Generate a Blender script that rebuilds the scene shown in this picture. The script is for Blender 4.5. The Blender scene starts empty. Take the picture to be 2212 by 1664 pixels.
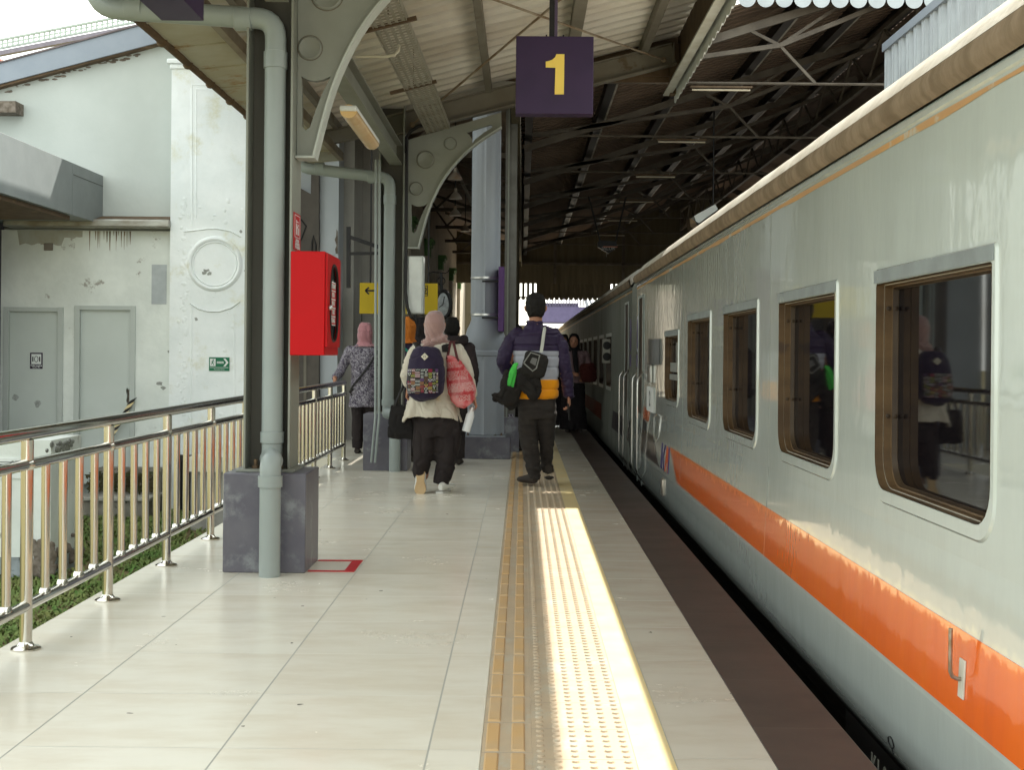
import bpy, bmesh, math, random
from mathutils import Vector, Matrix, noise
random.seed(7)
R = math.radians
PI = math.pi
C = bpy.context.scene.collection
S = bpy.context.scene

# ------------------------------------------------------------ camera, sky, sun, exposure
HC = 1.145                       # eye height above the platform
F = 2800.0                       # focal length in units of a 2212 wide picture
ROLL = 0.009
cam = bpy.data.objects.new('camera', bpy.data.cameras.new('camera'))
C.objects.link(cam)
cam.matrix_world = Matrix.Translation((0, 0, HC)) @ Matrix.Rotation(PI / 2, 4, 'X') @ Matrix.Rotation(ROLL, 4, 'Z')
cam.data.sensor_width = 36
cam.data.lens = F / 2212 * 36
cam.data.shift_x = -22 / 2212
cam.data.shift_y = -67 / 2212
cam.data.clip_start = 0.05
cam.data.clip_end = 1000
S.camera = cam
S.render.resolution_x = 1024
S.render.resolution_y = 771

SUN = Vector((0.379, 0.66, 1.0)).normalized()
elev = math.asin(SUN.z)
azim = math.atan2(SUN.x, SUN.y)
sl = bpy.data.lights.new('sun', 'SUN')
sl.energy = 3.0
sl.angle = R(0.5)
sl.color = (1.0, 0.955, 0.87)
so = bpy.data.objects.new('sun', sl)
so.rotation_euler = (-SUN).to_track_quat('-Z', 'Y').to_euler()
so.location = (5, 10, 20)
C.objects.link(so)

S.view_settings.view_transform = 'Standard'
S.view_settings.look = 'None'
S.view_settings.exposure = 1.95
S.view_settings.gamma = 1.0

w = bpy.data.worlds.new('World')
S.world = w
w.use_nodes = True
nt = w.node_tree
nt.nodes.clear()


def node(nt, t, ins=None, **pr):
    n = nt.nodes.new(t)
    for k, v in pr.items():
        setattr(n, k, v)
    if ins:
        for k, v in ins.items():
            s = n.inputs[k]
            if isinstance(v, bpy.types.NodeSocket):
                nt.links.new(v, s)
            else:
                if hasattr(s.default_value, '__len__') and not hasattr(v, '__len__'):
                    v = [v] * len(s.default_value)
                if hasattr(v, '__len__') and len(v) == 3 and len(s.default_value) == 4:
                    v = (*v, 1)
                s.default_value = v
    return n


def math_(nt, op, a, b=0.0, c=0.0):
    n = nt.nodes.new('ShaderNodeMath')
    n.operation = op
    for i, v in enumerate((a, b, c)):
        if isinstance(v, bpy.types.NodeSocket):
            nt.links.new(v, n.inputs[i])
        else:
            n.inputs[i].default_value = v
    return n.outputs[0]


def mixc(nt, f, a, b, bt='MIX'):
    n = nt.nodes.new('ShaderNodeMix')
    n.data_type = 'RGBA'
    n.blend_type = bt
    for i, v in ((0, f), (6, a), (7, b)):
        if isinstance(v, bpy.types.NodeSocket):
            nt.links.new(v, n.inputs[i])
        else:
            n.inputs[i].default_value = v if i == 0 else (*v[:3], 1)
    return n.outputs[2]


def ramp(nt, f, a, b):
    n = node(nt, 'ShaderNodeMapRange', {'Value': f, 'From Min': a, 'From Max': b}, interpolation_type='SMOOTHSTEP')
    return n.outputs[0]


sky = node(nt, 'ShaderNodeTexSky', sky_type='NISHITA', sun_disc=False, sun_elevation=elev, sun_rotation=azim,
           air_density=1.0, dust_density=2.5, ozone_density=1.0)
tc = node(nt, 'ShaderNodeTexCoord')
mp = node(nt, 'ShaderNodeMapping', {'Vector': tc.outputs['Generated'], 'Scale': (1.6, 1.6, 3.2), 'Location': (0.3, 0.1, 0.2)})
cn = node(nt, 'ShaderNodeTexNoise', {'Vector': mp.outputs[0], 'Scale': 2.2, 'Detail': 7.0, 'Roughness': 0.58})
cl = ramp(nt, cn.outputs[0], 0.36, 0.60)
cl = math_(nt, 'MULTIPLY_ADD', cl, 0.5, 0.45)
skc = mixc(nt, cl, sky.outputs[0], (6.1, 6.35, 5.85))
bg = node(nt, 'ShaderNodeBackground', {'Color': skc, 'Strength': 0.13})
ow = node(nt, 'ShaderNodeOutputWorld', {'Surface': bg.outputs[0]})


def W(x, y, Y):
    """point seen at (x, y) of the photograph (2212 wide) standing at depth Y metres"""
    u, v = x - 1128, y - 765
    return Vector(((u + ROLL * v) * Y / F, Y, HC - (v - ROLL * u) * Y / F))


# ------------------------------------------------------------ materials
MT = {}


def new_mat(name):
    m = bpy.data.materials.new(name)
    m.use_nodes = True
    nt = m.node_tree
    b = nt.nodes['Principled BSDF']
    return m, nt, b


def M(name, c1, c2=None, rough=0.6, metal=0.0, scale=4.0, stretch=(1, 1, 1), bump=0.0, bscale=60.0, c3=None, s3=0.62,
      sc3=3.0, st3=(1, 1, 1), coat=0.0, spec=0.22, rvar=0.1, emit=None, est=0.0, sheen=0.0, w3=0.07):
    if name in MT:
        return MT[name]
    m, nt, b = new_mat(name)
    tc = node(nt, 'ShaderNodeTexCoord')
    mp = node(nt, 'ShaderNodeMapping', {'Vector': tc.outputs['Object'], 'Scale': stretch})
    n1 = node(nt, 'ShaderNodeTexNoise', {'Vector': mp.outputs[0], 'Scale': scale, 'Detail': 6.0, 'Roughness': 0.6})
    if c2 is None:
        c2 = tuple(x * 0.8 for x in c1)
    col = mixc(nt, ramp(nt, n1.outputs[0], 0.32, 0.68), c1, c2)
    if c3:
        mp3 = node(nt, 'ShaderNodeMapping', {'Vector': tc.outputs['Object'], 'Scale': st3, 'Location': (3.1, 1.7, 0.4)})
        n3 = node(nt, 'ShaderNodeTexNoise', {'Vector': mp3.outputs[0], 'Scale': sc3, 'Detail': 8.0, 'Roughness': 0.68})
        col = mixc(nt, ramp(nt, n3.outputs[0], s3, s3 + w3), col, c3)
    nt.links.new(col, b.inputs['Base Color'])
    rr = math_(nt, 'MULTIPLY_ADD', n1.outputs[0], rvar, rough - rvar / 2)
    nt.links.new(rr, b.inputs['Roughness'])
    b.inputs['Metallic'].default_value = metal
    b.inputs['Specular IOR Level'].default_value = spec
    b.inputs['Coat Weight'].default_value = coat
    b.inputs['Coat Roughness'].default_value = 0.06
    if sheen:
        b.inputs['Sheen Weight'].default_value = sheen
    if bump:
        nb = node(nt, 'ShaderNodeTexNoise', {'Vector': mp.outputs[0], 'Scale': bscale, 'Detail': 4.0})
        bn = node(nt, 'ShaderNodeBump', {'Strength': 1.0, 'Distance': bump, 'Height': nb.outputs[0]})
        nt.links.new(bn.outputs[0], b.inputs['Normal'])
    if emit:
        b.inputs['Emission Color'].default_value = (*emit, 1)
        b.inputs['Emission Strength'].default_value = est
    MT[name] = m
    return m


# ------------------------------------------------------------ mesh builder
class B:
    def __init__(s):
        s.v = []
        s.f = []
        s.m = []

    def add(s, vs, fs, mi=0):
        o = len(s.v)
        s.v += [tuple(p) for p in vs]
        s.f += [tuple(i + o for i in f) for f in fs]
        s.m += [mi] * len(fs)
        return s

    def box(s, x0, x1, y0, y1, z0, z1, mi=0, rz=0, c=None):
        vs = [Vector((x, y, z)) for z in (z0, z1) for y in (y0, y1) for x in (x0, x1)]
        if rz:
            c = Vector(c) if c else Vector(((x0 + x1) / 2, (y0 + y1) / 2, 0))
            m = Matrix.Rotation(rz, 3, 'Z')
            vs = [m @ (p - c) + c for p in vs]
        s.add(vs, [(0, 2, 3, 1), (4, 5, 7, 6), (0, 1, 5, 4), (2, 6, 7, 3), (0, 4, 6, 2), (1, 3, 7, 5)], mi)
        return s

    def bar(s, a, b, w, h, mi=0, up=(0, 0, 1)):
        """rectangular bar from a to b, w across, h along up"""
        a, b = Vector(a), Vector(b)
        d = (b - a).normalized()
        u = Vector(up)
        x = d.cross(u)
        if x.length < 1e-4:
            x = d.cross(Vector((0, 1, 0)))
        x.normalize()
        z = x.cross(d)
        vs = []
        for p in (a, b):
            for i, j in ((-1, -1), (1, -1), (1, 1), (-1, 1)):
                vs.append(p + x * i * w / 2 + z * j * h / 2)
        s.add(vs, [(0, 1, 2, 3), (7, 6, 5, 4), (0, 4, 5, 1), (1, 5, 6, 2), (2, 6, 7, 3), (3, 7, 4, 0)], mi)
        return s

    def tube(s, pts, r, n=12, mi=0, cap=True, ry=None, up=None):
        """tube through pts; r a number or a list (or list of (ra, rb) pairs)"""
        pts = [Vector(p) for p in pts]
        rs = r if isinstance(r, (list, tuple)) else [r] * len(pts)
        vs = []
        prev = None
        for i, p in enumerate(pts):
            if i == 0:
                t = pts[1] - pts[0]
            elif i == len(pts) - 1:
                t = pts[-1] - pts[-2]
            else:
                t = (pts[i + 1] - p).normalized() + (p - pts[i - 1]).normalized()
            t.normalize()
            if prev is None:
                ref = Vector(up) if up else (Vector((1, 0, 0)) if abs(t.x) < 0.8 else Vector((0, 1, 0)))
            else:
                ref = prev
            x = ref - t * ref.dot(t)
            x.normalize()
            y = t.cross(x)
            prev = x
            a, b = rs[i] if isinstance(rs[i], (list, tuple)) else (rs[i], rs[i])
            for k in range(n):
                th = 2 * PI * k / n
                vs.append(p + x * a * math.cos(th) + y * b * math.sin(th))
        fs = []
        for i in range(len(pts) - 1):
            for k in range(n):
                k2 = (k + 1) % n
                fs.append((i * n + k, i * n + k2, (i + 1) * n + k2, (i + 1) * n + k))
        if cap:
            fs.append(tuple(range(n - 1, -1, -1)))
            fs.append(tuple((len(pts) - 1) * n + k for k in range(n)))
        s.add(vs, fs, mi)
        return s

    def prism(s, poly, axis, a, b, mi=0):
        """poly extruded along axis ('x','y','z') from a to b; poly coords are the two other axes in order"""
        def mk(p, t):
            if axis == 'x':
                return (t, p[0], p[1])
            if axis == 'y':
                return (p[0], t, p[1])
            return (p[0], p[1], t)
        n = len(poly)
        vs = [mk(p, a) for p in poly] + [mk(p, b) for p in poly]
        fs = [tuple(range(n)), tuple(range(2 * n - 1, n - 1, -1))]
        for i in range(n):
            j = (i + 1) % n
            fs.append((i, i + n, j + n, j))
        s.add(vs, fs, mi)
        return s

    def lathe(s, prof, c=(0, 0, 0), n=24, axis='z', mi=0):
        vs = []
        for r, h in prof:
            for k in range(n):
                th = 2 * PI * k / n
                if axis == 'z':
                    vs.append((c[0] + r * math.cos(th), c[1] + r * math.sin(th), c[2] + h))
                elif axis == 'y':
                    vs.append((c[0] + r * math.cos(th), c[1] + h, c[2] + r * math.sin(th)))
                else:
                    vs.append((c[0] + h, c[1] + r * math.cos(th), c[2] + r * math.sin(th)))
        fs = []
        for i in range(len(prof) - 1):
            for k in range(n):
                k2 = (k + 1) % n
                fs.append((i * n + k, i * n + k2, (i + 1) * n + k2, (i + 1) * n + k))
        fs.append(tuple(range(n)))
        fs.append(tuple((len(prof) - 1) * n + k for k in range(n - 1, -1, -1)))
        s.add(vs, fs, mi)
        return s

    def ball(s, c, r, n=16, mi=0):
        rr = r if hasattr(r, '__len__') else (r, r, r)
        prof = [(math.sin(PI * i / (n // 2)), -math.cos(PI * i / (n // 2))) for i in range(1, n // 2)]
        vs = [(c[0], c[1], c[2] - rr[2])]
        for a, h in prof:
            for k in range(n):
                th = 2 * PI * k / n
                vs.append((c[0] + rr[0] * a * math.cos(th), c[1] + rr[1] * a * math.sin(th), c[2] + rr[2] * h))
        vs.append((c[0], c[1], c[2] + rr[2]))
        fs = [(0, 1 + (k + 1) % n, 1 + k) for k in range(n)]
        for i in range(len(prof) - 1):
            for k in range(n):
                k2 = (k + 1) % n
                fs.append((1 + i * n + k, 1 + i * n + k2, 1 + (i + 1) * n + k2, 1 + (i + 1) * n + k))
        o = 1 + (len(prof) - 1) * n
        fs += [(o + k, o + (k + 1) % n, len(vs) - 1) for k in range(n)]
        s.add(vs, fs, mi)
        return s

    def build(s, name, mat, parent=None, bevel=0.0, smooth=35, loc=None, seg=2):
        me = bpy.data.meshes.new(name)
        me.from_pydata(s.v, [], s.f)
        mats = mat if isinstance(mat, (list, tuple)) else [mat]
        for m in mats:
            me.materials.append(m)
        if len(mats) > 1:
            me.polygons.foreach_set('material_index', s.m)
        bm = bmesh.new()
        bm.from_mesh(me)
        bmesh.ops.recalc_face_normals(bm, faces=bm.faces)
        bm.to_mesh(me)
        bm.free()
        o = bpy.data.objects.new(name, me)
        C.objects.link(o)
        if smooth:
            me.shade_smooth()
            me.set_sharp_from_angle(angle=R(smooth))
        if bevel:
            md = o.modifiers.new('bevel', 'BEVEL')
            md.width = bevel
            md.segments = seg
            md.limit_method = 'ANGLE'
            md.angle_limit = R(40)
            md.harden_normals = False
        if loc is not None:
            o.location = loc
        if parent:
            o.parent = parent
            if loc is None:
                # geometry is given in world coordinates
                o.matrix_parent_inverse = parent.matrix_basis.inverted()
        return o


def tag(o, label=None, cat=None, group=None, kind=None):
    if label:
        o['label'] = label
    if cat:
        o['category'] = cat
    if group:
        o['group'] = group
    if kind:
        o['kind'] = kind
    return o


def thing(name, label, cat, loc=(0, 0, 0), group=None):
    o = bpy.data.objects.new(name, None)
    o.empty_display_size = 0.1
    C.objects.link(o)
    o.location = loc
    return tag(o, label, cat, group)


def copy_tree(o, parent=None):
    c = o.copy()
    C.objects.link(c)
    if parent:
        c.parent = parent
    for ch in list(o.children):
        copy_tree(ch, c)
    return c


def text_bm(body, size, mat, name, parent, frame, ext=0.002, align='CENTER', bold=0.0, sx=1.0):
    """lettering as a mesh: frame is a 4x4 matrix whose local x runs along the text, y up"""
    cu = bpy.data.curves.new(name, 'FONT')
    cu.body = body
    cu.size = size
    cu.align_x = align
    cu.align_y = 'CENTER'
    cu.extrude = ext
    cu.offset = bold
    cu.resolution_u = 3
    t = bpy.data.objects.new(name, cu)
    C.objects.link(t)
    dg = bpy.context.evaluated_depsgraph_get()
    me = bpy.data.meshes.new_from_object(t.evaluated_get(dg))
    bpy.data.objects.remove(t)
    bpy.data.curves.remove(cu)
    me.transform(frame @ Matrix.Diagonal((sx, 1, 1, 1)))
    me.materials.clear()
    me.materials.append(mat)
    o = bpy.data.objects.new(name, me)
    C.objects.link(o)
    if parent:
        o.parent = parent
        o.matrix_parent_inverse = parent.matrix_basis.inverted()
    return o


def frame(o, x, y):
    x = Vector(x).normalized()
    y = Vector(y).normalized()
    z = x.cross(y)
    m = Matrix((x, y, z)).transposed().to_4x4()
    m.translation = Vector(o)
    return m


def bake(o, smooth_it=0):
    dg = bpy.context.evaluated_depsgraph_get()
    me = bpy.data.meshes.new_from_object(o.evaluated_get(dg))
    o.modifiers.clear()
    old = o.data
    o.data = me
    bpy.data.meshes.remove(old)
    return o


def fuse(name, b, mat, parent=None, voxel=0.008, smooth=3, fold=None, faces=None):
    """voxel-join everything in builder b into one continuous surface; fold(co, no) -> metres along the normal"""
    o = b.build(name, mat if not isinstance(mat, (list, tuple)) else list(mat), parent, smooth=0)
    o.data.name = name
    md = o.modifiers.new('r', 'REMESH')
    md.mode = 'VOXEL'
    md.voxel_size = voxel
    md.adaptivity = 0
    bpy.context.view_layer.update()
    bake(o)
    me = o.data
    if me.materials and len(me.materials) == 0:
        me.materials.append(mat)
    bm = bmesh.new()
    bm.from_mesh(me)
    for _ in range(smooth):
        bmesh.ops.smooth_vert(bm, verts=bm.verts, factor=0.5, use_axis_x=True, use_axis_y=True, use_axis_z=True)
    bm.normal_update()
    if fold:
        ds = [(v, fold(v.co, v.normal)) for v in bm.verts]
        for v, d in ds:
            v.co += v.normal * d
        bmesh.ops.smooth_vert(bm, verts=bm.verts, factor=0.4, use_axis_x=True, use_axis_y=True, use_axis_z=True)
    if faces:
        for f in bm.faces:
            f.material_index = faces(f.calc_center_median())
    bm.to_mesh(me)
    bm.free()
    me.shade_smooth()
    return o
# ------------------------------------------------------------ ground and platform
def tiled(name, c1, c2, x0, px, y0, py, line=(0.33, 0.33, 0.29), lw=0.0028, rough=0.2, spotc=None):
    m, nt, b = new_mat(name)
    tc = node(nt, 'ShaderNodeTexCoord')
    sp = node(nt, 'ShaderNodeSeparateXYZ', {0: tc.outputs['Object']})
    ux = math_(nt, 'DIVIDE', math_(nt, 'SUBTRACT', sp.outputs[0], x0), px)
    uy = math_(nt, 'DIVIDE', math_(nt, 'SUBTRACT', sp.outputs[1], y0), py)
    fx = math_(nt, 'FRACT', ux)
    fy = math_(nt, 'FRACT', uy)
    lx = math_(nt, 'LESS_THAN', math_(nt, 'ABSOLUTE', math_(nt, 'SUBTRACT', math_(nt, 'FRACT', math_(nt, 'ADD', ux, 0.5)), 0.5)), lw / px)
    ly = math_(nt, 'LESS_THAN', math_(nt, 'ABSOLUTE', math_(nt, 'SUBTRACT', math_(nt, 'FRACT', math_(nt, 'ADD', uy, 0.5)), 0.5)), lw / py)
    ln = math_(nt, 'MAXIMUM', lx, math_(nt, 'MULTIPLY', ly, 0.55))
    cmb = node(nt, 'ShaderNodeCombineXYZ', {0: math_(nt, 'FLOOR', ux), 1: math_(nt, 'FLOOR', uy)})
    wn = node(nt, 'ShaderNodeTexWhiteNoise', {0: cmb.outputs[0]})
    # each tile has its own cloud pattern
    off = node(nt, 'ShaderNodeVectorMath', {0: wn.outputs['Color'], 1: (9, 9, 9)}, operation='MULTIPLY')
    pos = node(nt, 'ShaderNodeVectorMath', {0: tc.outputs['Object'], 1: off.outputs[0]}, operation='ADD')
    mp = node(nt, 'ShaderNodeMapping', {'Vector': pos.outputs[0], 'Scale': (1.0, 2.6, 1.0)})
    n1 = node(nt, 'ShaderNodeTexNoise', {'Vector': mp.outputs[0], 'Scale': 2.4, 'Detail': 5.0, 'Roughness': 0.6})
    n2 = node(nt, 'ShaderNodeTexNoise', {'Vector': tc.outputs['Object'], 'Scale': 1.3, 'Detail': 8.0, 'Roughness': 0.7})
    col = mixc(nt, ramp(nt, n1.outputs[0], 0.35, 0.7), c1, c2)
    col = mixc(nt, math_(nt, 'MULTIPLY', wn.outputs[0], 0.25), col, tuple(x * 0.86 for x in c2))
    col = mixc(nt, math_(nt, 'MULTIPLY', ramp(nt, n2.outputs[0], 0.5, 0.8), 0.18), col, tuple(x * 0.7 for x in c2))
    n3 = node(nt, 'ShaderNodeTexNoise', {'Vector': tc.outputs['Object'], 'Scale': 16.0, 'Detail': 2.0})
    col = mixc(nt, ramp(nt, n3.outputs[0], 0.755, 0.77), col, (0.12, 0.11, 0.09))
    col = mixc(nt, ln, col, line)
    nt.links.new(col, b.inputs['Base Color'])
    rg = math_(nt, 'MULTIPLY_ADD', n2.outputs[0], 0.28, rough - 0.10)
    rg = math_(nt, 'MAXIMUM', rg, math_(nt, 'MULTIPLY', ln, 0.8))
    nt.links.new(rg, b.inputs['Roughness'])
    hb = math_(nt, 'MULTIPLY', ln, -1.0)
    bn = node(nt, 'ShaderNodeBump', {'Strength': 0.6, 'Distance': 0.0015, 'Height': hb})
    nt.links.new(bn.outputs[0], b.inputs['Normal'])
    return m


m_tile = tiled('platform_tile', (0.74, 0.71, 0.61), (0.67, 0.615, 0.50), -0.26, 0.595, 3.737, 0.5885)
m_tile2 = tiled('edge_tile', (0.60, 0.56, 0.475), (0.53, 0.47, 0.38), 0.44, 0.595, 3.68, 0.5885, lw=0.003)
m_dark = tiled('coping_tile', (0.07, 0.048, 0.040), (0.05, 0.036, 0.03), 0.718, 0.9, 3.4, 0.5885, line=(0.12, 0.10, 0.09), rough=0.45)
m_tact = M('tactile_tile', (0.44, 0.345, 0.235), (0.38, 0.305, 0.215), rough=0.55, scale=3, stretch=(3, 1, 1), bump=0.0006,
           bscale=120, c3=(0.40, 0.36, 0.28), s3=0.5, sc3=6, st3=(2, 1, 1), w3=0.2)
m_tactbar = M('tactile_bar', (0.50, 0.32, 0.145), (0.45, 0.325, 0.19), rough=0.5, scale=5, bump=0.0006, bscale=120)
m_yel = M('yellow_paint', (0.66, 0.52, 0.25), (0.62, 0.52, 0.31), rough=0.45, scale=6, c3=(0.55, 0.48, 0.30), s3=0.5, sc3=4, w3=0.25)
m_conc = M('concrete', (0.34, 0.33, 0.30), (0.25, 0.24, 0.22), rough=0.85, bump=0.003, bscale=30, c3=(0.12, 0.11, 0.09), s3=0.6)

YF = 46.0
b = B().box(-1.99, -0.108, -6, YF, -0.16, 0.0)
tag(b.build('platform_floor', m_tile, bevel=0.004), kind='structure')
b = B().box(-3.6, -1.9905, 14.0, YF, -0.16, 0.0)
tag(b.build('concourse_floor', m_tile), kind='structure')
tag(B().box(-1.96, 0.95, -6, YF, -1.3, -0.161).build('platform_base', m_conc), kind='structure')
tag(B().box(-3.58, -1.961, 14.05, YF, -1.3, -0.161).build('concourse_base', m_conc), kind='structure')
tag(B().box(0.44, 0.7175, -6, YF, -0.16, 0.0).build('platform_edge_tiles', m_tile2), kind='structure')
tag(B().box(0.718, 1.0, -6, YF, -0.16, 0.0).build('platform_coping', m_dark, bevel=0.006), kind='structure')
tag(B().box(0.332, 0.4395, -6, YF, -0.16, 0.001).build('yellow_safety_line', m_yel), kind='structure')

# tactile paving: a strip of bars and a strip of studs, real relief
b = B().box(-0.1075, 0.0385, -6, YF, -0.16, -0.0008)
y = 3.72 - 0.3 * 5
while y < 32:
    for cx in (-0.077, -0.002):
        b.add([(cx - 0.0205, y + 0.012, -0.001), (cx + 0.0205, y + 0.012, -0.001), (cx + 0.0205, y + 0.288, -0.001), (cx - 0.0205, y + 0.288, -0.001),
               (cx - 0.016, y + 0.018, 0.004), (cx + 0.016, y + 0.018, 0.004), (cx + 0.016, y + 0.282, 0.004), (cx - 0.016, y + 0.282, 0.004)],
              [(4, 5, 6, 7), (0, 1, 5, 4), (1, 2, 6, 5), (2, 3, 7, 6), (3, 0, 4, 7)], 1)
    b.box(-0.1074, 0.0384, y - 0.001, y + 0.001, -0.0012, -0.0004, 2)
    y += 0.3
m_joint = M('joint_grey', (0.30, 0.27, 0.22), rough=0.9)
tag(b.build('guiding_bar_paving', [m_tact, m_tactbar, m_joint]), kind='structure')
b = B().box(0.039, 0.3315, -6, YF, -0.16, -0.0008)
n = 10
y = 2.5
j = 0
while y < 26:
    for i in range(6):
        cx = 0.039 + 0.0245 + i * 0.0488
        vs = [(cx + 0.0125 * math.cos(2 * PI * k / n), y + 0.0125 * math.sin(2 * PI * k / n), -0.001) for k in range(n)]
        vs += [(cx + 0.0085 * math.cos(2 * PI * k / n), y + 0.0085 * math.sin(2 * PI * k / n), 0.0042) for k in range(n)]
        b.add(vs, [(k, (k + 1) % n, n + (k + 1) % n, n + k) for k in range(n)] + [tuple(range(n, 2 * n))], 0)
    if j % 6 == 0:
        b.box(0.0391, 0.3314, y - 0.026, y - 0.024, -0.0012, -0.0004, 1)
    y += 0.0495
    j += 1
tag(b.build('warning_stud_paving', [m_tact, m_joint], smooth=25), kind='structure')

# lawn and track bed
m_soil = M('soil', (0.12, 0.125, 0.045), (0.16, 0.12, 0.06), rough=0.95, scale=1.2, bump=0.02, bscale=25, c3=(0.20, 0.13, 0.07), s3=0.63, sc3=0.8)
tag(B().add([(-120, -60, -0.80), (-1.95, -60, -0.80), (-1.95, 200, -0.80), (-120, 200, -0.80)], [(0, 1, 2, 3)]).build('lawn_ground', m_soil, smooth=0), kind='structure')
m_bal = M('ballast', (0.16, 0.14, 0.12), (0.08, 0.07, 0.06), rough=0.95, scale=18, bump=0.03, bscale=30)
tag(B().add([(0.9, -60, -1.15), (120, -60, -1.15), (120, 200, -1.15), (0.9, 200, -1.15)], [(0, 1, 2, 3)]).build('track_bed', m_bal, smooth=0), kind='structure')
m_rail = M('rail_steel', (0.25, 0.2, 0.17), (0.3, 0.17, 0.1), rough=0.5, metal=0.8)
for x in (2.2, 3.27):
    tag(B().box(x - 0.035, x + 0.035, -10, 60, -1.15, -1.0).build('track_rail', m_rail), 'steel rail under the standing train', 'rail', 'rails of the track')

m_grass = M('grass_blade', (0.10, 0.165, 0.04), (0.19, 0.21, 0.07), rough=0.7, scale=2.5, c3=(0.07, 0.16, 0.03), s3=0.5, sc3=9, w3=0.2)
b = B()
for i in range(52000):
    x = -2.0 - 5.2 * random.random() ** 1.35
    y = 4.0 + 12.0 * random.random()
    if noise.noise(Vector((x * 1.3, y * 1.0, 3.3))) < -0.32:
        if random.random() < 0.75:
            continue
    z = -0.80
    a = random.random() * 2 * PI
    ln = random.uniform(0.02, 0.055)
    h = random.uniform(0.012, 0.05)
    wd = random.uniform(0.006, 0.014)
    dx, dy = math.cos(a), math.sin(a)
    px, py = -dy * wd, dx * wd
    b.add([(x - px, y - py, z), (x + px, y + py, z), (x + dx * ln + px * 0.9, y + dy * ln + py * 0.9, z + h), (x + dx * ln * 1.5, y + dy * ln * 1.5, z + h * 0.8), (x + dx * ln - px * 0.9, y + dy * ln - py * 0.9, z + h)],
          [(0, 1, 2, 3, 4)])
g = b.build('grass', m_grass, smooth=0)
tag(g, 'short broad-leaved green lawn grass beyond the railing', 'grass', kind='stuff')

# ------------------------------------------------------------ railing (chrome)
m_chrome = M('stainless_steel', (0.62, 0.595, 0.53), (0.56, 0.54, 0.49), rough=0.14, metal=1.0, scale=3, stretch=(1, 1, 0.2), rvar=0.06, bump=0.0002, bscale=14)
m_chrome2 = M('stainless_steel_rail', (0.66, 0.65, 0.62), (0.6, 0.58, 0.55), rough=0.12, metal=1.0, scale=3, rvar=0.08, bump=0.0004, bscale=10)
XR = -1.885


def railing(y0, y1, label, cont0=False):
    r = thing('platform_railing', label, 'railing', (XR, (y0 + y1) / 2, 0))
    B().tube([(XR, y0, 0.823), (XR, y1, 0.823)], 0.026, 16).build('handrail', m_chrome2, r)
    B().tube([(XR, y0, 0.705), (XR, y1, 0.705)], 0.021, 14).build('middle_rail', m_chrome2, r)
    B().tube([(XR, y0, 0.165), (XR, y1, 0.165)], 0.021, 14).build('bottom_rail', m_chrome2, r)
    n = round((y1 - y0) / 0.985)
    for i in range(n + 1):
        y = y0 + 0.02 + (y1 - y0 - 0.04) * i / n
        p = B().tube([(XR, y, 0.0), (XR, y, 0.80)], 0.0235, 14)
        p.lathe([(0.056, 0.0), (0.057, 0.006), (0.050, 0.011), (0.032, 0.016), (0.026, 0.024), (0.0235, 0.03)], (XR, y, 0), 20)
        p.ball((XR, y, 0.705), (0.032, 0.03, 0.03), 12)
        p.build('railing_post', m_chrome, r)
        if i < n:
            stp = (y1 - y0 - 0.04) / n
            for k in range(1, 5):
                yy = y + stp * k / 5
                q = B().tube([(XR, yy, 0.17), (XR, yy, 0.70)], 0.0175, 12)
                q.lathe([(0.024, 0.0), (0.0215, 0.012), (0.0175, 0.02)], (XR, yy, 0.181), 12)
                q.build('baluster', m_chrome, r)
    return r


railing(1.02, 13.76, 'long chrome railing with thin balusters along the lawn side of the platform')

# red tape marking by the plinth
m_red = M('red_tape', (0.50, 0.008, 0.016), (0.45, 0.012, 0.02), rough=0.4, c3=(0.6, 0.25, 0.22), s3=0.66, sc3=9)
b = B()
x0, x1, y0, y1 = -1.11, -0.865, 6.75, 7.13
x0 = -1.108
b.box(x0, x1 - 0.0552, y0, y0 + 0.035, 0.0005, 0.003)
b.box(x0, x1 - 0.0552, y1 - 0.035, y1, 0.0005, 0.003)
b.box(x1 - 0.055, x1, y0, y1, 0.0005, 0.003)
tag(b.build('floor_marking', m_red, smooth=0), 'red tape box marked on the tiles beside the near column plinth', 'marking')

# ------------------------------------------------------------ canopy steelwork
m_steel = M('painted_steel', (0.25, 0.26, 0.225), (0.215, 0.22, 0.185), rough=0.5, scale=2.2, bump=0.0004, bscale=20, c3=(0.19, 0.15, 0.10), s3=0.66, sc3=2.2, st3=(1, 1, 0.5))
m_steel_d = M('painted_steel_beam', (0.19, 0.175, 0.14), (0.15, 0.13, 0.10), rough=0.55, scale=2.2, c3=(0.12, 0.09, 0.055), s3=0.6, sc3=2.6)
m_postw = M('post_web_shaded', (0.10, 0.095, 0.078), (0.075, 0.07, 0.055), rough=0.55, scale=3, stretch=(1, 1, 0.15))  # web steel darkened in colour for the shade between the flanges
m_plinth = M('plinth_terrazzo', (0.10, 0.095, 0.12), (0.14, 0.135, 0.155), rough=0.32, scale=3.4, c3=(0.23, 0.24, 0.25), s3=0.50, sc3=5.5, w3=0.2, bump=0.0005, bscale=40)
m_pvc = M('pvc_pipe', (0.29, 0.325, 0.31), (0.265, 0.30, 0.29), rough=0.30, scale=2, rvar=0.12, c3=(0.27, 0.28, 0.24), s3=0.68, sc3=5)
m_sheet = M('roof_sheet', (0.60, 0.57, 0.51), (0.46, 0.41, 0.34), rough=0.4, scale=0.8, stretch=(0.5, 1, 1), c3=(0.26, 0.18, 0.10), s3=0.62, sc3=0.9, st3=(0.6, 1, 1), w3=0.2)
m_soffit = M('soffit_sheet', (0.44, 0.43, 0.36), (0.38, 0.35, 0.26), rough=0.7, scale=2.5, c3=(0.30, 0.17, 0.06), s3=0.58, sc3=2.2, w3=0.14)
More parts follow.
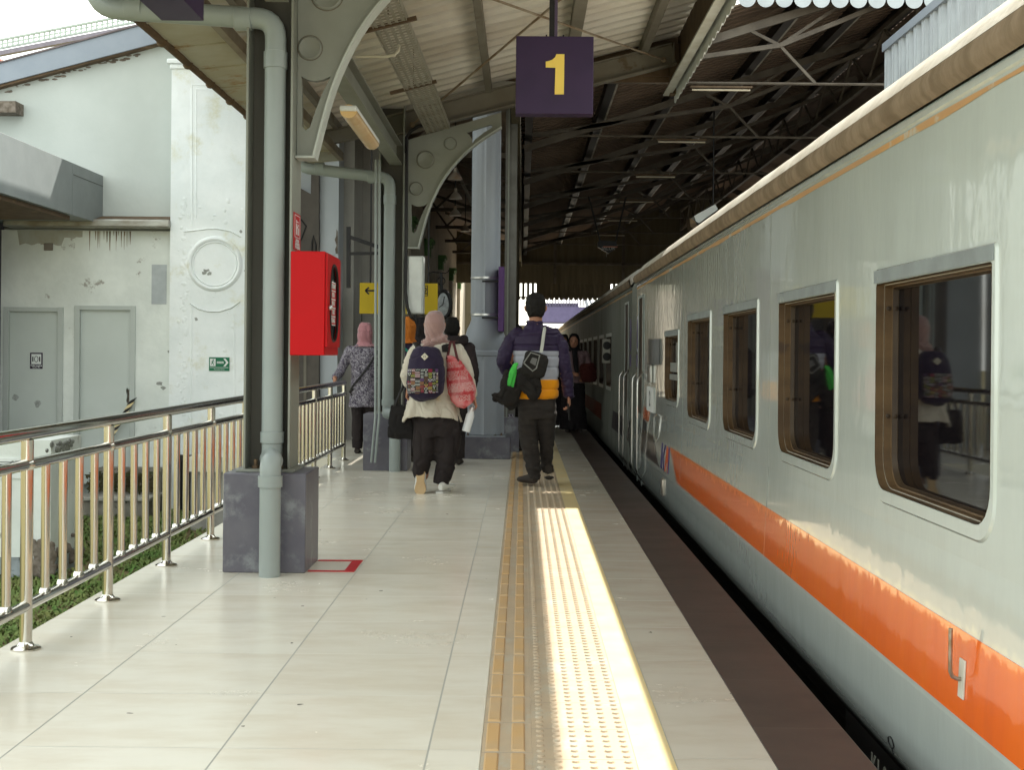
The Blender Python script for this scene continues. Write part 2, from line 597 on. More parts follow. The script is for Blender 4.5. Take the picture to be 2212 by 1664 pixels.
m_brown = M('rusty_frame', (0.13, 0.085, 0.05), (0.09, 0.06, 0.035), rough=0.7, scale=8, c3=(0.2, 0.13, 0.07), s3=0.6)
m_black = M('black_plastic', (0.012, 0.011, 0.011), (0.02, 0.018, 0.017), rough=0.45)
m_white = M('white_paint', (0.72, 0.74, 0.72), (0.66, 0.68, 0.66), rough=0.45)
m_galv = M('galvanised_steel', (0.62, 0.62, 0.62), (0.5, 0.5, 0.48), rough=0.35, metal=0.85)

RS = 0.267                        # canopy slope


def rz(x):                        # underside of the canopy sheet
    return 3.62 + RS * (x + 1.13)


def ibeam(b, p, q, h, wd, tf=0.012, tw=0.010, up=(0, 0, 1)):
    p, q = Vector(p), Vector(q)
    d = (q - p).normalized()
    x = d.cross(Vector(up)).normalized()
    z = x.cross(d)
    b.bar(p + z * (h / 2 - tf / 2), q + z * (h / 2 - tf / 2), wd, tf, up=up)
    b.bar(p - z * (h / 2 - tf / 2), q - z * (h / 2 - tf / 2), wd, tf, up=up)
    b.bar(p, q, tw, h - 2 * tf, up=up)


ARC = [(903, 535), (925, 454.6), (955, 390.6), (992, 343), (1029, 310), (1083, 274)]


def clean_poly_holes(outer, holes):
    """triangulate a polygon with holes, return verts, tris (2D)"""
    from mathutils.geometry import tessellate_polygon
    loops = [[Vector((p[0], p[1], 0)) for p in outer]] + [[Vector((p[0], p[1], 0)) for p in h] for h in holes]
    tris = tessellate_polygon(loops)
    flat = [p for l in loops for p in l]
    return flat, tris, loops


def plate_y(b, outer, holes, y0, y1, mi=0):
    flat, tris, loops = clean_poly_holes(outer, holes)
    n = len(flat)
    vs = [(p.x, y0, p.y) for p in flat] + [(p.x, y1, p.y) for p in flat]
    fs = [tuple(t) for t in tris] + [tuple(i + n for i in reversed(t)) for t in tris]
    o = 0
    for l in loops:
        k = len(l)
        for i in range(k):
            j = (i + 1) % k
            fs.append((o + i, o + j, o + j + n, o + i + n))
        o += k
    b.add(vs, fs, mi)


def column(Y, label, pX, near, dx):
    """steel H column with plinth, arched bracket and rafter; Y = depth of its web, pX = outer face of its right flange"""
    c = thing('canopy_column', label, 'column', (pX - 0.13, Y, 0), 'arched steel canopy columns')
    if near:
        px0, px1, py0, py1, pz = -1.54, -1.112, 6.70, 7.13, 0.515
    else:
        px0, px1, py0, py1, pz = -1.535, -1.105, 12.57, 13.0, 0.55
    B().box(px0, px1, py0, py1, 0, pz).build('plinth', m_plinth, c, bevel=0.006)
    b = B()
    xr, xl = pX, pX - 0.245
    top = rz(pX) - 0.05
    b.box(xr - 0.012, xr, Y - 0.135, Y + 0.135, pz + 0.015, top)
    b.box(xl, xl + 0.012, Y - 0.135, Y + 0.135, pz + 0.015, top)
    b.build('flange', m_steel, c, bevel=0.0015)
    B().box(xl + 0.0125, xr - 0.0125, Y - 0.006, Y + 0.006, pz + 0.015, top).build('web', m_postw, c)
    b = B().box(xl - 0.03, xr + 0.03, Y - 0.165, Y + 0.165, pz + 0.0005, pz + 0.0145)
    b.build('base_plate', m_steel, c, bevel=0.002)
    for sx in (-0.02, 0.0):
        pass
    for bx, by in ((xl + 0.06, Y - 0.1), (xr - 0.06, Y - 0.1)):
        q = B().lathe([(0.020, 0), (0.020, 0.016), (0.010, 0.017), (0.010, 0.045), (0.008, 0.047)], (bx, by, pz + 0.015), 6)
        q.build('anchor_bolt', m_brown, c)
    # bracket plate
    def q2(x, y):
        p = W(x, y, 12.8)
        return (p.x + dx, p.z)
    arc = []
    for i in range(len(ARC) - 1):      # Catmull-Rom refine
        p0 = ARC[max(i - 1, 0)]
        p1, p2 = ARC[i], ARC[i + 1]
        p3 = ARC[min(i + 2, len(ARC) - 1)]
        for t in (0, 0.25, 0.5, 0.75):
            arc.append(tuple(0.5 * ((2 * p1[k]) + (-p0[k] + p2[k]) * t + (2 * p0[k] - 5 * p1[k] + 4 * p2[k] - p3[k]) * t * t + (-p0[k] + 3 * p1[k] - 3 * p2[k] + p3[k]) * t ** 3) for k in (0, 1)))
    arc.append(ARC[-1])
    xa = pX + 0.002
    outer = [(xa, q2(0, 535)[1])] + [q2(*p) for p in arc] + [q2(1083, 243), (xa, q2(878, 304)[1])]
    outer[0] = (xa, outer[1][1])

    def circ(x, y, r, n=16):
        p = q2(x, y)
        rr = r * 12.8 / F
        return [(p[0] + rr * math.cos(2 * PI * k / n), p[1] + rr * math.sin(2 * PI * k / n)) for k in range(n)]
    tri1 = [q2(889, 441), q2(897, 445), q2(905, 446.5), q2(914, 445), q2(923, 441), q2(914, 459), q2(905, 482), q2(899, 500), q2(894, 504), q2(890, 500)]
    tri2 = [q2(1008, 287), q2(1035, 278), q2(1060, 270), q2(1064, 272), q2(1063, 276), q2(1045, 287), q2(1026, 302), q2(1021, 310), q2(1019, 300), q2(1014, 292)]
    b = B()
    plate_y(b, outer, [tri1, tri2], Y - 0.02, Y + 0.02)
    br = b.build('bracket', m_steel, c, smooth=20)
    b = B()
    A = [q2(*p) for p in arc]
    for i in range(len(A) - 1):
        a0, a1 = Vector((A[i][0], Y, A[i][1])), Vector((A[i + 1][0], Y, A[i + 1][1]))
        d = (a1 - a0).normalized()
        nn = Vector((d.z, 0, -d.x))
        vs = []
        for p in (a0, a1):
            for yy in (Y - 0.065, Y + 0.065):
                vs += [p + nn * 0.0 + Vector((0, yy - Y, 0)), p + nn * 0.012 + Vector((0, yy - Y, 0))]
        b.add(vs, [(0, 2, 6, 4), (1, 5, 7, 3), (0, 4, 5, 1), (2, 3, 7, 6), (0, 1, 3, 2), (4, 6, 7, 5)])
    b.box(xa, A[0][0] + 0.012, Y - 0.065, Y + 0.065, A[0][1] - 0.012, A[0][1])
    b.build('bracket_edge', M('bracket_edge_paint', (0.42, 0.44, 0.40), (0.38, 0.40, 0.36), rough=0.45), c, smooth=30)
    for x, y, r in ((919, 345.5, 18.5), (973, 310.5, 13.4), (899, 408, 14.1)):
        p = q2(x, y)
        rr = r * 12.8 / F
        q = B()
        for s in (-1, 1):
            q.lathe([(rr, 0), (rr, 0.004 * s), (rr * 0.94, 0.011 * s), (rr * 0.86, 0.013 * s), (rr * 0.80, 0.0085 * s), (0.001, 0.0085 * s)], (p[0], Y + 0.02 * s, p[1]), 28, 'y')
        q.build('boss', m_steel, c, smooth=50)
        q = B()
        q.lathe([(rr * 1.01, -0.021), (rr * 1.01, -0.0232), (rr * 1.06, -0.0232), (rr * 1.06, -0.021)], (p[0], Y, p[1]), 28, 'y')
        q.f = [f for f in q.f if len(f) < 10]
        q.m = q.m[:len(q.f)]
        q.build('boss_rim', M('rim_rust', (0.11, 0.09, 0.06), (0.16, 0.14, 0.10), rough=0.8), c, smooth=0)
    # rafter
    b = B()
    ibeam(b, (xl, Y, rz(xl) - 0.19), (1.47 + dx, Y, rz(1.47) - 0.19 + 0 * dx), 0.21, 0.13)
    b.box(1.46 + dx, 1.47 + dx, Y - 0.065, Y + 0.065, rz(1.47) - 0.29, rz(1.47) - 0.09)
    b.build('rafter', m_steel_d, c)
    b = B()
    ibeam(b, (xl + 0.02, Y, rz(xl) - 0.16), (-2.2, Y, rz(-2.2) - 0.12), 0.14, 0.10)
    b.build('eave_rafter', m_steel_d, c)
    return c


column(6.93, 'near steel column carrying the red cabinet, on a speckled grey plinth', -1.214, True, -0.084)
column(12.8, 'far steel column with the white electrical boxes, behind the woman with the backpack', -1.168, False, 0.0)

# ------------------------------------------------------------ canopy roof
can = thing('platform_canopy', 'sloping corrugated steel canopy roof over the near platform', 'canopy', (0, 6, 3.6))
YC0, YC1 = 2.0, 13.05
b = B()
x0, x1 = -2.25, 1.62
prof = []
y = YC0
while y < YC1:
    for dy, dz in ((0, 0), (0.085, 0), (0.103, 0.034), (0.135, 0.034), (0.142, 0.0), (0.180, 0.0), (0.190, 0.016), (0.208, 0.016), (0.212, 0.0)):
        prof.append((y + dy, dz))
    y += 0.25
vs = []
for (yy, dz) in prof:
    vs += [(x0, yy, rz(x0) + 0.03 - dz), (x1, yy, rz(x1) + 0.03 - dz)]
fs = [(2 * i, 2 * i + 1, 2 * i + 3, 2 * i + 2) for i in range(len(prof) - 1)]
n0 = len(vs)
vs += [(p[0], p[1], p[2] + 0.004) for p in vs]
fs += [tuple(n0 + k for k in reversed(f)) for f in fs]
b.add(vs, fs)
b.build('roof_sheet', m_sheet, can, smooth=30)
for x, wd, h in ((-0.355, 0.06, 0.10), (0.44, 0.10, 0.12), (1.17, 0.07, 0.12), (-1.85, 0.05, 0.08)):
    q = B()
    q.bar((x, YC0, rz(x) - h / 2 - 0.005), (x, YC1 - 0.02, rz(x) - h / 2 - 0.005), wd, h)
    q.build('purlin', m_steel_d, can)
q = B()
ibeam(q, (-1.30, YC0, 3.08), (-1.30, 6.79, 3.08), 0.2, 0.12)
ibeam(q, (-1.25, 7.07, 3.08), (-1.25, 12.66, 3.08), 0.2, 0.12)
q.build('tie_beam', m_steel, can)
# perforated cable tray on brackets
b = B()
ty0, ty1 = 6.0, 12.7
xc = lambda t: -0.98 + 0.12 * t
for k in range(5):
    xo = k * 0.045
    b.bar((-1.02 + xo, ty0, 3.30 + RS * xo), (-0.93 + xo, ty1, 3.30 + RS * xo), 0.022, 0.004)
for sgn, xo in ((0, -0.02), (1, 0.20)):
    b.bar((-1.02 + xo, ty0, 3.32 + RS * xo), (-0.93 + xo, ty1, 3.32 + RS * xo), 0.004, 0.05)
yy = ty0
while yy < ty1:
    t = (yy - ty0) / (ty1 - ty0)
    xx = -1.02 + 0.09 * t
    b.bar((xx - 0.02, yy, 3.3), (xx + 0.20, yy, 3.3 + RS * 0.2), 0.03, 0.004)
    yy += 0.07
b.build('cable_tray', M('tray_steel', (0.36, 0.34, 0.28), (0.28, 0.26, 0.2), rough=0.5, metal=0.3), can, smooth=0)
for yy in (8.6, 10.6):
    q = B().bar((-1.10, yy, 3.27), (-0.72, yy, 3.27 + RS * 0.38), 0.035, 0.025)
    q.bar((-0.91, yy, 3.33), (-0.91, yy, rz(-0.91) - 0.01), 0.008, 0.008, up=(0, 1, 0))
    q.build('tray_bracket', m_brown, can)
# bracing rods
for a, bb in (((-1.1, 12.72, rz(-1.1) - 0.24), (1.3, 7.1, rz(1.3) - 0.22)), ((-1.1, 7.1, rz(-1.1) - 0.22), (1.36, 12.7, rz(1.36) - 0.24))):
    q = B().tube([a, bb], 0.010, 8)
    q.ball(bb, 0.03, 8).ball(a, 0.03, 8)
    q.build('brace_rod', M('rod_rust', (0.28, 0.24, 0.18), (0.18, 0.12, 0.07), rough=0.6), can)
# white bent conduit near the first bracket
pts = [W(768, 122, 8.6), W(838, 121, 8.6), W(852, 118, 8.6), W(861, 108, 8.62), W(862, 98, 8.65)]
B().tube(pts, 0.010, 10).build('conduit', M('cream_conduit', (0.62, 0.58, 0.45), rough=0.4), can)
# eave: gutter edge, soffit panels, inner trim
b = B()
b.tube([(-2.235, YC0, 3.055), (-2.235, YC1, 3.055)], 0.026, 10)
yy = YC0 + 0.4
while yy < YC1:
    b.ball((-2.235, yy, 3.05), 0.036, 10)
    yy += 0.62
b.build('eave_edge', m_brown, can)
b = B().bar((-1.84, YC0, 3.115), (-1.84, YC1, 3.115), 0.05, 0.08)
b.build('soffit_trim', M('trim_brown', (0.24, 0.21, 0.16), (0.18, 0.14, 0.1), rough=0.6), can)
i = 0
yy = YC0
while yy < YC1 - 0.3:
    q = B()
    n = 6
    vs = []
    for k in range(n + 1):
        yk = yy + 0.012 + 0.596 * k / n
        sag = -0.012 * math.sin(PI * k / n) * random.random()
        vs += [(-2.215, yk, 3.065 + sag), (-1.85, yk, 3.105 + sag), (-2.215, yk, 3.071 + sag), (-1.85, yk, 3.111 + sag)]
    fs = []
    for k in range(n):
        o = 4 * k
        fs += [(o, o + 1, o + 5, o + 4), (o + 2, o + 6, o + 7, o + 3)]
    q.add(vs, fs)
    q.bar((-2.215, yy + 0.61, 3.066), (-1.86, yy + 0.61, 3.104), 0.022, 0.02)
    if yy > 3:
        q.build('soffit_panel', m_soffit, can)
    yy += 0.62
# track side edge beam and scalloped valance
b = B()
b.bar((1.468, YC0, 3.835), (1.468, YC1, 3.835), 0.012, 0.15)
b.bar((1.43, YC0, 3.765), (1.43, YC1, 3.765), 0.075, 0.012)
b.build('edge_beam', M('edge_beam_paint', (0.40, 0.41, 0.37), (0.32, 0.31, 0.26), rough=0.5), can)
b = B()
B2 = []
yy = YC0
while yy < YC1 - 0.02:
    wv = 0.24
    pts = [(yy, 3.86), (yy + wv, 3.86), (yy + wv, 3.70)] + [(yy + wv * (1 - k / 6), 3.70 - 0.035 * math.sin(PI * k / 6)) for k in range(1, 6)] + [(yy, 3.70)]
    b.prism(pts, 'x', 1.505, 1.508)
    b.prism([(yy + 0.01, 3.86), (yy + 0.05, 3.86), (yy + 0.05, 3.69), (yy + 0.01, 3.69)], 'x', 1.5085, 1.522)
    yy += wv
b.build('valance', M('valance_sheet', (0.62, 0.65, 0.64), (0.55, 0.57, 0.56), rough=0.5), can, smooth=0)
B().box(1.535, 1.56, YC0, YC1, 3.80, rz(1.5) + 0.02).build('fascia_board', m_brown, can)
# dark boards at the canopy end; the tall wide one is added to block sun
b = B()
b.bar((1.50, 12.95, 3.75), (1.50, 12.95, 4.25), 0.10, 0.12, up=(0, 1, 0))
b.box(1.2, 1.49, 13.0, 13.04, 3.95, 4.3)
b.box(-2.3, 1.60, 13.06, 13.10, 3.9005, 5.2)
b.build('end_and_sun_board', m_brown, can)

# ------------------------------------------------------------ canopy things
def wbatten(Y0, X, Z, L, label, lit, name='tube_light', group='tube lights under the canopy'):
    t = thing(name, label, 'lamp', (X, Y0, Z), group)
    B().box(X - 0.055, X + 0.055, Y0, Y0 + L, Z, Z + 0.035).build('housing', m_white, t, bevel=0.008)
    B().tube([(X, Y0 + 0.02, Z), (X, Y0 + L - 0.02, Z)], [(0.055, 0.045), (0.055, 0.045)], 16).build('diffuser', lit, t)
    return t


m_diff = M('aged_diffuser', (0.72, 0.47, 0.20), (0.78, 0.58, 0.32), rough=0.25, coat=0.4, scale=4)
p0 = W(752, 232, 8.4)
wbatten(8.4, p0.x, p0.z - 0.02, 1.35, 'yellowed tube light hanging below the canopy tie beam', m_diff)

# platform number sign
s = thing('platform_number_sign', 'square purple sign with yellow number 1 hung from the canopy', 'sign', (0.2, 8.06, 2.87))
m_purple = M('sign_purple', (0.036, 0.017, 0.055), (0.03, 0.015, 0.048), rough=0.42)
m_num = M('sign_yellow', (0.86, 0.62, 0.12), (0.83, 0.60, 0.12), rough=0.45)
a, c_ = W(1115, 77, 8.0), W(1281, 246, 8.0)
B().box(a.x, c_.x, 8.0, 8.12, c_.z, a.z).build('panel', m_purple, s, bevel=0.003)
def z4(x, y):
    p = W(1064.4 + x * 0.3367, y * 0.3367, 8.0)
    return (p.x, p.z)
poly = [z4(340, 395), z4(362, 390), z4(383, 382), z4(400, 367), z4(408, 347), z4(460, 347), z4(456, 605), z4(397, 605), z4(402, 434), z4(340, 432)]
B().prism(poly, 'y', 7.994, 7.9995).build('numeral', m_num, s, smooth=0)
hx = W(1198, 60, 8.06).x
B().box(hx - 0.033, hx - 0.001, 8.03, 8.09, a.z + 0.001, rz(hx) - 0.02).build('hanger', m_black, s)
B().box(hx - 0.0005, hx + 0.018, 8.03, 8.09, a.z + 0.001, rz(hx) - 0.02).build('hanger_side', M('sign_purple_light', (0.10, 0.07, 0.12), rough=0.4), s)
for dx in (-0.05, 0.055):
    B().box(hx + dx - 0.005, hx + dx + 0.005, 8.05, 8.07, a.z - 0.002, a.z + 0.022).build('lug', m_black, s)

# purple direction sign over the pipe, near
s = thing('direction_sign', 'purple overhead direction sign with white arrow, cut by the top left of the view', 'sign', (-1.75, 6.1, 3.0))
pf0, pf1 = W(349, 44, 6.0), W(440, 47, 6.0)
B().box(pf0.x, pf1.x, 4.5, 6.0, pf0.z, pf0.z + 0.36).build('panel', m_purple, s, bevel=0.002)
text_bm('Nomor \u2192', 0.13, m_white, 'lettering', s, frame((pf1.x + 0.003, 5.62, pf0.z + 0.13), (0, 1, 0), (0, 0, 1)), 0.001, bold=0.002)
B().box(pf0.x + 0.08, pf0.x + 0.11, 5.2, 5.23, pf0.z + 0.361, rz(pf0.x) - 0.05).build('hanger', m_black, s)

# ------------------------------------------------------------ down pipes
def elbow(c, a, b_, r, n=7):
    """points of a bend at c from direction a to direction b_"""
    c = Vector(c)
    a = Vector(a).normalized()
    b_ = Vector(b_).normalized()
    p0, p1 = c + a * r, c + b_ * r
    return [(p0.lerp(c, t)).lerp(c.lerp(p1, t), t) for t in [i / (n - 1) for i in range(n)]]


def downpipe(Y, xv, ztop, xl, zl, r, zcol, xlow, Ylow, label):
    t = thing('downpipe', label, 'pipe', (xv, Y, 0), 'grey rain pipes on the canopy columns')
    pts = [(xl, Y, zl + 0.5), *elbow((xl, Y, zl), (0, 0, 1), (1, 0, -0.02), 0.14), *elbow((xv, Y, ztop), (-1, 0, 0.02), (0, 0, -1), 0.11), (xv, Y, zcol)]
    B().tube(pts, r, 20, up=(0, 1, 0)).build('pipe', m_pvc, t, smooth=40)
    for (px, pz, ax) in ((xl + 0.21, zl, 'x'), (xv - 0.17, ztop - 0.002, 'x'), (xv, ztop - 0.22, 'z')):
        q = B()
        prof = [(r + 0.001, -0.045), (r + 0.006, -0.043), (r + 0.006, 0.043), (r + 0.001, 0.045)]
        q.lathe(prof, (px, Y, pz), 24, 'x' if ax == 'x' else 'z')
        q.build('collar', m_pvc, t)
    # jog forward to the floor
    pts = [(xv, Y, zcol + 0.02), (xv, Y, zcol - 0.05), *elbow((xv, Y, zcol - 0.11), (0, 0, 1), (0, -1, 0), 0.05, 5), *elbow((xlow, Ylow, zcol - 0.11), (0, 1, 0), (0, 0, -1), 0.05, 5), (xlow, Ylow, zcol - 0.2), (xlow, Ylow, 0.0)]
    B().tube(pts, r * 0.97, 20, up=(1, 0, 0)).build('outlet_pipe', m_pvc, t, smooth=40)
    q = B()
    q.lathe([(r + 0.001, -0.03), (r + 0.006, -0.028), (r + 0.006, 0.028), (r + 0.001, 0.03)], (xlow, Ylow, zcol - 0.21), 24)
    q.build('joint', m_pvc, t)
    q = B()
    q.lathe([(r + 0.001, -0.03), (r + 0.006, -0.028), (r + 0.006, 0.028), (r + 0.001, 0.03)], (xv, Y, zcol - 0.0), 24)
    q.build('joint', m_pvc, t)
    return t


pv = W(592, 500, 6.83)
downpipe(6.83, pv.x, W(600, 40, 6.83).z - 0.0, W(205, 18, 6.83).x, W(205, 18, 6.83).z + 0.0, 0.056, W(590, 945, 6.83).z, W(585, 1100, 6.62).x, 6.60, 'thick grey rain pipe down the near steel column to the floor')
pv = W(840, 600, 12.62)
downpipe(12.64, pv.x, W(835, 382, 12.62).z, -2.2, W(660, 368, 12.62).z + 0.02, 0.056, W(838, 870, 12.62).z, W(853, 950, 12.5).x, 12.50, 'thinner looking grey rain pipe down the far steel column behind the backpack woman')

# slim conduits on the far column
c = thing('conduit_pair', 'pair of slim pale conduits running up the far column to its plinth', 'pipe', (-1.42, 12.45, 0))
for x in (812, 820):
    pts = [W(x, 345, 12.45), W(x - 1, 900, 12.45), W(x - 10, 1000, 12.45)]
    pts[-1].z = max(pts[-1].z, 0.01)
    B().tube(pts, 0.012, 10).build('conduit', m_pvc, c)

# red cabinet
cab = thing('hydrant_cabinet', 'red wall-mounted fire hydrant cabinet on the near steel column', 'cabinet', (-1.12, 7.0, 1.13))
m_redp = M('red_paint', (0.50, 0.004, 0.006), (0.45, 0.005, 0.007), rough=0.4, scale=2, bump=0.0004, bscale=12, spec=0.12)
x0, x1, y0, y1, z0, z1 = -1.212, -1.032, 6.76, 7.26, 1.128, 1.672
B().box(x0, x1, y0, y1, z0, z1).build('body', m_redp, cab, bevel=0.004)
# door with oval window on the +X face
b = B()
outer = [(y0 + 0.012, z0 + 0.045), (y1 - 0.012, z0 + 0.045), (y1 - 0.012, z1 - 0.012), (y0 + 0.012, z1 - 0.012)]
cy, cz = (y0 + y1) / 2, (z0 + z1) / 2 + 0.01
oval = [(cy + 0.145 * math.copysign(abs(math.cos(t)) ** 0.8, math.cos(t)), cz + 0.205 * math.copysign(abs(math.sin(t)) ** 0.8, math.sin(t))) for t in [2 * PI * k / 28 for k in range(28)]]
flat, tris, loops = clean_poly_holes(outer, [oval])
n = len(flat)
vs = [(x1 + 0.001, p.x, p.y) for p in flat] + [(x1 + 0.012, p.x, p.y) for p in flat]
fs = [tuple(t) for t in tris] + [tuple(i + n for i in t) for t in tris]
o = 0
for l in loops:
    for i in range(len(l)):
        j = (i + 1) % len(l)
        fs.append((o + i, o + j, o + j + n, o + i + n))
    o += len(l)
b.add(vs, fs)
d = b.build('door', m_redp, cab, smooth=20)
m_glassd = M('dark_glass', (0.012, 0.012, 0.012), rough=0.05, coat=0.5)
B().prism([(p[0], p[1]) for p in oval], 'x', x1 + 0.0015, x1 + 0.004).build('window', m_glassd, d)
B().tube([(x1 + 0.012, p[0], p[1]) for p in oval] + [(x1 + 0.012, oval[0][0], oval[0][1])], 0.007, 8, cap=False).build('gasket', m_black, d)
B().ball((x1 + 0.022, y0 + 0.05, 1.38), 0.014, 10).build('knob', m_galv, d)
pl = B().prism([(cy - 0.10, cz - 0.12), (cy + 0.10, cz - 0.12), (cy + 0.10, cz + 0.115), (cy - 0.10, cz + 0.115)], 'x', x1 + 0.0045, x1 + 0.006).build('notice', m_white, d)
for i, tx in enumerate(('HYDRANT', 'BUKA', 'PINTU', 'TARIK', 'SELANG')):
    zz = cz + 0.09 - i * 0.046
    B().prism([(cy - 0.094, zz - 0.019), (cy + 0.094, zz - 0.019), (cy + 0.094, zz + 0.019), (cy - 0.094, zz + 0.019)], 'x', x1 + 0.0065, x1 + 0.0072).build('notice_band', m_redp, d, smooth=0)
    text_bm(tx, 0.036, m_white, 'lettering', d, frame((x1 + 0.0085, cy, zz), (0, 1, 0), (0, 0, 1)), 0.0004, bold=0.001)
# red pictogram plate on the flange
s = thing('fire_sign', 'tall narrow red fire hydrant sign stuck on the column above the red cabinet', 'sign', (-1.21, 6.95, 1.8))
za, zb = W(640, 540, 6.9).z, W(640, 460, 6.9).z
B().box(-1.2135, -1.210, 6.84, 7.04, za, zb).build('plate', m_redp, s)
f = lambda y, z: (-1.2085, y, z)
b = B()
hh = zb - za
for (ya, yb, zc, zd) in ((6.86, 6.868, 0.34, 0.95), (7.012, 7.02, 0.34, 0.95), (6.868, 7.012, 0.34, 0.36), (6.868, 7.012, 0.93, 0.95),
                         (6.90, 6.93, 0.42, 0.72), (6.95, 6.985, 0.42, 0.62), (6.92, 6.96, 0.60, 0.66), (6.905, 6.925, 0.74, 0.82), (6.93, 6.975, 0.76, 0.79), (6.955, 6.98, 0.66, 0.72)):
    b.box(-1.2099, -1.2090, ya, yb, za + hh * zc, za + hh * zd)
b.build('pictogram', m_white, s, smooth=0)
for i, tx in enumerate(('Hydrant', 'Kebakaran', 'Fire hydrant')):
    text_bm(tx, 0.030, m_white, 'lettering', s, frame((-1.2088, 6.94, za + hh * (0.27 - 0.09 * i)), (0, 1, 0), (0, 0, 1)), 0.0004, bold=0.0008)

# electrical boxes on the far column
e = thing('electrical_box', 'white electrical box on the far column with a looping black cable', 'box', (-1.05, 12.65, 1.6))
p, q_ = W(880, 553, 12.62), W(914, 678, 12.62)
B().box(p.x, q_.x, 12.62, 12.80, q_.z, p.z).build('housing', M('box_grey', (0.50, 0.52, 0.50), (0.45, 0.47, 0.45), rough=0.5), e, bevel=0.006)
B().box(p.x + 0.015, q_.x - 0.015, 12.612, 12.6195, q_.z + 0.01, p.z - 0.01).build('lid', M('box_white', (0.68, 0.70, 0.67), rough=0.45), e, bevel=0.003)
pts = [W(879, 300, 12.62), W(878, 420, 12.62), W(877, 560, 12.6), W(876, 630, 12.58), W(880, 665, 12.56), W(888, 685, 12.56), W(896, 692, 12.58), W(897, 680, 12.6)]
B().tube(pts, 0.016, 10).build('cable', m_black, e)
pts = [W(1004, 268, 12.7), W(940, 262, 12.6), W(905, 270, 12.6), W(880, 290, 12.62), W(874, 310, 12.66)]
c = thing('hanging_cable', 'black cable drooping below the rafter beside the far column', 'cable', (-1.0, 12.7, 3.3))
B().tube([W(935, 262, 12.66), W(925, 268, 12.62), W(905, 272, 12.62), W(888, 282, 12.64), W(878, 296, 12.68), W(874, 330, 12.7)], 0.017, 8).ball(W(932, 264, 12.62), 0.05, 8).build('cable', m_black, c)
# ------------------------------------------------------------ white outbuilding on the left
m_plas = M('white_plaster', (0.47, 0.50, 0.47), (0.43, 0.46, 0.43), rough=0.85, scale=1.1, bump=0.004, bscale=9, c3=(0.40, 0.42, 0.39), s3=0.63, sc3=1.3, w3=0.12)
m_plas2 = M('peeling_plaster', (0.74, 0.77, 0.725), (0.63, 0.66, 0.62), rough=0.9, scale=2.0, bump=0.010, bscale=7, c3=(0.36, 0.35, 0.31), s3=0.61, sc3=2.6, w3=0.05)
m_pil = M('pilaster_plaster', (0.80, 0.83, 0.82), (0.70, 0.74, 0.73), rough=0.88, scale=1.6, bump=0.010, bscale=8, c3=(0.60, 0.59, 0.44), s3=0.53, sc3=1.9, w3=0.2)
m_fasc = M('fascia_grey', (0.25, 0.28, 0.32), (0.23, 0.26, 0.30), rough=0.5)
m_canb = M('canopy_panel_grey', (0.22, 0.24, 0.24), (0.20, 0.22, 0.22), rough=0.42)
m_stain = M('rust_stain', (0.20, 0.13, 0.07), (0.34, 0.30, 0.22), rough=0.9, scale=6, stretch=(3, 1, 0.5))
m_door = M('door_pale', (0.54, 0.58, 0.545), (0.50, 0.54, 0.505), rough=0.55, scale=1.5)
m_hole = M('broken_edge', (0.10, 0.08, 0.06), (0.2, 0.17, 0.14), rough=0.95, scale=20)

YB = 16.0
ob = thing('white_outbuilding', 'white plastered toilet outbuilding with sloping grey fascia and peeling walls', 'building', (-4.8, YB, -0.8))


def WB(x, y, Y=YB):
    p = W(x, y, Y)
    return p.x, p.z


# gable wall with a real slope, thick
xl = -7.6
xr = WB(383, 400)[0]
g1 = WB(0, 192)
g2 = WB(342, 99)
sl_ = (g2[1] - g1[1]) / (g2[0] - g1[0])
def gz(x):
    return g1[1] + sl_ * (x - g1[0])
B().prism([(xl, -0.8), (xr, -0.8), (xr, gz(xr) + 0.1), (xl, gz(xl) + 0.1)], 'y', YB, YB + 0.25).build('gable_wall', m_plas, ob)
# fascia & roof
b = B().prism([(xl - 0.2, gz(xl) - 0.02), (-2.4, gz(-2.4) - 0.02), (-2.4, gz(-2.4) + 0.245), (xl - 0.2, gz(xl) + 0.245)], 'y', YB - 0.14, YB - 0.11)
b.build('fascia', m_fasc, ob)
b = B().prism([(xl - 0.2, gz(xl - 0.2) - 0.01), (-2.4, gz(-2.4) - 0.01), (-2.4, gz(-2.4) + 0.02), (xl - 0.2, gz(xl - 0.2) + 0.02)], 'y', YB - 0.1095, YB - 0.001)
b.build('soffit', m_brown, ob)
b = B()
vs = []
n = 120
for i in range(n + 1):
    xx = xl - 0.2 + (5.4 + 0.0) * i / n
    zz = gz(xx) + 0.27 + 0.0 * math.sin(i * 1.3)
    vs += [(xx, YB - 0.16, zz), (xx, YB + 6, zz), (xx, YB - 0.16, zz + 0.02), (xx, YB + 6, zz + 0.02)]
fs = []
for i in range(n):
    o = 4 * i
    fs += [(o, o + 1, o + 5, o + 4), (o + 2, o + 6, o + 7, o + 3), (o, o + 4, o + 6, o + 2)]
b.add(vs, fs)
b.build('roof', M('roof_dark', (0.16, 0.13, 0.13), (0.11, 0.09, 0.09), rough=0.8), ob, smooth=0)
B().box(xl, xl + 1.42, YB - 0.26, YB - 0.001, gz(xl + 1.0) - 0.30, gz(xl + 1.0) - 0.16).build('purlin_end', m_hole, ob)
# crumbled plaster along the fascia
b = B()
for k in range(34):
    x = -6.4 + 1.75 * random.random() ** 1.2
    z = gz(x) - random.uniform(0.0, 0.05)
    r = random.uniform(0.008, 0.035)
    b.ball((x, YB - 0.0, z - r * 0.5), (r * 1.4, 0.006, r * 0.5), 8)
b.build('broken_plaster_edge', m_hole, ob)
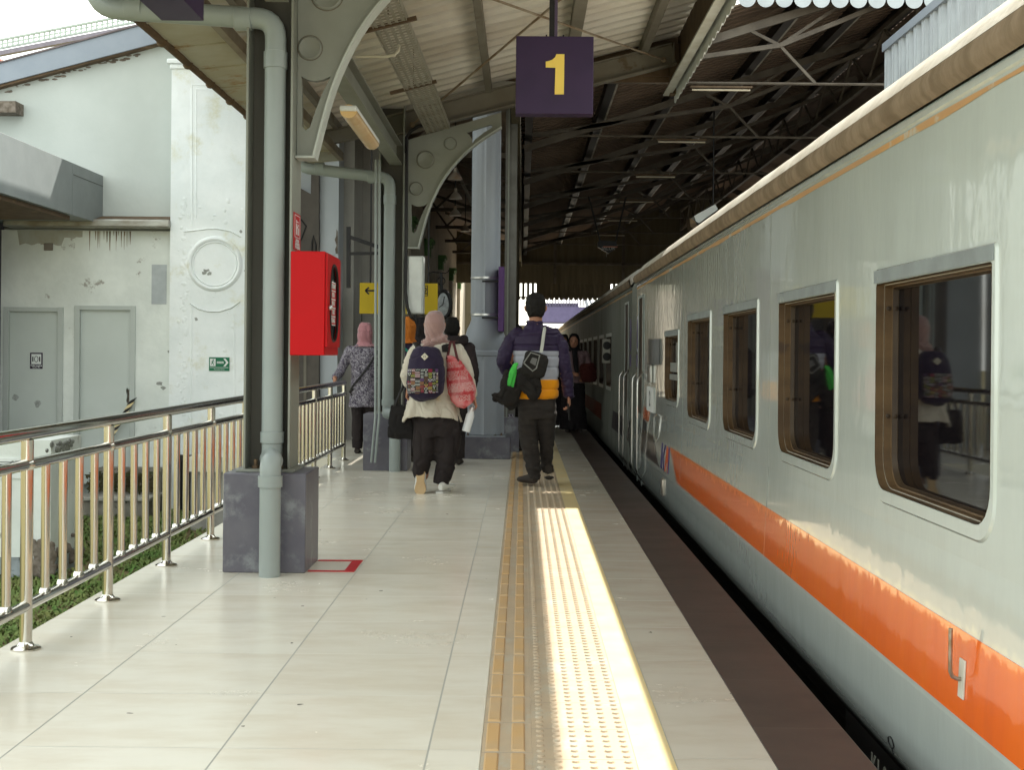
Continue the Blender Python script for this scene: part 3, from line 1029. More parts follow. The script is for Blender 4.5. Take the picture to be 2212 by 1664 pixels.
# lower wall slightly forward, door openings
zt = WB(200, 500)[1]
doors = [(25, 137, 665), (177, 292, 662)]
b = B()
yl = YB - 0.12
edges = []
for (xa, xb, yt) in doors:
    edges.append((WB(xa, yt)[0] - 0.0, WB(xb, yt)[0], WB(xa, yt + 4)[1]))
zb = -0.80
xlw = WB(10, 700)[0]
xs = [xlw] + [v for e in edges for v in (e[0], e[1])] + [xr]
for i in range(0, len(xs) - 1, 2):
    b.box(xs[i], xs[i + 1], yl, YB - 0.001, zb, zt)
for e in edges:
    b.box(e[0] + 0.0002, e[1] - 0.0002, yl + 0.0005, YB - 0.001, e[2], zt)
b.build('lower_wall', m_plas2, ob, smooth=0)
for i, e in enumerate(edges):
    fr_ = B()
    fr_.box(e[0] - 0.045, e[0] + 0.02, yl - 0.02, yl + 0.08, zb + 0.3, e[2] + 0.03)
    fr_.box(e[1] - 0.02, e[1] + 0.045, yl - 0.02, yl + 0.08, zb + 0.3, e[2] + 0.03)
    fr_.box(e[0] + 0.0205, e[1] - 0.0205, yl - 0.019, yl + 0.08, e[2] - 0.025, e[2] + 0.029)
    fr_.build('door_frame', m_plas, ob, bevel=0.003)
    d = B()
    if i == 0:
        d.box(e[0] + 0.021, e[1] - 0.021, yl + 0.03, yl + 0.07, zb + 0.3, e[2] - 0.026)
    else:
        hx0, hz0 = WB(277, 872)
        hx1, hz1 = WB(293, 835)
        d.prism([(e[0] + 0.021, zb + 0.3), (e[1] - 0.021, zb + 0.3), (e[1] - 0.021, hz0 - 0.05), (hx1 - 0.045, hz0 - 0.04), (hx0, hz0 + 0.03), (hx0 + 0.012, hz0 + 0.10), (hx0 - 0.004, hz0 + 0.16), (hx0 + 0.01, hz1 - 0.01),
                 (hx0 + 0.03, hz1 - 0.045), (hx0 + 0.045, hz1 - 0.01), (e[1] - 0.021, hz1 + 0.01), (e[1] - 0.021, e[2] - 0.026), (e[0] + 0.021, e[2] - 0.026)], 'y', yl + 0.03, yl + 0.07)
        B().box(hx0 - 0.03, e[1] - 0.01, yl + 0.072, yl + 0.078, hz0 - 0.1, hz1 + 0.05).build('door_core', m_hole, ob)
    dd = d.build('door', m_door, ob)
    if i == 0:
        for (x, y, r) in ((40, 858, 7), (87, 872, 7)):
            p = WB(x, y)
            q = B()
            q.prism([(p[0] + r * 0.0058 * (0.7 + 0.5 * random.random()) * math.cos(k * 0.7), p[1] + r * 0.0058 * (0.7 + 0.6 * random.random()) * math.sin(k * 0.7)) for k in range(9)], 'y', yl + 0.027, yl + 0.0295)
            q.build('dent', M('dent_grey', (0.26, 0.27, 0.25), (0.4, 0.42, 0.4), rough=0.9, scale=30), dd, smooth=0)
        p0, p1 = WB(71, 762), WB(98, 797)
        no = B().box(p0[0], p1[0], yl + 0.0285, yl + 0.0297, p1[1], p0[1]).build('door_notice', M('notice_purple', (0.03, 0.015, 0.04), rough=0.5), dd)
        q0, q1 = WB(74, 765), WB(95, 787)
        B().box(q0[0], q1[0], yl + 0.0275, yl + 0.0284, q1[1], q0[1]).build('notice_panel', m_white, dd)
        cx, cz = (q0[0] + q1[0]) / 2, (q0[1] + q1[1]) / 2
        b = B()
        b.tube([(cx + 0.022 * math.cos(t), yl + 0.026, cz + 0.035 * math.sin(t)) for t in [2 * PI * k / 16 for k in range(17)]], 0.0035, 6, cap=False)
        for sx in (-1, 1):
            b.box(cx + sx * 0.042 - 0.007, cx + sx * 0.042 + 0.007, yl + 0.025, yl + 0.027, cz - 0.03, cz + 0.03)
        b.build('pictogram', m_black, dd)
        text_bm('Toilet Jongkok', 0.032, m_white, 'lettering', dd, frame(((p0[0] + p1[0]) / 2, yl + 0.0275, p1[1] + 0.038), (1, 0, 0), (0, 0, 1)), 0.0004, bold=0.0008, sx=0.75)
        text_bm('Squatting Toilet', 0.018, m_white, 'lettering', dd, frame(((p0[0] + p1[0]) / 2, yl + 0.0275, p1[1] + 0.015), (1, 0, 0), (0, 0, 1)), 0.0004, sx=0.8)
# hazard tape
tp = thing('hazard_tape', 'yellow and black hazard tape hanging from the broken door', 'tape', (WB(265, 900)[0], yl - 0.05, 0))
pa, pb = Vector(W(289, 862, yl - 0.05)), Vector(W(238, 950, yl - 0.12))
n = 9
for i in range(n):
    a = pa.lerp(pb, i / n)
    c2 = pa.lerp(pb, (i + 1) / n)
    sk = Vector((-0.02, 0, -0.01))
    w_ = Vector((0.042, 0, 0.022))
    q = B().add([a - w_, a + w_, c2 + w_ + sk, c2 - w_ + sk, a - w_ + Vector((0, 0.002, 0)), a + w_ + Vector((0, 0.002, 0)), c2 + w_ + sk + Vector((0, 0.002, 0)), c2 - w_ + sk + Vector((0, 0.002, 0))],
                [(0, 1, 2, 3), (7, 6, 5, 4), (0, 4, 5, 1), (1, 5, 6, 2), (2, 6, 7, 3), (3, 7, 4, 0)])
    q.build('tape_band', m_black if i % 2 == 0 else m_yel, tp, smooth=0)
# lean ledge / gutter over the doors
p0, p1 = WB(30, 480), WB(383, 498)
b = B().box(p0[0], p1[0], YB - 0.36, YB - 0.125, p1[1] + 0.0, p1[1] + 0.1)
b.build('ledge_gutter', M('gutter_metal', (0.40, 0.40, 0.36), (0.22, 0.19, 0.15), rough=0.4, metal=0.5, scale=2.5, stretch=(1, 1, 3)), ob, bevel=0.02)
b = B().prism([(YB - 0.30, p1[1] + 0.105), (YB - 0.002, p1[1] + 0.105), (YB - 0.002, p1[1] + 0.17)], 'x', p0[0] - 0.1, p1[0] + 0.02)
b.build('ledge_flashing', m_brown, ob)
# rust runs and bricked vent
b = B()
for k in range(26):
    x = WB(200 + 90 * random.random(), 500)[0]
    L = random.uniform(0.03, 0.26)
    wd = random.uniform(0.003, 0.009)
    b.prism([(x - wd, zt - 0.005), (x + wd, zt - 0.005), (x + wd * 0.3, zt - L), (x - wd * 0.2, zt - L * 0.9)], 'y', yl - 0.002, yl - 0.0005)
b.build('rust_run', m_stain, ob, smooth=0)
b = B()
pts = [(WB(50, 0)[0], zt - 0.004), (WB(190, 0)[0], zt - 0.004)]
for k in range(22):
    pts.append((WB(190 - 135 * k / 21, 0)[0], zt - 0.13 - 0.03 * random.random() - (0.03 if k > 6 else -0.05)))
b.prism(pts, 'y', yl - 0.0013, yl - 0.0004)
b.build('damp_band', M('damp_tan', (0.36, 0.33, 0.25), (0.44, 0.46, 0.42), rough=0.9, scale=2.5, stretch=(1, 1, 0.6)), ob, smooth=0)

p = WB(113, 535)
B().box(p[0] - 0.055, p[0] + 0.055, yl - 0.02, yl - 0.0005, p[1] - 0.045, p[1] + 0.045).build('vent_block', M('vent_brown', (0.22, 0.19, 0.16), rough=0.9, bump=0.01, bscale=40), ob, bevel=0.006)
B().box(WB(334, 580)[0], WB(366, 580)[0], yl - 0.004, yl - 0.0005, WB(0, 655)[1], WB(0, 570)[1]).build('plaster_patch', M('patch_grey', (0.46, 0.49, 0.50), rough=0.8), ob)

# pilaster
px0, px1 = xr, WB(560, 300)[0]
yp = YB - 0.30
zcap = W(383, 150, YB).z
b = B().box(px0, px1, yp, YB + 0.26, -0.8, zcap)
b.build('pilaster', m_pil, ob, smooth=0)
b = B()
b.box(px0 - 0.05, px1 + 0.05, yp - 0.05, YB + 0.25, zcap + 0.0005, zcap + 0.06)
b.box(px0 - 0.02, px1 + 0.02, yp - 0.025, YB + 0.25, zcap - 0.06, zcap)
b.build('pilaster_cap', m_pil, ob, bevel=0.015)
b = B().box(px0 + 0.15, px1, YB - 0.2, YB + 0.2, zcap + 0.065, zcap + 0.5)
b.build('pilaster_finial', M('pale_green_paint', (0.35, 0.58, 0.46), rough=0.7), ob)
# moulded frames: raised strips, roundel, segment arch
def strip(pts, wd, name='moulding', r=0.009, parent=ob):
    P3 = [(W(x, y, yp).x, yp + 0.004, W(x, y, yp).z) for x, y in pts]
    q = B().tube(P3, [(wd, r)] * len(P3), 8, up=None)
    return q.build(name, m_pil, parent, smooth=50)
def ring(cx, cy, r, wd, d):
    c = W(cx, cy, yp)
    rr = r * yp / F
    q = B()
    q.lathe([(rr - wd, 0.0), (rr - wd, -d * 0.6), (rr - wd * 0.5, -d), (rr, -d * 0.7), (rr + wd * 0.3, 0)], (c.x, yp, c.z), 40, 'y')
    n = 40
    q.f = [f for f in q.f if len(f) < 10]
    q.m = q.m[:len(q.f)]
    q.build('roundel', m_pil, ob, smooth=50)
ring(464, 570, 58, 0.045, 0.03)
ring(464, 570, 49, 0.02, 0.015)
strip([(415, 490), (414, 182), (560, 186)], 0.018)
strip([(424, 470), (424, 192), (560, 196)], 0.012)
strip([(409 + 2 * k, 0) for k in range(0)] or [(398, 500 + 0), (420, 498), (450, 494), (470, 494), (500, 500), (520, 512)], 0.02)
strip([(410, 655), (428, 667), (450, 673), (475, 673), (500, 665), (518, 652)], 0.022)
strip([(414, 660), (412, 1000)], 0.016)
strip([(506, 680), (507, 1000)], 0.014)
# blisters of peeling plaster on the pilaster
b = B()
for k in range(150):
    x = random.choice([random.gauss(398, 7), random.uniform(385, 530), random.gauss(397, 5)])
    y = random.uniform(430, 960)
    if (x - 464) ** 2 + (y - 570) ** 2 < 55 ** 2 and random.random() < 0.7:
        continue
    p = W(x, y, yp)
    r = random.uniform(0.008, 0.035)
    b.ball((p.x, yp + 0.001, p.z), (r, 0.005, r * random.uniform(0.5, 1.6)), 8)
b.build('peeling_patch', m_pil, ob)
b = B()
for (x, y, r) in ((446, 585, 6), (452, 592, 5), (441, 590, 5), (520, 500, 4), (424, 690, 4), (372, 690, 4), (380, 700, 5), (366, 760, 4), (345, 830, 6), (352, 838, 5), (530, 585, 3)):
    p = W(x, y, yp)
    yq = yp - 0.003 if x > 384 else yl - 0.003
    p = W(x, y, yq)
    b.prism([(p.x + r * 0.0058 * (0.5 + random.random()) * math.cos(k * 0.8), p.z + r * 0.0042 * (0.5 + random.random()) * math.sin(k * 0.8)) for k in range(8)], 'y', yq, yq + 0.002)
b.build('missing_plaster', M('bare_render', (0.33, 0.34, 0.31), (0.25, 0.25, 0.23), rough=0.95, scale=25), ob, smooth=0)
# exit sign on the pilaster
s = thing('exit_route_sign', 'green emergency route sign with running figure and arrow on the pilaster', 'sign', (W(474, 787, yp).x, yp - 0.01, W(474, 787, yp).z))
p0, p1 = W(452, 772, yp), W(496, 802, yp)
m_green = M('sign_green', (0.015, 0.16, 0.075), rough=0.5)
B().box(p0.x - 0.006, p1.x + 0.006, yp - 0.006, yp - 0.001, p1.z - 0.006, p0.z + 0.006).build('backing', m_white, s)
B().box(p0.x, p1.x, yp - 0.0085, yp - 0.0062, p1.z, p0.z).build('plate', m_green, s)
wv, hv = p1.x - p0.x, p0.z - p1.z
def sx_(a):
    return p0.x + wv * a
def sz_(a):
    return p1.z + hv * a
b = B()
ya, yb = yp - 0.0105, yp - 0.0087
b.prism([(sx_(.70), sz_(.92)), (sx_(.80), sz_(.92)), (sx_(.95), sz_(.62)), (sx_(.80), sz_(.34)), (sx_(.70), sz_(.34)), (sx_(.84), sz_(.62))], 'y', ya, yb)
b.box(sx_(.38), sx_(.72), ya, yb, sz_(.55), sz_(.70))
b.box(sx_(.05), sx_(.32), ya, yb, sz_(.36), sz_(.90))
b.box(sx_(.05), sx_(.95), ya, yb, sz_(.24), sz_(.27))
b.build('arrow', m_white, s, smooth=0)
b = B()
yc, yd = yp - 0.0125, yp - 0.0107
b.ball((sx_(.21), (yc + yd) / 2, sz_(.82)), (0.008, 0.002, 0.008), 8)
b.bar((sx_(.20), yc, sz_(.76)), (sx_(.17), yc, sz_(.58)), 0.002, 0.012)
b.bar((sx_(.17), yc, sz_(.58)), (sx_(.24), yc, sz_(.50)), 0.002, 0.008)
b.bar((sx_(.24), yc, sz_(.50)), (sx_(.22), yc, sz_(.42)), 0.002, 0.007)
b.bar((sx_(.17), yc, sz_(.58)), (sx_(.10), yc, sz_(.48)), 0.002, 0.008)
b.bar((sx_(.19), yc, sz_(.72)), (sx_(.27), yc, sz_(.66)), 0.002, 0.006)
b.bar((sx_(.19), yc, sz_(.72)), (sx_(.11), yc, sz_(.66)), 0.002, 0.006)
b.build('running_figure', m_green, s, smooth=0)
text_bm('JALUR EVAKUASI', 0.026, m_green, 'lettering', s, frame((sx_(.55), yp - 0.0112, sz_(.62)), (1, 0, 0), (0, 0, 1)), 0.0004, sx=0.5)
text_bm('Evacuation Route', 0.020, m_white, 'lettering', s, frame((sx_(.5), yp - 0.0095, sz_(.12)), (1, 0, 0), (0, 0, 1)), 0.0004, sx=0.9)

# side wing wall at the far left
sw = thing('side_wing', 'dark grey clad wing at the left end of the white outbuilding', 'building', (-7, 15, -0.8))
B().box(-9.0, WB(8, 700)[0], 15.2, YB + 0.2, -0.8, 2.7).build('wall', M('clad_dark', (0.17, 0.16, 0.20), (0.15, 0.14, 0.18), rough=0.5), sw)
B().box(-9.0, WB(8, 700)[0] + 0.003, 15.19, 15.197, 0.6, 0.61).build('panel_joint', m_black, sw)

# grey box canopy on the left
cb = thing('walkway_canopy', 'grey panelled box canopy running to the white outbuilding', 'canopy', (-6, 12, 2.7))
B().box(-9.5, -5.19, 6.0, 14.9, 2.70, 3.30).build('box_panel', m_canb, cb, bevel=0.004)
B().box(-9.5, -5.19, 14.91, 15.99, 2.70, 3.30).build('end_panel', m_canb, cb, bevel=0.004)
B().box(-5.1895, -5.186, 14.93, 15.98, 3.165, 3.17).build('panel_joint', m_black, cb)
B().box(-9.4, -5.25, 6.1, 15.0, 2.65, 2.699).build('underside', m_brown, cb)

# low white wall block by the lawn
lb = thing('low_wall', 'low white plastered wall block with a crumbled patch, standing on the lawn', 'wall', (-5, 11.4, -0.8))
zt_ = 0.375
B().box(-7.5, -3.99, 11.0, 11.75, -0.62, zt_).build('body', m_plas2, lb, smooth=0)
B().box(-7.5, -3.985, 10.99, 11.76, -0.8, -0.6205).build('footing', M('footing_grey', (0.32, 0.36, 0.38), (0.2, 0.22, 0.22), rough=0.9, c3=(0.06, 0.06, 0.05), s3=0.55, sc3=4), lb)
b = B()
for k in range(60):
    x = random.gauss(-4.02, 0.07)
    z = random.uniform(-0.78, -0.5)
    r = random.uniform(0.02, 0.06)
    b.ball((min(x, -3.975), random.choice([10.985, random.uniform(11, 11.7)]) if x > -4.02 else 10.985, z), (r, 0.015, r), 8)
b.build('crumbled_corner', m_hole, lb)
p = W(150, 975, 11.3)
b = B()
for k in range(40):
    y = 11.3 + random.gauss(0, 0.13)
    z = zt_ - 0.03 - abs(random.gauss(0, 0.06))
    r = random.uniform(0.015, 0.045)
    b.ball((-3.985, y, z), (0.012, r, r * 0.7), 8)
b.build('crumbled_patch', M('patch_rough', (0.3, 0.31, 0.28), (0.14, 0.14, 0.12), rough=0.95, scale=30, bump=0.01), lb)
q = B().box(-4.62, -4.2, 10.985, 10.9995, 0.05, 0.22).build('notice', m_white, lb)
for k in range(3):
    B().box(-4.58, -4.30, 10.9835, 10.9848, 0.185 - k * 0.02, 0.191 - k * 0.02).build('notice_line', m_black, q)
B().tube([(-4.50 + 0.035 * math.cos(t), 10.982, 0.10 + 0.035 * math.sin(t)) for t in [2 * PI * k / 16 for k in range(17)]], 0.006, 6, cap=False).build('notice_ring', m_redp, q)
text_bm('BUKA', 0.03, m_black, 'lettering', q, frame((-4.28, 10.984, 0.19), (1, 0, 0), (0, 0, 1)), 0.0004)

# planter ledge and dark opening at the building foot
pl = thing('stone_planter', 'low stone planter ledge with dark plants at the foot of the outbuilding', 'planter', (-4.5, 15.3, -0.8))
m_stone = M('old_stone', (0.26, 0.24, 0.20), (0.16, 0.15, 0.12), rough=0.95, scale=4, bump=0.01, bscale=20, c3=(0.05, 0.06, 0.03), s3=0.56, sc3=4)
xa, xb = W(181, 1100, 15.2).x, W(330, 1100, 15.2).x
B().box(xa, xb, 15.0, 15.86, -0.8, -0.60).build('base', m_stone, pl, bevel=0.01)
B().box(xa - 0.03, xb + 0.03, 14.96, 15.86, -0.5995, -0.555).build('slab', M('slab_grey', (0.42, 0.40, 0.35), (0.3, 0.29, 0.25), rough=0.9, scale=6), pl, bevel=0.01)
B().box(xa, xb, 15.55, 15.865, -0.554, -0.28).build('back_wall', m_stone, pl)
b = B()
for k in range(700):
    x = random.uniform(xa, xb)
    y = random.uniform(15.2, 15.5)
    z = -0.55 + 0.22 * random.random()
    a = random.random() * 6.28
    l = random.uniform(0.02, 0.05)
    b.add([(x, y, z), (x + l * math.cos(a), y + l * 0.4 * math.sin(a), z + 0.02), (x + l * 1.4 * math.cos(a + 0.3), y, z + random.uniform(-0.02, 0.05)), (x + 0.02, y + 0.01, z + 0.04)], [(0, 1, 2, 3)])
b.build('dark_foliage', M('dark_leaf', (0.03, 0.05, 0.015), (0.08, 0.06, 0.03), rough=0.8), pl, smooth=0)
op = thing('dark_opening', 'black low opening with grating under the wall by the pilaster', 'grating', (-3.9, 15.6, -0.8))
xa, xb = W(390, 1050, 15.6).x, W(487, 1050, 15.6).x
b = B().box(xa, xb, 15.58, 15.62, W(400, 1105, 15.6).z, W(400, 990, 15.6).z)
b.build('recess', m_black, op)
b = B()
k = 0
x = xa
while x < xb:
    b.box(x, x + 0.012, 15.555, 15.579, -0.72, W(400, 990, 15.6).z)
    x += 0.07
b.box(xa, xb, 15.55, 15.58, W(400, 991, 15.6).z - 0.02, W(400, 986, 15.6).z + 0.02)
b.build('bar', M('dark_iron', (0.05, 0.045, 0.04), rough=0.7), op)

# lattice boom far behind, red roof corner
bo = thing('lattice_boom', 'pale lattice boom crossing the sky behind the outbuilding roof', 'crane', (-30, 60, 10))
Yb = 60
a, c2 = W(-40, 112, Yb), W(300, 46, Yb)
m_lat = M('pale_lattice', (0.38, 0.44, 0.40), rough=0.6)
b = B()
up = Vector((0, 0, 1))
h = 18 * Yb / F
for dz in (0.0, h):
    b.bar(a + up * dz, c2 + up * dz, 0.12, 0.09)
N = 30
for i in range(N + 1):
    p = a.lerp(c2, i / N)
    b.bar(p, p + up * h, 0.07, 0.07, up=(0, 1, 0))
    if i < N:
        q = a.lerp(c2, (i + 1) / N)
        b.bar(p + up * h * 0.5, q + up * h * 0.5, 0.06, 0.05)
b.build('lattice', m_lat, bo, smooth=0)
b = B()
b.bar(a - up * 0.25, c2 - up * 0.25, 0.3, 0.2)
b.build('lower_chord', M('boom_purple_grey', (0.22, 0.20, 0.24), rough=0.6), bo, smooth=0)
p = W(205, 70, Yb)
b = B()
b.bar(p, p + Vector((0.35, 0, -1.0)), 0.08, 0.08, up=(0, 1, 0))
b.bar(p + Vector((0.35, 0, 0)), p + Vector((0.7, 0, -1.0)), 0.08, 0.08, up=(0, 1, 0))
for k in range(4):
    b.bar(p + Vector((0.35 * k / 4, 0, -0.25 * k)), p + Vector((0.35 + 0.35 * k / 4, 0, -0.25 * k - 0.1)), 0.06, 0.06, up=(0, 1, 0))
b.build('hoist', m_lat, bo, smooth=0)
hs = thing('far_house', 'corner of a pale house with red roof at the far left', 'house', (-18, 38, 0))
p = W(-30, 175, 38)
B().box(p.x - 6, W(5, 175, 38).x, 38, 44, -0.8, p.z).build('wall', m_plas, hs)
B().prism([(p.x - 6, p.z + 0.0), (W(56, 178, 38).x, p.z - 0.15), (W(0, 128, 38).x, W(0, 125, 38).z), (p.x - 6, W(0, 100, 38).z)], 'y', 37.8, 44).build('roof', M('red_tile', (0.33, 0.10, 0.07), (0.25, 0.08, 0.06), rough=0.8), hs)
# ------------------------------------------------------------ train
XT = 1.2


SK = [(1.42, -0.32), (1.30, -0.235), (1.225, -0.165), (1.192, -0.115), (1.182, -0.06), (1.1802, 0.16)]


def skx(z):
    for (xa, za), (xb, zb) in zip(SK, SK[1:]):
        if za <= z <= zb:
            return xa + (xb - xa) * (z - za) / (zb - za)
    return tum(z)


def tum(z):
    """the side sheet leans slightly outward below the windows"""
    return XT + min(0.0, 0.045 * (z - 0.60))


def streak_mat(name, c1, c2, dirt, rough=0.22, coat=1.0, wob=0.0010):
    m, nt, b = new_mat(name)
    tc = node(nt, 'ShaderNodeTexCoord')
    mp = node(nt, 'ShaderNodeMapping', {'Vector': tc.outputs['Object'], 'Scale': (1, 2.2, 0.5)})
    n1 = node(nt, 'ShaderNodeTexNoise', {'Vector': mp.outputs[0], 'Scale': 2.0, 'Detail': 7.0, 'Roughness': 0.65})
    n2 = node(nt, 'ShaderNodeTexNoise', {'Vector': tc.outputs['Object'], 'Scale': 1.1, 'Detail': 4.0})
    col = mixc(nt, ramp(nt, n1.outputs[0], 0.3, 0.7), c1, c2)
    col = mixc(nt, math_(nt, 'MULTIPLY', ramp(nt, n1.outputs[0], 0.55, 0.8), 0.35), col, dirt)
    col = mixc(nt, math_(nt, 'MULTIPLY', ramp(nt, n2.outputs[0], 0.4, 0.8), 0.25), col, c2)
    nt.links.new(col, b.inputs['Base Color'])
    nt.links.new(math_(nt, 'MULTIPLY_ADD', n1.outputs[0], 0.12, rough - 0.06), b.inputs['Roughness'])
    b.inputs['Coat Weight'].default_value = coat
    b.inputs['Coat Roughness'].default_value = 0.04
    b.inputs['Specular IOR Level'].default_value = 0.35 if coat else 0.1
    # panel waviness: long vertical ripples, as rolled steel shows them
    mb = node(nt, 'ShaderNodeMapping', {'Vector': tc.outputs['Object'], 'Scale': (1, 2.6, 1.3)})
    nb = node(nt, 'ShaderNodeTexNoise', {'Vector': mb.outputs[0], 'Scale': 2.2, 'Detail': 3.5, 'Roughness': 0.55})
    bn = node(nt, 'ShaderNodeBump', {'Strength': 1.0, 'Distance': wob * 1.7, 'Height': nb.outputs[0]})
    nt.links.new(bn.outputs[0], b.inputs['Normal'])
    nt.links.new(bn.outputs[0], b.inputs['Coat Normal'])
    return m


m_tr = streak_mat('train_paint', (0.51, 0.555, 0.51), (0.48, 0.525, 0.485), (0.43, 0.44, 0.38))
m_or = streak_mat('train_orange', (0.90, 0.16, 0.0), (0.86, 0.13, 0.0), (0.5, 0.1, 0.02))
m_or2 = streak_mat('train_orange_shaded', (0.16, 0.02, 0.006), (0.12, 0.016, 0.006), (0.08, 0.02, 0.01), rough=0.6, coat=0.0)  # same orange on the second coach, darkened for the hall's shade
m_gs2 = streak_mat('train_grey_shaded', (0.05, 0.045, 0.045), (0.04, 0.035, 0.035), (0.05, 0.045, 0.04), rough=0.6, coat=0.0)  # grey stripe colour with the gloom of the hall put in
m_gs = streak_mat('train_grey_stripe', (0.10, 0.085, 0.085), (0.08, 0.07, 0.07), (0.12, 0.1, 0.09))
m_roofw = M('train_roof', (0.60, 0.57, 0.50), (0.46, 0.42, 0.35), rough=0.75, scale=3, stretch=(1, 1, 1), bump=0.004, bscale=25, c3=(0.33, 0.24, 0.15), s3=0.6, sc3=2.5, w3=0.08)
m_gut = M('train_gutter', (0.27, 0.205, 0.14), (0.17, 0.125, 0.08), rough=0.8, scale=3, stretch=(1, 3, 1), bump=0.003, bscale=30, c3=(0.42, 0.38, 0.30), s3=0.66, sc3=5, w3=0.06)
m_wf = M('window_flange', (0.40, 0.43, 0.40), (0.33, 0.36, 0.34), rough=0.35, scale=4, c3=(0.18, 0.14, 0.1), s3=0.64, sc3=4)
m_wb = M('window_bronze', (0.125, 0.078, 0.038), (0.075, 0.046, 0.024), rough=0.42, scale=3, stretch=(1, 1, 3), bump=0.0008, bscale=30, c3=(0.07, 0.045, 0.03), s3=0.6, sc3=6)
m_wb2 = M('window_bronze_dark', (0.06, 0.04, 0.022), (0.035, 0.023, 0.015), rough=0.5, scale=5)
m_glass = M('train_glass', (0.004, 0.003, 0.004), (0.005, 0.004, 0.005), rough=0.03, rvar=0.01, spec=0.4)
m_under = M('underframe', (0.03, 0.027, 0.025), (0.05, 0.04, 0.03), rough=0.8)


def rrect(y0, y1, z0, z1, rb, rt, n=6):
    pts = []
    for (cy, cz, a0, r) in ((y1 - rb, z0 + rb, -90, rb), (y1 - rt, z1 - rt, 0, rt), (y0 + rt, z1 - rt, 90, rt), (y0 + rb, z0 + rb, 180, rb)):
        for k in range(n + 1):
            a = R(a0 + 90 * k / n)
            pts.append((cy + r * math.cos(a), cz + r * math.sin(a)))
    return pts


def loft_yz(b, loops, xs, mi=0):
    """loops: list of same-length (y,z) outlines at depths xs"""
    n = len(loops[0])
    vs = []
    for l, x in zip(loops, xs):
        vs += [(x, p[0], p[1]) for p in l]
    fs = []
    for i in range(len(loops) - 1):
        for k in range(n):
            j = (k + 1) % n
            fs.append((i * n + k, i * n + j, (i + 1) * n + j, (i + 1) * n + k))
    b.add(vs, fs, mi)


def make_window(parent, y0, y1, z0, z1, kind=0):
    big = rrect(y0 - 0.030, y1 + 0.030, z0 - 0.046, z1 + 0.05, 0.125, 0.02)
    flo = rrect(y0 - 0.022, y1 + 0.022, z0 - 0.038, z1 + 0.042, 0.12, 0.016)
    a = rrect(y0, y1, z0, z1, 0.11, 0.012)
    wdw = B()
    loft_yz(wdw, [big, flo, a], [XT + 0.0005, XT - 0.006, XT - 0.006])
    wn = wdw.build('window', m_tr, parent, smooth=30)
    B().box(XT - 0.009, XT - 0.0062, y0 - 0.015, y1 + 0.02, z1 + 0.002, z1 + 0.045).build('head_strip', M('head_strip_grey', (0.24, 0.27, 0.27), (0.19, 0.21, 0.21), rough=0.5, scale=5, c3=(0.33, 0.35, 0.33), s3=0.6, sc3=8), wn, bevel=0.001)
    b = B()
    a2 = rrect(y0 + 0.002, y1 - 0.002, z0 + 0.002, z1 - 0.002, 0.11, 0.012)
    a3 = rrect(y0 + 0.007, y1 - 0.007, z0 + 0.007, z1 - 0.007, 0.105, 0.012)
    a4 = rrect(y0 + 0.012, y1 - 0.012, z0 + 0.012, z1 - 0.012, 0.10, 0.012)
    a5 = rrect(y0 + 0.017, y1 - 0.017, z0 + 0.017, z1 - 0.017, 0.10, 0.012)
    loft_yz(b, [a2, a2, a3, a3, a4, a4, a5], [XT - 0.0062, XT + 0.022, XT + 0.024, XT + 0.046, XT + 0.048, XT + 0.064, XT + 0.066])
    fr_ = b.build('frame', m_wb, wn, smooth=30)
    b = B()
    loft_yz(b, [rrect(y0 + 0.0025, y1 - 0.0025, z0 + 0.0025, z1 - 0.0025, 0.11, 0.012), rrect(y0 + 0.0055, y1 - 0.0055, z0 + 0.0055, z1 - 0.0055, 0.107, 0.012)], [XT + 0.021, XT + 0.021])
    b.build('seal', M('seal_light', (0.45, 0.42, 0.34), rough=0.5), wn)
    b = B()
    loft_yz(b, [rrect(y0 + 0.0122, y1 - 0.0122, z0 + 0.0122, z1 - 0.0122, 0.10, 0.012), rrect(y0 + 0.0165, y1 - 0.0165, z0 + 0.0165, z1 - 0.0165, 0.10, 0.012)], [XT + 0.0478, XT + 0.0655])
    b.build('inner_frame', m_wb2, wn)
    b = B()
    for zz in (z0 + (z1 - z0) * 0.35, z1 - (z1 - z0) * 0.12):
        b.lathe([(0.008, 0), (0.008, -0.003), (0.004, -0.005)], (XT + 0.035, y1 - 0.0075, zz), 10, 'y')
        b.lathe([(0.008, 0), (0.008, -0.003), (0.004, -0.005)], (XT + 0.056, y1 - 0.0175, zz), 10, 'y')
    b.build('screw', m_wb2, fr_)
    b = B().prism([(p[0], p[1]) for p in a5], 'x', XT + 0.0665, XT + 0.072)
    b.build('glass', m_glass, wn, smooth=20)
    if kind == 1:
        zc = z1 - 0.30
        q = B()
        q.box(XT + 0.035, XT + 0.066, y0 + 0.045, y1 - 0.045, zc + 0.01, zc + 0.085)
        q.box(XT + 0.03, XT + 0.066, y0 + 0.045, y1 - 0.045, zc - 0.055, zc - 0.01)
        for k in range(1):
            q.box(XT + 0.035, XT + 0.066, (y0 + y1) / 2 - 0.01, (y0 + y1) / 2 + 0.01, zc + 0.0855, z1 - 0.05)
        q.build('sliding_sash', M('sash_grey', (0.26, 0.27, 0.25), (0.2, 0.2, 0.18), rough=0.5), wn)
    return wn


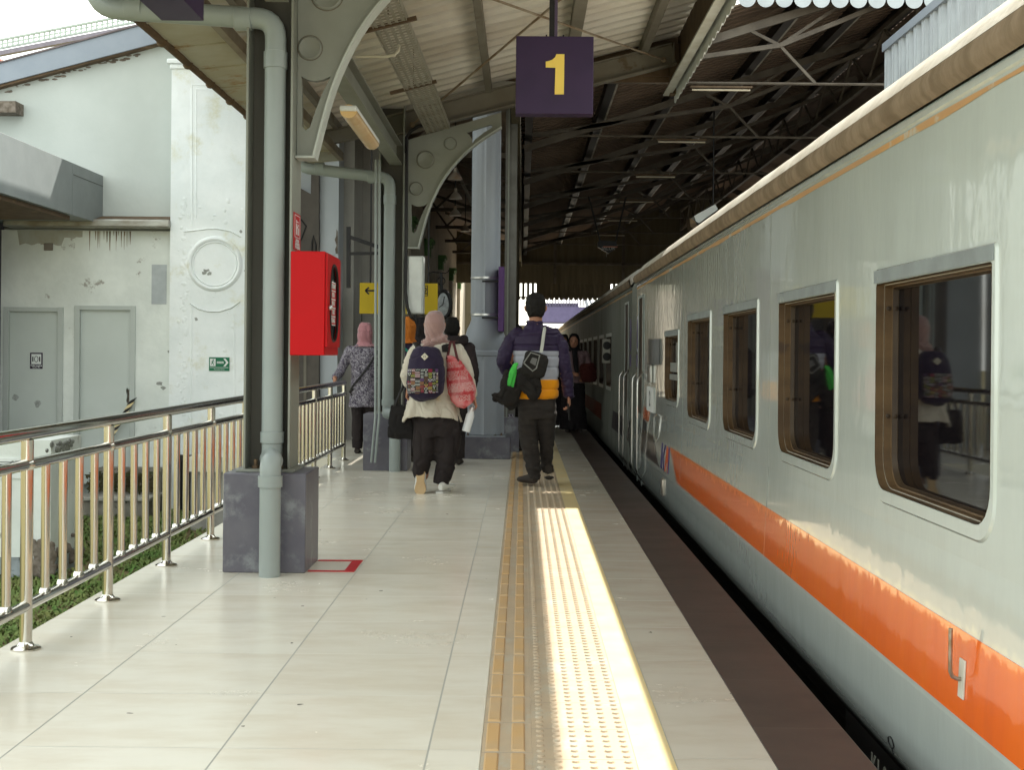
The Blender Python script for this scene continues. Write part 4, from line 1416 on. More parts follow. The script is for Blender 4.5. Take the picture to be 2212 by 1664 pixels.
def wall_with_holes(b, y0, y1, z0, z1, wins, mi_fn=None, doors=()):
    """flat side sheet at XT with rounded holes; columns between windows are plain quads"""
    cells = []
    cur = y0
    for (a, c, za, zb) in wins:
        m0, m1 = a - 0.16, c + 0.16
        if m0 > cur:
            b.add([(XT, cur, z0), (XT, m0, z0), (XT, m0, z1), (XT, cur, z1)], [(0, 1, 2, 3)])
        hole = rrect(a, c, za, zb, 0.11, 0.012)
        flat, tris, loops = clean_poly_holes([(m0, z0), (m1, z0), (m1, z1), (m0, z1)], [hole])
        b.add([(XT, p.x, p.y) for p in flat], [tuple(t) for t in tris])
        cur = m1
    if cur < y1:
        b.add([(XT, cur, z0), (XT, y1, z0), (XT, y1, z1), (XT, cur, z1)], [(0, 1, 2, 3)])


ROOFP = [(1.187, 1.8955), (1.165, 1.915), (1.158, 1.945), (1.168, 1.975)]
ROOFQ = [(1.168, 1.975), (1.186, 2.010), (1.222, 2.055), (1.30, 2.11), (1.45, 2.18), (1.75, 2.28), (2.2, 2.36), (2.735, 2.385)]


m_tr2 = streak_mat('train_paint_shaded', (0.20, 0.21, 0.18), (0.15, 0.155, 0.13), (0.10, 0.09, 0.07), rough=0.6, coat=0.0)  # same side paint, darkened to stand in for the dark hall


def coach(label, y0, y1, wins, detail):
    t = thing('train_coach', label, 'train', (2.7, (y0 + y1) / 2, -1.1), 'coaches of the train')
    # lower tumblehome + side wall
    b = B()
    prof = SK
    n = len(SK)
    ys = [y0 + (y1 - y0) * i / 4 for i in range(5)]
    vs = [(p[0], y, p[1]) for y in ys for p in prof]
    fs = [(i * n + k, i * n + k + 1, (i + 1) * n + k + 1, (i + 1) * n + k) for i in range(4) for k in range(n - 1)]
    b.add(vs, fs)
    W0, W1 = (0.60, 1.50)
    b.add([(tum(0.16), y0, 0.16), (tum(0.16), y1, 0.16), (XT, y1, W0), (XT, y0, W0)], [(0, 1, 2, 3)])
    b.add([(XT, y0, W1), (XT, y1, W1), (XT, y1, 1.86), (XT, y0, 1.86)], [(0, 1, 2, 3)])
    wall_with_holes(b, y0, y1, W0, W1, wins)
    # cornice under the gutter
    pc = [(XT, 1.86), (1.193, 1.866), (1.193, 1.885), (1.198, 1.895), (1.30, 1.896)]
    n = len(pc)
    b.add([(p[0], y, p[1]) for y in (y0, y1) for p in pc], [(k, k + 1, n + k + 1, n + k) for k in range(n - 1)])
    # far side, ends
    xf = 5.4 - XT
    b.add([(xf + 0.0, y0, -0.46), (xf, y1, -0.46), (xf, y1, 1.9), (xf, y0, 1.9)], [(0, 1, 2, 3)])
    for y in (y0, y1):
        b.add([(1.42, y, -0.32), (1.226, y, -0.165), (1.181, y, 0.0), (XT, y, 0.60), (XT, y, 1.88), (1.3, y, 2.08), (1.75, y, 2.26), (2.7, y, 2.36), (3.65, y, 2.26), (4.2, y, 1.88), (4.2, y, 0.1), (3.98, y, -0.46)], [tuple(range(12))])
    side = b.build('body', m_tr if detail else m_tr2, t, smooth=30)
    # gutter and roof
    b = B()
    ng = len(ROOFP)
    nn = int((y1 - y0) / 0.25)
    vs = []
    for i in range(nn + 1):
        y = y0 + (y1 - y0) * i / nn
        for p in ROOFP:
            vs.append((p[0] + 0.002 * noise.noise(Vector((y * 3, p[1] * 9, 0))), y, p[1]))
    b.add(vs, [(i * ng + k, i * ng + k + 1, (i + 1) * ng + k + 1, (i + 1) * ng + k) for i in range(nn) for k in range(ng - 1)])
    b.build('gutter', m_gut, t, smooth=60)
    full = ROOFQ + [(5.4 - p[0], p[1]) for p in reversed(ROOFQ[:-1])]
    b = B()
    ng = len(full)
    vs = []
    for i in range(nn + 1):
        y = y0 + (y1 - y0) * i / nn
        ends = 1.0
        e = min(y - y0, y1 - y)
        for p in full:
            dz = -0.10 * max(0, 1 - e / 0.35) ** 2 if p[1] > 2.0 else 0
            vs.append((p[0], y, p[1] + dz + 0.004 * noise.noise(Vector((p[0] * 5, y * 2.2, 1)))))
    b.add(vs, [(i * ng + k, i * ng + k + 1, (i + 1) * ng + k + 1, (i + 1) * ng + k) for i in range(nn) for k in range(ng - 1)])
    b.build('roof', m_roofw, t, smooth=60)
    # ochre stain line on the cornice
    b = B()
    vs = []
    nn2 = nn * 2
    for i in range(nn2 + 1):
        y = y0 + (y1 - y0) * i / nn2
        wv = 0.012 + 0.010 * noise.noise(Vector((y * 1.7, 0, 5)))
        vs += [(XT - 0.0015, y, 1.845 - wv), (XT - 0.0015, y, 1.848 + wv * 0.4)]
    b.add(vs, [(2 * i, 2 * i + 1, 2 * i + 3, 2 * i + 2) for i in range(nn2)])
    b.build('rust_line', M('ochre_streak', (0.50, 0.27, 0.09), (0.42, 0.25, 0.12), rough=0.5, scale=2, c3=(0.42, 0.40, 0.32), s3=0.55, sc3=3), t, smooth=0)
    b = B().box(1.45, 3.95, y0 + 0.3, y1 - 0.3, -0.9, -0.47)
    b.build('underframe', m_under, t)
    for (a, c, za, zb) in wins:
        if detail:
            make_window(t, a, c, za, zb, 1 if c - a < 0.95 and za > 0.7 else 0)
        else:
            q = B()
            loft_yz(q, [rrect(a - 0.04, c + 0.04, za - 0.05, zb + 0.05, 0.13, 0.02), rrect(a, c, za, zb, 0.11, 0.012)], [XT - 0.004, XT - 0.004])
            wn = q.build('window', m_wf, t, smooth=0)
            q = B()
            loft_yz(q, [rrect(a, c, za, zb, 0.11, 0.012), rrect(a + 0.03, c - 0.03, za + 0.03, zb - 0.03, 0.1, 0.012)], [XT, XT + 0.08])
            q.build('frame', m_wb2, wn)
            B().prism(rrect(a + 0.03, c - 0.03, za + 0.03, zb - 0.03, 0.1, 0.012), 'x', XT + 0.081, XT + 0.085).build('glass', m_glass, wn)
    return t


def stripe(poly, mat_, parent, name='stripe'):
    """painted band lying 2 mm proud of the side; poly in (y, z)"""
    b = B()
    n = len(poly)
    b.prism(poly, 'x', XT - 0.002, XT - 0.0003)
    b.v = [(v[0] + tum(v[2]) - XT, v[1], v[2]) for v in b.v]
    return b.build(name, mat_, parent, smooth=0)


Z0w, Z1w = 0.706, 1.392
wins1 = []
k = 3.30 - 1.66 * 4
while k < 9:
    wins1.append((k, k + 1.08, Z0w, Z1w))
    k += 1.66
wins1 = [w_ for w_ in wins1 if w_[0] < 9]
wins1.append((9.96, 10.85, 0.78, 1.30))
Y1E = 13.62
co1 = coach('near train coach with orange stripe and large recessed windows', -16.5, Y1E, [w_ for w_ in wins1 if w_[0] > -4.5], True)
def yz(x, y):
    """position on the near side sheet seen at pixel x, y"""
    u, v = x - 1128, y - 765
    Y = XT * F / (u + ROLL * v)
    p = W(x, y, Y)
    return (p.y, p.z)
pA, pB = yz(1449, 970), yz(1465, 1044)
stripe([(-16.4, 0.178), (pB[0] - 0.12, 0.178), (pB[0] - 0.03, 0.20), pA and (pA[0] - 0.02, 0.41), (pA[0] - 0.15, 0.412), (-16.4, 0.412)], m_or, co1, 'orange_stripe')
# logo: slanted letters in blue and orange
LG = []
y_a, z_a = yz(1432, 968)
y_b, _ = yz(1449, 1025)
m_lb = M('logo_blue', (0.045, 0.03, 0.16), rough=0.3)
m_lo = M('logo_orange', (0.75, 0.14, 0.04), rough=0.3)
zt_, zb_ = 0.405, 0.19
lg = lambda t, f_: (y_a + (y_b - y_a) * t, zb_ + (zt_ - zb_) * f_)
def lgs(pts, mat_, name):
    b = B()
    for poly in pts:
        b.prism([lg(*p) for p in poly], 'x', XT - 0.0022, XT - 0.0004)
    b.v = [(v[0] + tum(v[2]) - XT, v[1], v[2]) for v in b.v]
    b.build(name, mat_, co1, smooth=0)
lgs([[(0, 1), (0.15, 1), (0.15, 0), (0, 0)], [(0.19, 0.52), (0.42, 1.0), (0.56, 1.0), (0.30, 0.46)], [(0.19, 0.5), (0.30, 0.46), (0.52, 0), (0.38, 0)], [(0.88, 1), (1.0, 1), (1.0, 0), (0.88, 0)]], m_lb, 'logo_letter')
lgs([[(0.5, 0), (0.62, 0), (0.76, 0.75), (0.85, 0), (0.86, 0.9), (0.66, 1.0)], [(0.62, 0.30), (0.62, 0.18), (0.86, 0.62), (0.86, 0.8)]], m_lo, 'logo_letter')
for ysm in (2.86, 6.28, 9.66, 12.55):
    b = B()
    b.box(XT - 0.0011, XT - 0.0002, ysm, ysm + 0.004, 0.61, 1.84)
    b.prism([(tum(0.17) - 0.0024, 0.17), (tum(0.17) - 0.0002, 0.17), (XT - 0.0002, 0.609), (XT - 0.0024, 0.609)], 'y', ysm, ysm + 0.004)
    b.build('panel_seam', M('seam_grey', (0.27, 0.29, 0.26), rough=0.6), co1, smooth=0)  # weld seams in a slightly darker tone than the side
# grey stripe at the coach end
pa, pb_, pc_, pd = yz(1393, 935), yz(1418, 950), yz(1428, 1018), yz(1390, 988)
stripe([(Y1E - 0.62, 0.42), (pb_[0] + 0.2, 0.42), (pc_[0] + 0.02, 0.19), (Y1E - 0.62, 0.19)], m_gs, co1, 'grey_stripe')

m_handle = M('polished_handrail', (0.50, 0.49, 0.46), rough=0.22, metal=1.0, rvar=0.05)


def door_set(parent, yd0, yd1, dim=False):
    """recessed entrance with handrails each side"""
    d = B().box(XT - 0.002, XT + 0.012, yd0, yd1, -0.12, 1.72)
    dd = d.build('door', M('door_recess', (0.035, 0.028, 0.022), (0.05, 0.035, 0.025), rough=0.4), parent)
    b = B()
    b.box(XT - 0.012, XT - 0.0025, yd0 - 0.03, yd0, -0.15, 1.75)
    b.box(XT - 0.012, XT - 0.0025, yd1, yd1 + 0.03, -0.15, 1.75)
    b.box(XT - 0.012, XT - 0.0025, yd0 + 0.0005, yd1 - 0.0005, 1.721, 1.75)
    b.build('door_frame', m_wf, dd, bevel=0.003)
    B().box(XT - 0.006, XT - 0.0025, yd0 + 0.02, yd0 + 0.13, 0.0, 1.70).build('door_edge', m_wb, dd)
    for yy in (yd0 - 0.07, yd1 + 0.07):
        pts = [(XT, yy + 0.03, 0.98), (XT - 0.055, yy, 0.90), (XT - 0.06, yy, 0.86), (XT - 0.06, yy, 0.02), (XT - 0.055, yy, -0.02), (XT, yy + 0.02, -0.10)]
        B().tube(pts, 0.0095, 10).build('handrail', m_handle, dd)


yd = yz(1388, 800)[0]
door_set(co1, 12.85, 13.30)
# end kit of coach 1
b = B()
y0_, z0_ = yz(1426, 703)
y1_, z1_ = yz(1405, 755)
ya_, yb_ = y0_, y1_
vs = []
t = []
for i in range(9):
    a = PI * i / 8
    t.append((ya_ + (yb_ - ya_) * i / 8, XT - 0.004 - 0.06 * math.sin(a)))
b.prism([(p[1], p[0]) for p in t], 'z', 1.06, 1.29)
b.build('lamp_housing', M('polished_housing', (0.62, 0.60, 0.55), rough=0.22, metal=0.9), co1, smooth=60)
B().box(XT - 0.03, XT - 0.001, y1_ - 0.25, y1_ - 0.02, 0.89, 1.055).build('switch_box', M('box_metal', (0.4, 0.4, 0.37), (0.2, 0.18, 0.15), rough=0.3, metal=0.6), co1, bevel=0.006)
pl2 = B().box(XT - 0.012, XT - 0.001, yz(1414, 800)[0], yz(1400, 800)[0], 0.62, 0.85).build('class_plate', m_white, co1, bevel=0.002)
text_bm('2', 0.20, m_black, 'lettering', pl2, frame((XT - 0.0125, (yz(1414, 800)[0] + yz(1400, 800)[0]) / 2, 0.735), (0, -1, 0), (0, 0, 1)), 0.0008, bold=0.004)
stripe([(yz(1402, 870)[0], 0.52), (yz(1390, 870)[0], 0.52), (yz(1390, 870)[0], 0.64), (yz(1404, 870)[0], 0.63)], m_or, co1, 'orange_patch')
stripe([(yz(1397, 905)[0], 0.42), (yz(1390, 905)[0], 0.42), (yz(1390, 905)[0], 0.52), (yz(1398, 905)[0], 0.50)], m_black, co1, 'black_patch')
ph = [yz(1418, 888), yz(1417, 905), yz(1424, 910)]
b = B().tube([(XT - 0.004, yz(1421, 860)[0], 0.62), (XT - 0.03, yz(1421, 860)[0] + 0.02, 0.60), (XT - 0.03, yz(1421, 860)[0] + 0.02, 0.42), (XT - 0.004, yz(1421, 860)[0], 0.38)], 0.006, 8)
b.build('grab_handle', m_handle, co1)
p = yz(1437, 1080)
B().box(XT - 0.035, XT - 0.001, p[0] - 0.07, p[0] + 0.05, -0.02, 0.12).build('side_lamp', M('lamp_metal', (0.55, 0.5, 0.4), (0.3, 0.25, 0.2), rough=0.3, metal=0.7), co1, bevel=0.008)
# round plates with blue ovals beside the door
for yy in (13.40,):
    B().prism(rrect(yy, yy + 0.16, 1.18, 1.55, 0.075, 0.075), 'x', XT - 0.003, XT - 0.001).build('emblem_plate', M('emblem_grey', (0.5, 0.5, 0.56), rough=0.4), co1)
    B().prism(rrect(yy + 0.02, yy + 0.14, 1.21, 1.52, 0.055, 0.055), 'x', XT - 0.0045, XT - 0.0032).build('emblem', m_lb, co1)
    B().box(XT - 0.0045, XT - 0.001, yy + 0.01, yy + 0.15, 1.02, 1.15).build('emblem_plate', M('emblem_violet', (0.10, 0.07, 0.18), rough=0.4), co1)
# L bracket with plate, near
p0 = yz(2093, 1475)
pt, pbm = yz(2093, 1425), yz(2100, 1515)
yc = p0[0]
b = B().box(XT - 0.0075, XT - 0.0021, yc - 0.022, yc + 0.022, pbm[1], pt[1])
b.v = [(v[0] + tum(v[2]) - XT, v[1], v[2]) for v in b.v]
m_lp = M('plate_worn', (0.62, 0.60, 0.52), (0.45, 0.42, 0.33), rough=0.5, scale=12, c3=(0.22, 0.12, 0.06), s3=0.62, sc3=14)
br_ = b.build('bracket_plate', m_lp, co1, bevel=0.002)
b = B()
for dy, f_ in ((-0.010, 0.9), (0.012, 0.85), (-0.010, 0.1), (0.012, 0.16)):
    b.lathe([(0.004, 0), (0.004, -0.001), (0.001, -0.0015)], (XT - 0.0135, yc + dy, pbm[1] + (pt[1] - pbm[1]) * f_), 10, 'x')
b.build('bolt_hole', m_black, br_)
zh = yz(2093, 1468)[1]
xo = 0.05
zt2 = W(2072, 1357, p0[0]).z
pts = [(XT - 0.008, yc, zh), (XT - xo + 0.02, yc, zh), (XT - xo + 0.006, yc, zh + 0.006), (XT - xo, yc, zh + 0.02), (XT - xo, yc, zh + 0.135)]
B().tube(pts, 0.0055, 10).build('hook_bar', M('rod_metal', (0.45, 0.42, 0.36), (0.25, 0.18, 0.1), rough=0.35, metal=0.7, scale=20), br_)
# number plate at the skirt
ya_ = yz(1833, 1538)[0]
bp = B()
prof = [(1.1935, -0.137), (1.1935, -0.18), (1.1935, -0.22), (1.1935, -0.26), (1.1935, -0.30)]
vs = []
for yv in (ya_, ya_ - 2.2):
    vs += [(p_[0] - 0.004, yv, p_[1]) for p_ in prof]
bp.add(vs, [(k, k + 1, k + 6, k + 5) for k in range(4)])
np_ = bp.build('number_band', m_black, co1)
fr_ = frame((1.1875, ya_ - 0.60, -0.235), (0, -1, 0), (0, 0, 1))
text_bm('K1 0 8 8 0 7', 0.125, M('band_letter', (0.42, 0.42, 0.36), rough=0.5), 'lettering', np_, fr_, 0.0008, bold=0.002, sx=0.8)
b = B()
Ysy = yz(1935, 1630)[0]
c_ = [(-0.018, 0.005), (-0.034, 0.03), (-0.03, 0.075), (-0.008, 0.085), (0.022, 0.06), (0.028, 0.02), (0.006, 0.0), (-0.018, 0.005)]
b.tube([(1.199 + 0.016 * 0, Ysy + dy, -0.02 + dz) for dy, dz in c_], 0.0022, 6, cap=False)
for q in range(len(b.v)):
    v_ = b.v[q]
    zz = v_[2]
    zz = -0.098 + (zz + 0.02) * 0.45
    b.v[q] = (skx(zz) - 0.003 + (v_[0] - 1.199), v_[1], zz)
b.build('jacking_mark', m_black, co1)
b = B().tube([(skx(-0.098) - 0.002, Ysy, -0.098), (skx(-0.12) - 0.002, Ysy, -0.12)], 0.0022, 6)
b.build('jacking_mark', m_black, co1)

# gangway and second coach
gw = thing('gangway', 'dark corridor connection between the two coaches', 'gangway', (2.6, 13.9, 0))
b = B()
for k in range(6):
    b.box(1.55 + 0.02 * (k % 2), 3.8, Y1E + 0.01 + 0.09 * k, Y1E + 0.09 * (k + 1), -0.1, 1.75)
b.build('bellows', m_under, gw)
wins2 = []
k = 17.4
while k < 40:
    wins2.append((k, k + 1.08, Z0w, Z1w))
    k += 1.66
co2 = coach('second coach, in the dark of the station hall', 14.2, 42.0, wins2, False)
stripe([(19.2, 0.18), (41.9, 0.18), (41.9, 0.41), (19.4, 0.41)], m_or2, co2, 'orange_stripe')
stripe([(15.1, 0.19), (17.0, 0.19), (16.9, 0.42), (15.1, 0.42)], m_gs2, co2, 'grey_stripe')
door_set(co2, 14.60, 15.05)
for yy in (14.25,):
    B().box(XT - 0.0045, XT - 0.001, yy + 0.02, yy + 0.18, 1.02, 1.15).build('emblem_plate', M('emblem_violet', (0.10, 0.07, 0.18), rough=0.4), co2)
    B().prism(rrect(yy + 0.02, yy + 0.18, 1.18, 1.55, 0.075, 0.075), 'x', XT - 0.0045, XT - 0.001).build('emblem', m_lb, co2)
stripe([(14.22, 0.19), (14.5, 0.19), (14.5, 0.42), (14.22, 0.42)], m_gs, co2, 'grey_stripe')
# loudspeaker-like round lamps on the second coach
p = yz(1315, 760)
bx = B().box(XT - 0.10, XT - 0.002, 17.6, 17.85, 1.03, 1.36).build('signal_box', M('signal_grey', (0.34, 0.33, 0.28), rough=0.5), co2, bevel=0.008)
for z in (1.12, 1.27):
    B().lathe([(0.055, 0), (0.055, -0.006), (0.045, -0.008)], (XT - 0.051, 17.599, z), 20, 'y').build('lamp_lens', m_black, bx)

# ------------------------------------------------------------ station hall
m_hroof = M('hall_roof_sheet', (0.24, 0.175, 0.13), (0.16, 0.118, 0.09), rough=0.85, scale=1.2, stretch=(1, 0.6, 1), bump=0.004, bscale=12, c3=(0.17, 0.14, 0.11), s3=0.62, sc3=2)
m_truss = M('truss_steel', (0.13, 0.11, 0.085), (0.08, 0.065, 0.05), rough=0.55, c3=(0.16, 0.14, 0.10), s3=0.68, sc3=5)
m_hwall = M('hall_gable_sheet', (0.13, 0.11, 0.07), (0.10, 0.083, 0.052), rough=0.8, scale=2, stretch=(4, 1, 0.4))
m_fac = M('facade_plaster', (0.42, 0.37, 0.30), (0.34, 0.30, 0.24), rough=0.85, scale=2, bump=0.004, bscale=12)
m_gcap = M('green_capital', (0.085, 0.17, 0.05), (0.06, 0.13, 0.04), rough=0.7)
AH, SH = 3.05, 0.32
XRD = 5.5
YH0, YH1 = 14.0, 38.0


def hz(x):
    return HC + AH + SH * x if x <= XRD else HC + AH + SH * (2 * XRD - x)


hall = thing('station_hall', 'big dark pitched train shed with corrugated roof on steel trusses', 'train shed', (3, 26, 0))
# left slope: sheets with a dotted slit before the ridge
b = B()
def slope(b, xa, xb, ya, yb, th=0.02):
    za, zb = hz(xa), hz(xb)
    b.add([(xa, ya, za), (xb, ya, zb), (xb, yb, zb), (xa, yb, za), (xa, ya, za + th), (xb, ya, zb + th), (xb, yb, zb + th), (xa, yb, za + th)],
          [(0, 1, 2, 3), (7, 6, 5, 4), (0, 4, 5, 1), (2, 6, 7, 3), (0, 3, 7, 4), (1, 5, 6, 2)])
y = YH0
slope(b, -0.15, 5.27, YH0, YH1)
slope(b, 5.31, XRD, YH0, YH1)
# short webs crossing the slit (the sheet's corrugation), leaving small openings
while y < YH1:
    slope(b, 5.2705, 5.3095, y, y + 0.10, 0.018)
    y += 0.19
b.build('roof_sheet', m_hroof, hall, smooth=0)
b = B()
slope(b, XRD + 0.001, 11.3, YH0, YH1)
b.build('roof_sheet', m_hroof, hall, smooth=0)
b = B()
slope(b, -0.159, 1.62, 13.11, YH0 - 0.001)  # extra roof patch, added to stop sun leaking past the canopy end
b.build('roof_sheet', m_hroof, hall, smooth=0)
# corrugation ribs on the underside of the left slope
b = B()
y = YH0 + 0.1
while y < YH1:
    b.bar((-0.1, y, hz(-0.1) - 0.008), (5.25, y, hz(5.25) - 0.008), 0.05, 0.016)
    y += 0.2
b.build('corrugation', m_hroof, hall, smooth=0)
b = B()
for x in (0.06, 1.04, 2.03, 3.03, 4.03, 4.92, 5.75, 6.8, 7.9, 9.0, 10.2):
    zz = hz(x) - 0.10
    q = B()
    q.box(x - 0.05, x + 0.05, YH0 + 0.02, YH1 - 0.02, zz - 0.07, zz + 0.075)
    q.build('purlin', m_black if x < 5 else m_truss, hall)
# pale strips on purlins: back light on their edges put in as colour
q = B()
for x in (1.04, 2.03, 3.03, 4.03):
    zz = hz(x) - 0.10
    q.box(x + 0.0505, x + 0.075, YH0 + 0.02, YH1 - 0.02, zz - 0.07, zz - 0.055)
q.build('purlin_highlight', M('lip_highlight', (0.55, 0.52, 0.45), (0.3, 0.27, 0.22), rough=0.5, scale=3), hall)
# trusses
TY = [14.25 + 3.5 * i for i in range(7)]
for i, yt in enumerate(TY):
    b = B()
    zt = HC + 3.0
    b.tube([(0, yt, zt), (2 * XRD, yt, zt)], 0.016, 6)
    for s in (0, 1):
        f_ = (lambda x: x) if s == 0 else (lambda x: 2 * XRD - x)
        b.bar((f_(0), yt, hz(0) - 0.24), (f_(XRD - 0.05), yt, hz(XRD) - 0.24), 0.05, 0.09)
        b.bar((f_(0.1), yt, zt), (f_(2.8), yt, zt + 0.42), 0.05, 0.05)
        b.bar((f_(2.8), yt, zt + 0.42), (f_(XRD - 0.06), yt, hz(XRD) - 0.30), 0.05, 0.05)
        b.bar((f_(1.4), yt, zt + 0.2), (f_(1.25), yt, hz(1.25) - 0.24), 0.035, 0.035, up=(0, 1, 0))
        b.bar((f_(2.8), yt, zt + 0.42), (f_(2.45), yt, hz(2.45) - 0.24), 0.035, 0.035, up=(0, 1, 0))
        b.bar((f_(2.8), yt, zt + 0.42), (f_(3.6), yt, hz(3.6) - 0.24), 0.035, 0.035, up=(0, 1, 0))
        b.bar((f_(2.8), yt, zt + 0.42), (f_(3.2), yt, zt + 0.0), 0.03, 0.03, up=(0, 1, 0))
    q = b.build('truss', m_truss, hall, smooth=30)
# longitudinal lattice girder beside the ridge
b = B()
for x, z in ((4.6, hz(4.6) - 0.30), (4.6, hz(4.6) - 0.85)):
    b.bar((x, YH0 + 0.1, z), (x, YH1 - 0.1, z), 0.06, 0.06)
y = YH0 + 0.2
k = 0
while y < YH1 - 1:
    b.bar((4.6, y, hz(4.6) - (0.30 if k % 2 else 0.85)), (4.6, y + 0.8, hz(4.6) - (0.85 if k % 2 else 0.30)), 0.03, 0.03, up=(1, 0, 0))
    y += 0.8
    k += 1
b.build('ridge_girder', m_truss, hall, smooth=0)
# tube lights on the ties
for i, yt in enumerate(TY[:6]):
    t = thing('tube_light', ['nearest', 'second', 'third', 'fourth', 'fifth', 'farthest'][i] + ' thin tube light on a tie rod of the train shed', 'lamp', (2.2, yt, HC + 2.93), 'tube lights of the train shed')
    B().box(1.82, 2.50, yt - 0.03, yt + 0.03, HC + 2.945, HC + 2.965).build('housing', m_brown, t)
    B().tube([(1.84, yt, HC + 2.925), (2.48, yt, HC + 2.925)], 0.011, 8).build('tube', M('tube_glass', (0.75, 0.66, 0.50), rough=0.3), t)
# end gable wall of the hall
ye = YH1
wz0, wz1 = 2.77, 3.22
b = B().prism([(-3.4, wz1), (11.3, wz1), (11.3, hz(11.3) + 0.02), (XRD, hz(XRD) + 0.02), (-0.1, hz(-0.1) + 0.02), (-0.1, 5.5), (-3.4, 5.5)], 'y', ye, ye + 0.06)
b.build('gable_sheet', m_hwall, hall, smooth=0)
b = B()
b.box(-3.0, 11, ye - 0.06, ye - 0.001, wz1 + 0.55, wz1 + 0.62)
for x in (0.9, 2.9, 4.6):
    b.box(x, x + 0.08, ye - 0.06, ye - 0.001, wz1, hz(x))
b.build('gable_rib', m_truss, hall, smooth=0)
b = B()
x = -0.3
while x < 7.0:
    b.box(x, x + 0.075, ye + 0.0, ye + 0.03, wz0 + 0.02, wz1 - 0.001)
    b.prism([(x - 0.028, wz0 + 0.03), (x + 0.103, wz0 + 0.03), (x + 0.09, wz0 - 0.01), (x + 0.06, wz0 - 0.035), (x + 0.015, wz0 - 0.035), (x - 0.015, wz0 - 0.01)], 'y', ye - 0.02, ye - 0.001)
    x += 0.14
b.box(-0.3, 7.0, ye - 0.02, ye - 0.001, wz0 + 0.0305, wz0 + 0.06)
b.build('louvre', m_hwall, hall, smooth=0)
b = B().box(0.42, 2.55, ye + 0.031, ye + 0.05, wz0 + 0.06, wz1)
b.build('louvre_backing', m_hwall, hall)
# right wall of the hall
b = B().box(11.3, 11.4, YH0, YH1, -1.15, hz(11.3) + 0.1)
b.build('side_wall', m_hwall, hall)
# left eave: gutter beam and small scalloped valance along the platform
b = B()
b.bar((-0.10, YH0, 4.02), (-0.10, YH1, 4.02), 0.10, 0.34)
b.build('eave_beam', m_hwall, hall)
b = B()
y = YH0
while y < YH1:
    b.box(-0.045, -0.038, y, y + 0.11, 3.70, 3.845)
    y += 0.2
b.build('eave_valance', M('valance_light', (0.34, 0.31, 0.26), rough=0.7), hall, smooth=0)
# roof over the platform concourse left of the hall
b = B()
b.prism([(-4.2, 5.4), (-0.16, 4.21), (-0.16, 4.24), (-4.2, 5.43)], 'y', 13.11, YH1)
b.build('concourse_roof', m_hroof, hall, smooth=0)
for yt in [14.8 + 3.5 * i for i in range(7)]:
    b = B()
    b.bar((-3.2, yt, 3.95), (-0.2, yt, 3.95), 0.05, 0.07)
    b.bar((-3.0, yt, 5.0), (-0.3, yt, 4.1), 0.05, 0.06)
    b.bar((-1.7, yt, 3.98), (-1.2, yt, 4.45), 0.04, 0.04, up=(0, 1, 0))
    b.bar((-1.7, yt, 3.98), (-2.2, yt, 4.7), 0.04, 0.04, up=(0, 1, 0))
    b.build('concourse_truss', m_truss, hall, smooth=30)
b = B()
b.tube([(-1.3, 13.6, 4.30), (-0.75, 24, 3.5)], 0.03, 8)
b.build('stay_rod', m_steel_d, hall, smooth=30)
# small closure between the canopy and the concourse roof
b = B().box(-4.2, -2.3, 13.2, 13.24, 4.9, 5.4)
b.build('closure_board', m_hwall, hall)
# front valance of scallops hanging at the mouth of the hall, over the track
b = B()
zb_ = W(1800, 18, YH0).z
pitch = 40 * YH0 / F
x = W(1553, 0, YH0).x
xe = W(2075, 0, YH0).x
while x < xe:
    pts = [(x + 0.006, zb_ + 0.6), (x + 0.006, zb_ + pitch * 0.42)]
    r = pitch / 2 - 0.006
    cx = x + pitch / 2
    pts = [(cx - r, zb_ + 0.42), (cx - r, zb_ + r)] + [(cx - r * math.cos(PI * k / 10), zb_ + r - r * math.sin(PI * k / 10)) for k in range(1, 10)] + [(cx + r, zb_ + r), (cx + r, zb_ + 0.42)]
    b.prism(pts, 'y', YH0 - 0.03, YH0 - 0.024)
    x += pitch
m_val = M('valance_bright', (0.42, 0.46, 0.48), (0.36, 0.39, 0.41), rough=0.5)
v_ = b.build('front_valance', m_val, hall, smooth=0)
b = B()
b.box(W(1553, 0, YH0).x - 0.1, 4.9, YH0 - 0.02, YH0 + 0.04, zb_ + 0.14, zb_ + 0.45)
b.box(0.0, 11.0, YH0 - 0.02, YH0 + 0.04, zb_ + 0.4505, 6.6)
b.build('front_board', m_hwall, hall, smooth=0)

# right hand canopy valance beside the train
rc = thing('track_canopy', 'white corrugated side screen of the canopy beyond the train, edge trimmed grey', 'canopy', (3.7, 8, 3.5))
def rXZ(x, y):
    p = W(x, y, 13.0)
    return p
top = W(1916, 108, 13.0)
b = B()
prof = []
y = 1.0
while y < 12.98:
    prof += [(y, 0), (y + 0.10, 0), (y + 0.115, -0.03), (y + 0.145, -0.03), (y + 0.155, -0.02), (y + 0.18, -0.02), (y + 0.19, -0.03), (y + 0.22, -0.03)]
    y += 0.24
xx = top.x
vs = []
for (yy, dx) in prof:
    vs += [(xx + dx, yy, top.z - 0.6), (xx + dx, yy, top.z)]
n0 = len(vs)
vs += [(p[0] + 0.003, p[1], p[2]) for p in vs]
fs = [(2 * i, 2 * i + 1, 2 * i + 3, 2 * i + 2) for i in range(len(prof) - 1)]
fs += [tuple(n0 + k for k in reversed(f)) for f in fs]
b.add(vs, fs)
b.build('side_screen', m_val, rc, smooth=0)
B().box(xx - 0.05, xx + 0.02, 1.0, 13.0, top.z - 0.02, top.z + 0.06).build('edge_trim', m_fasc, rc)
b = B()
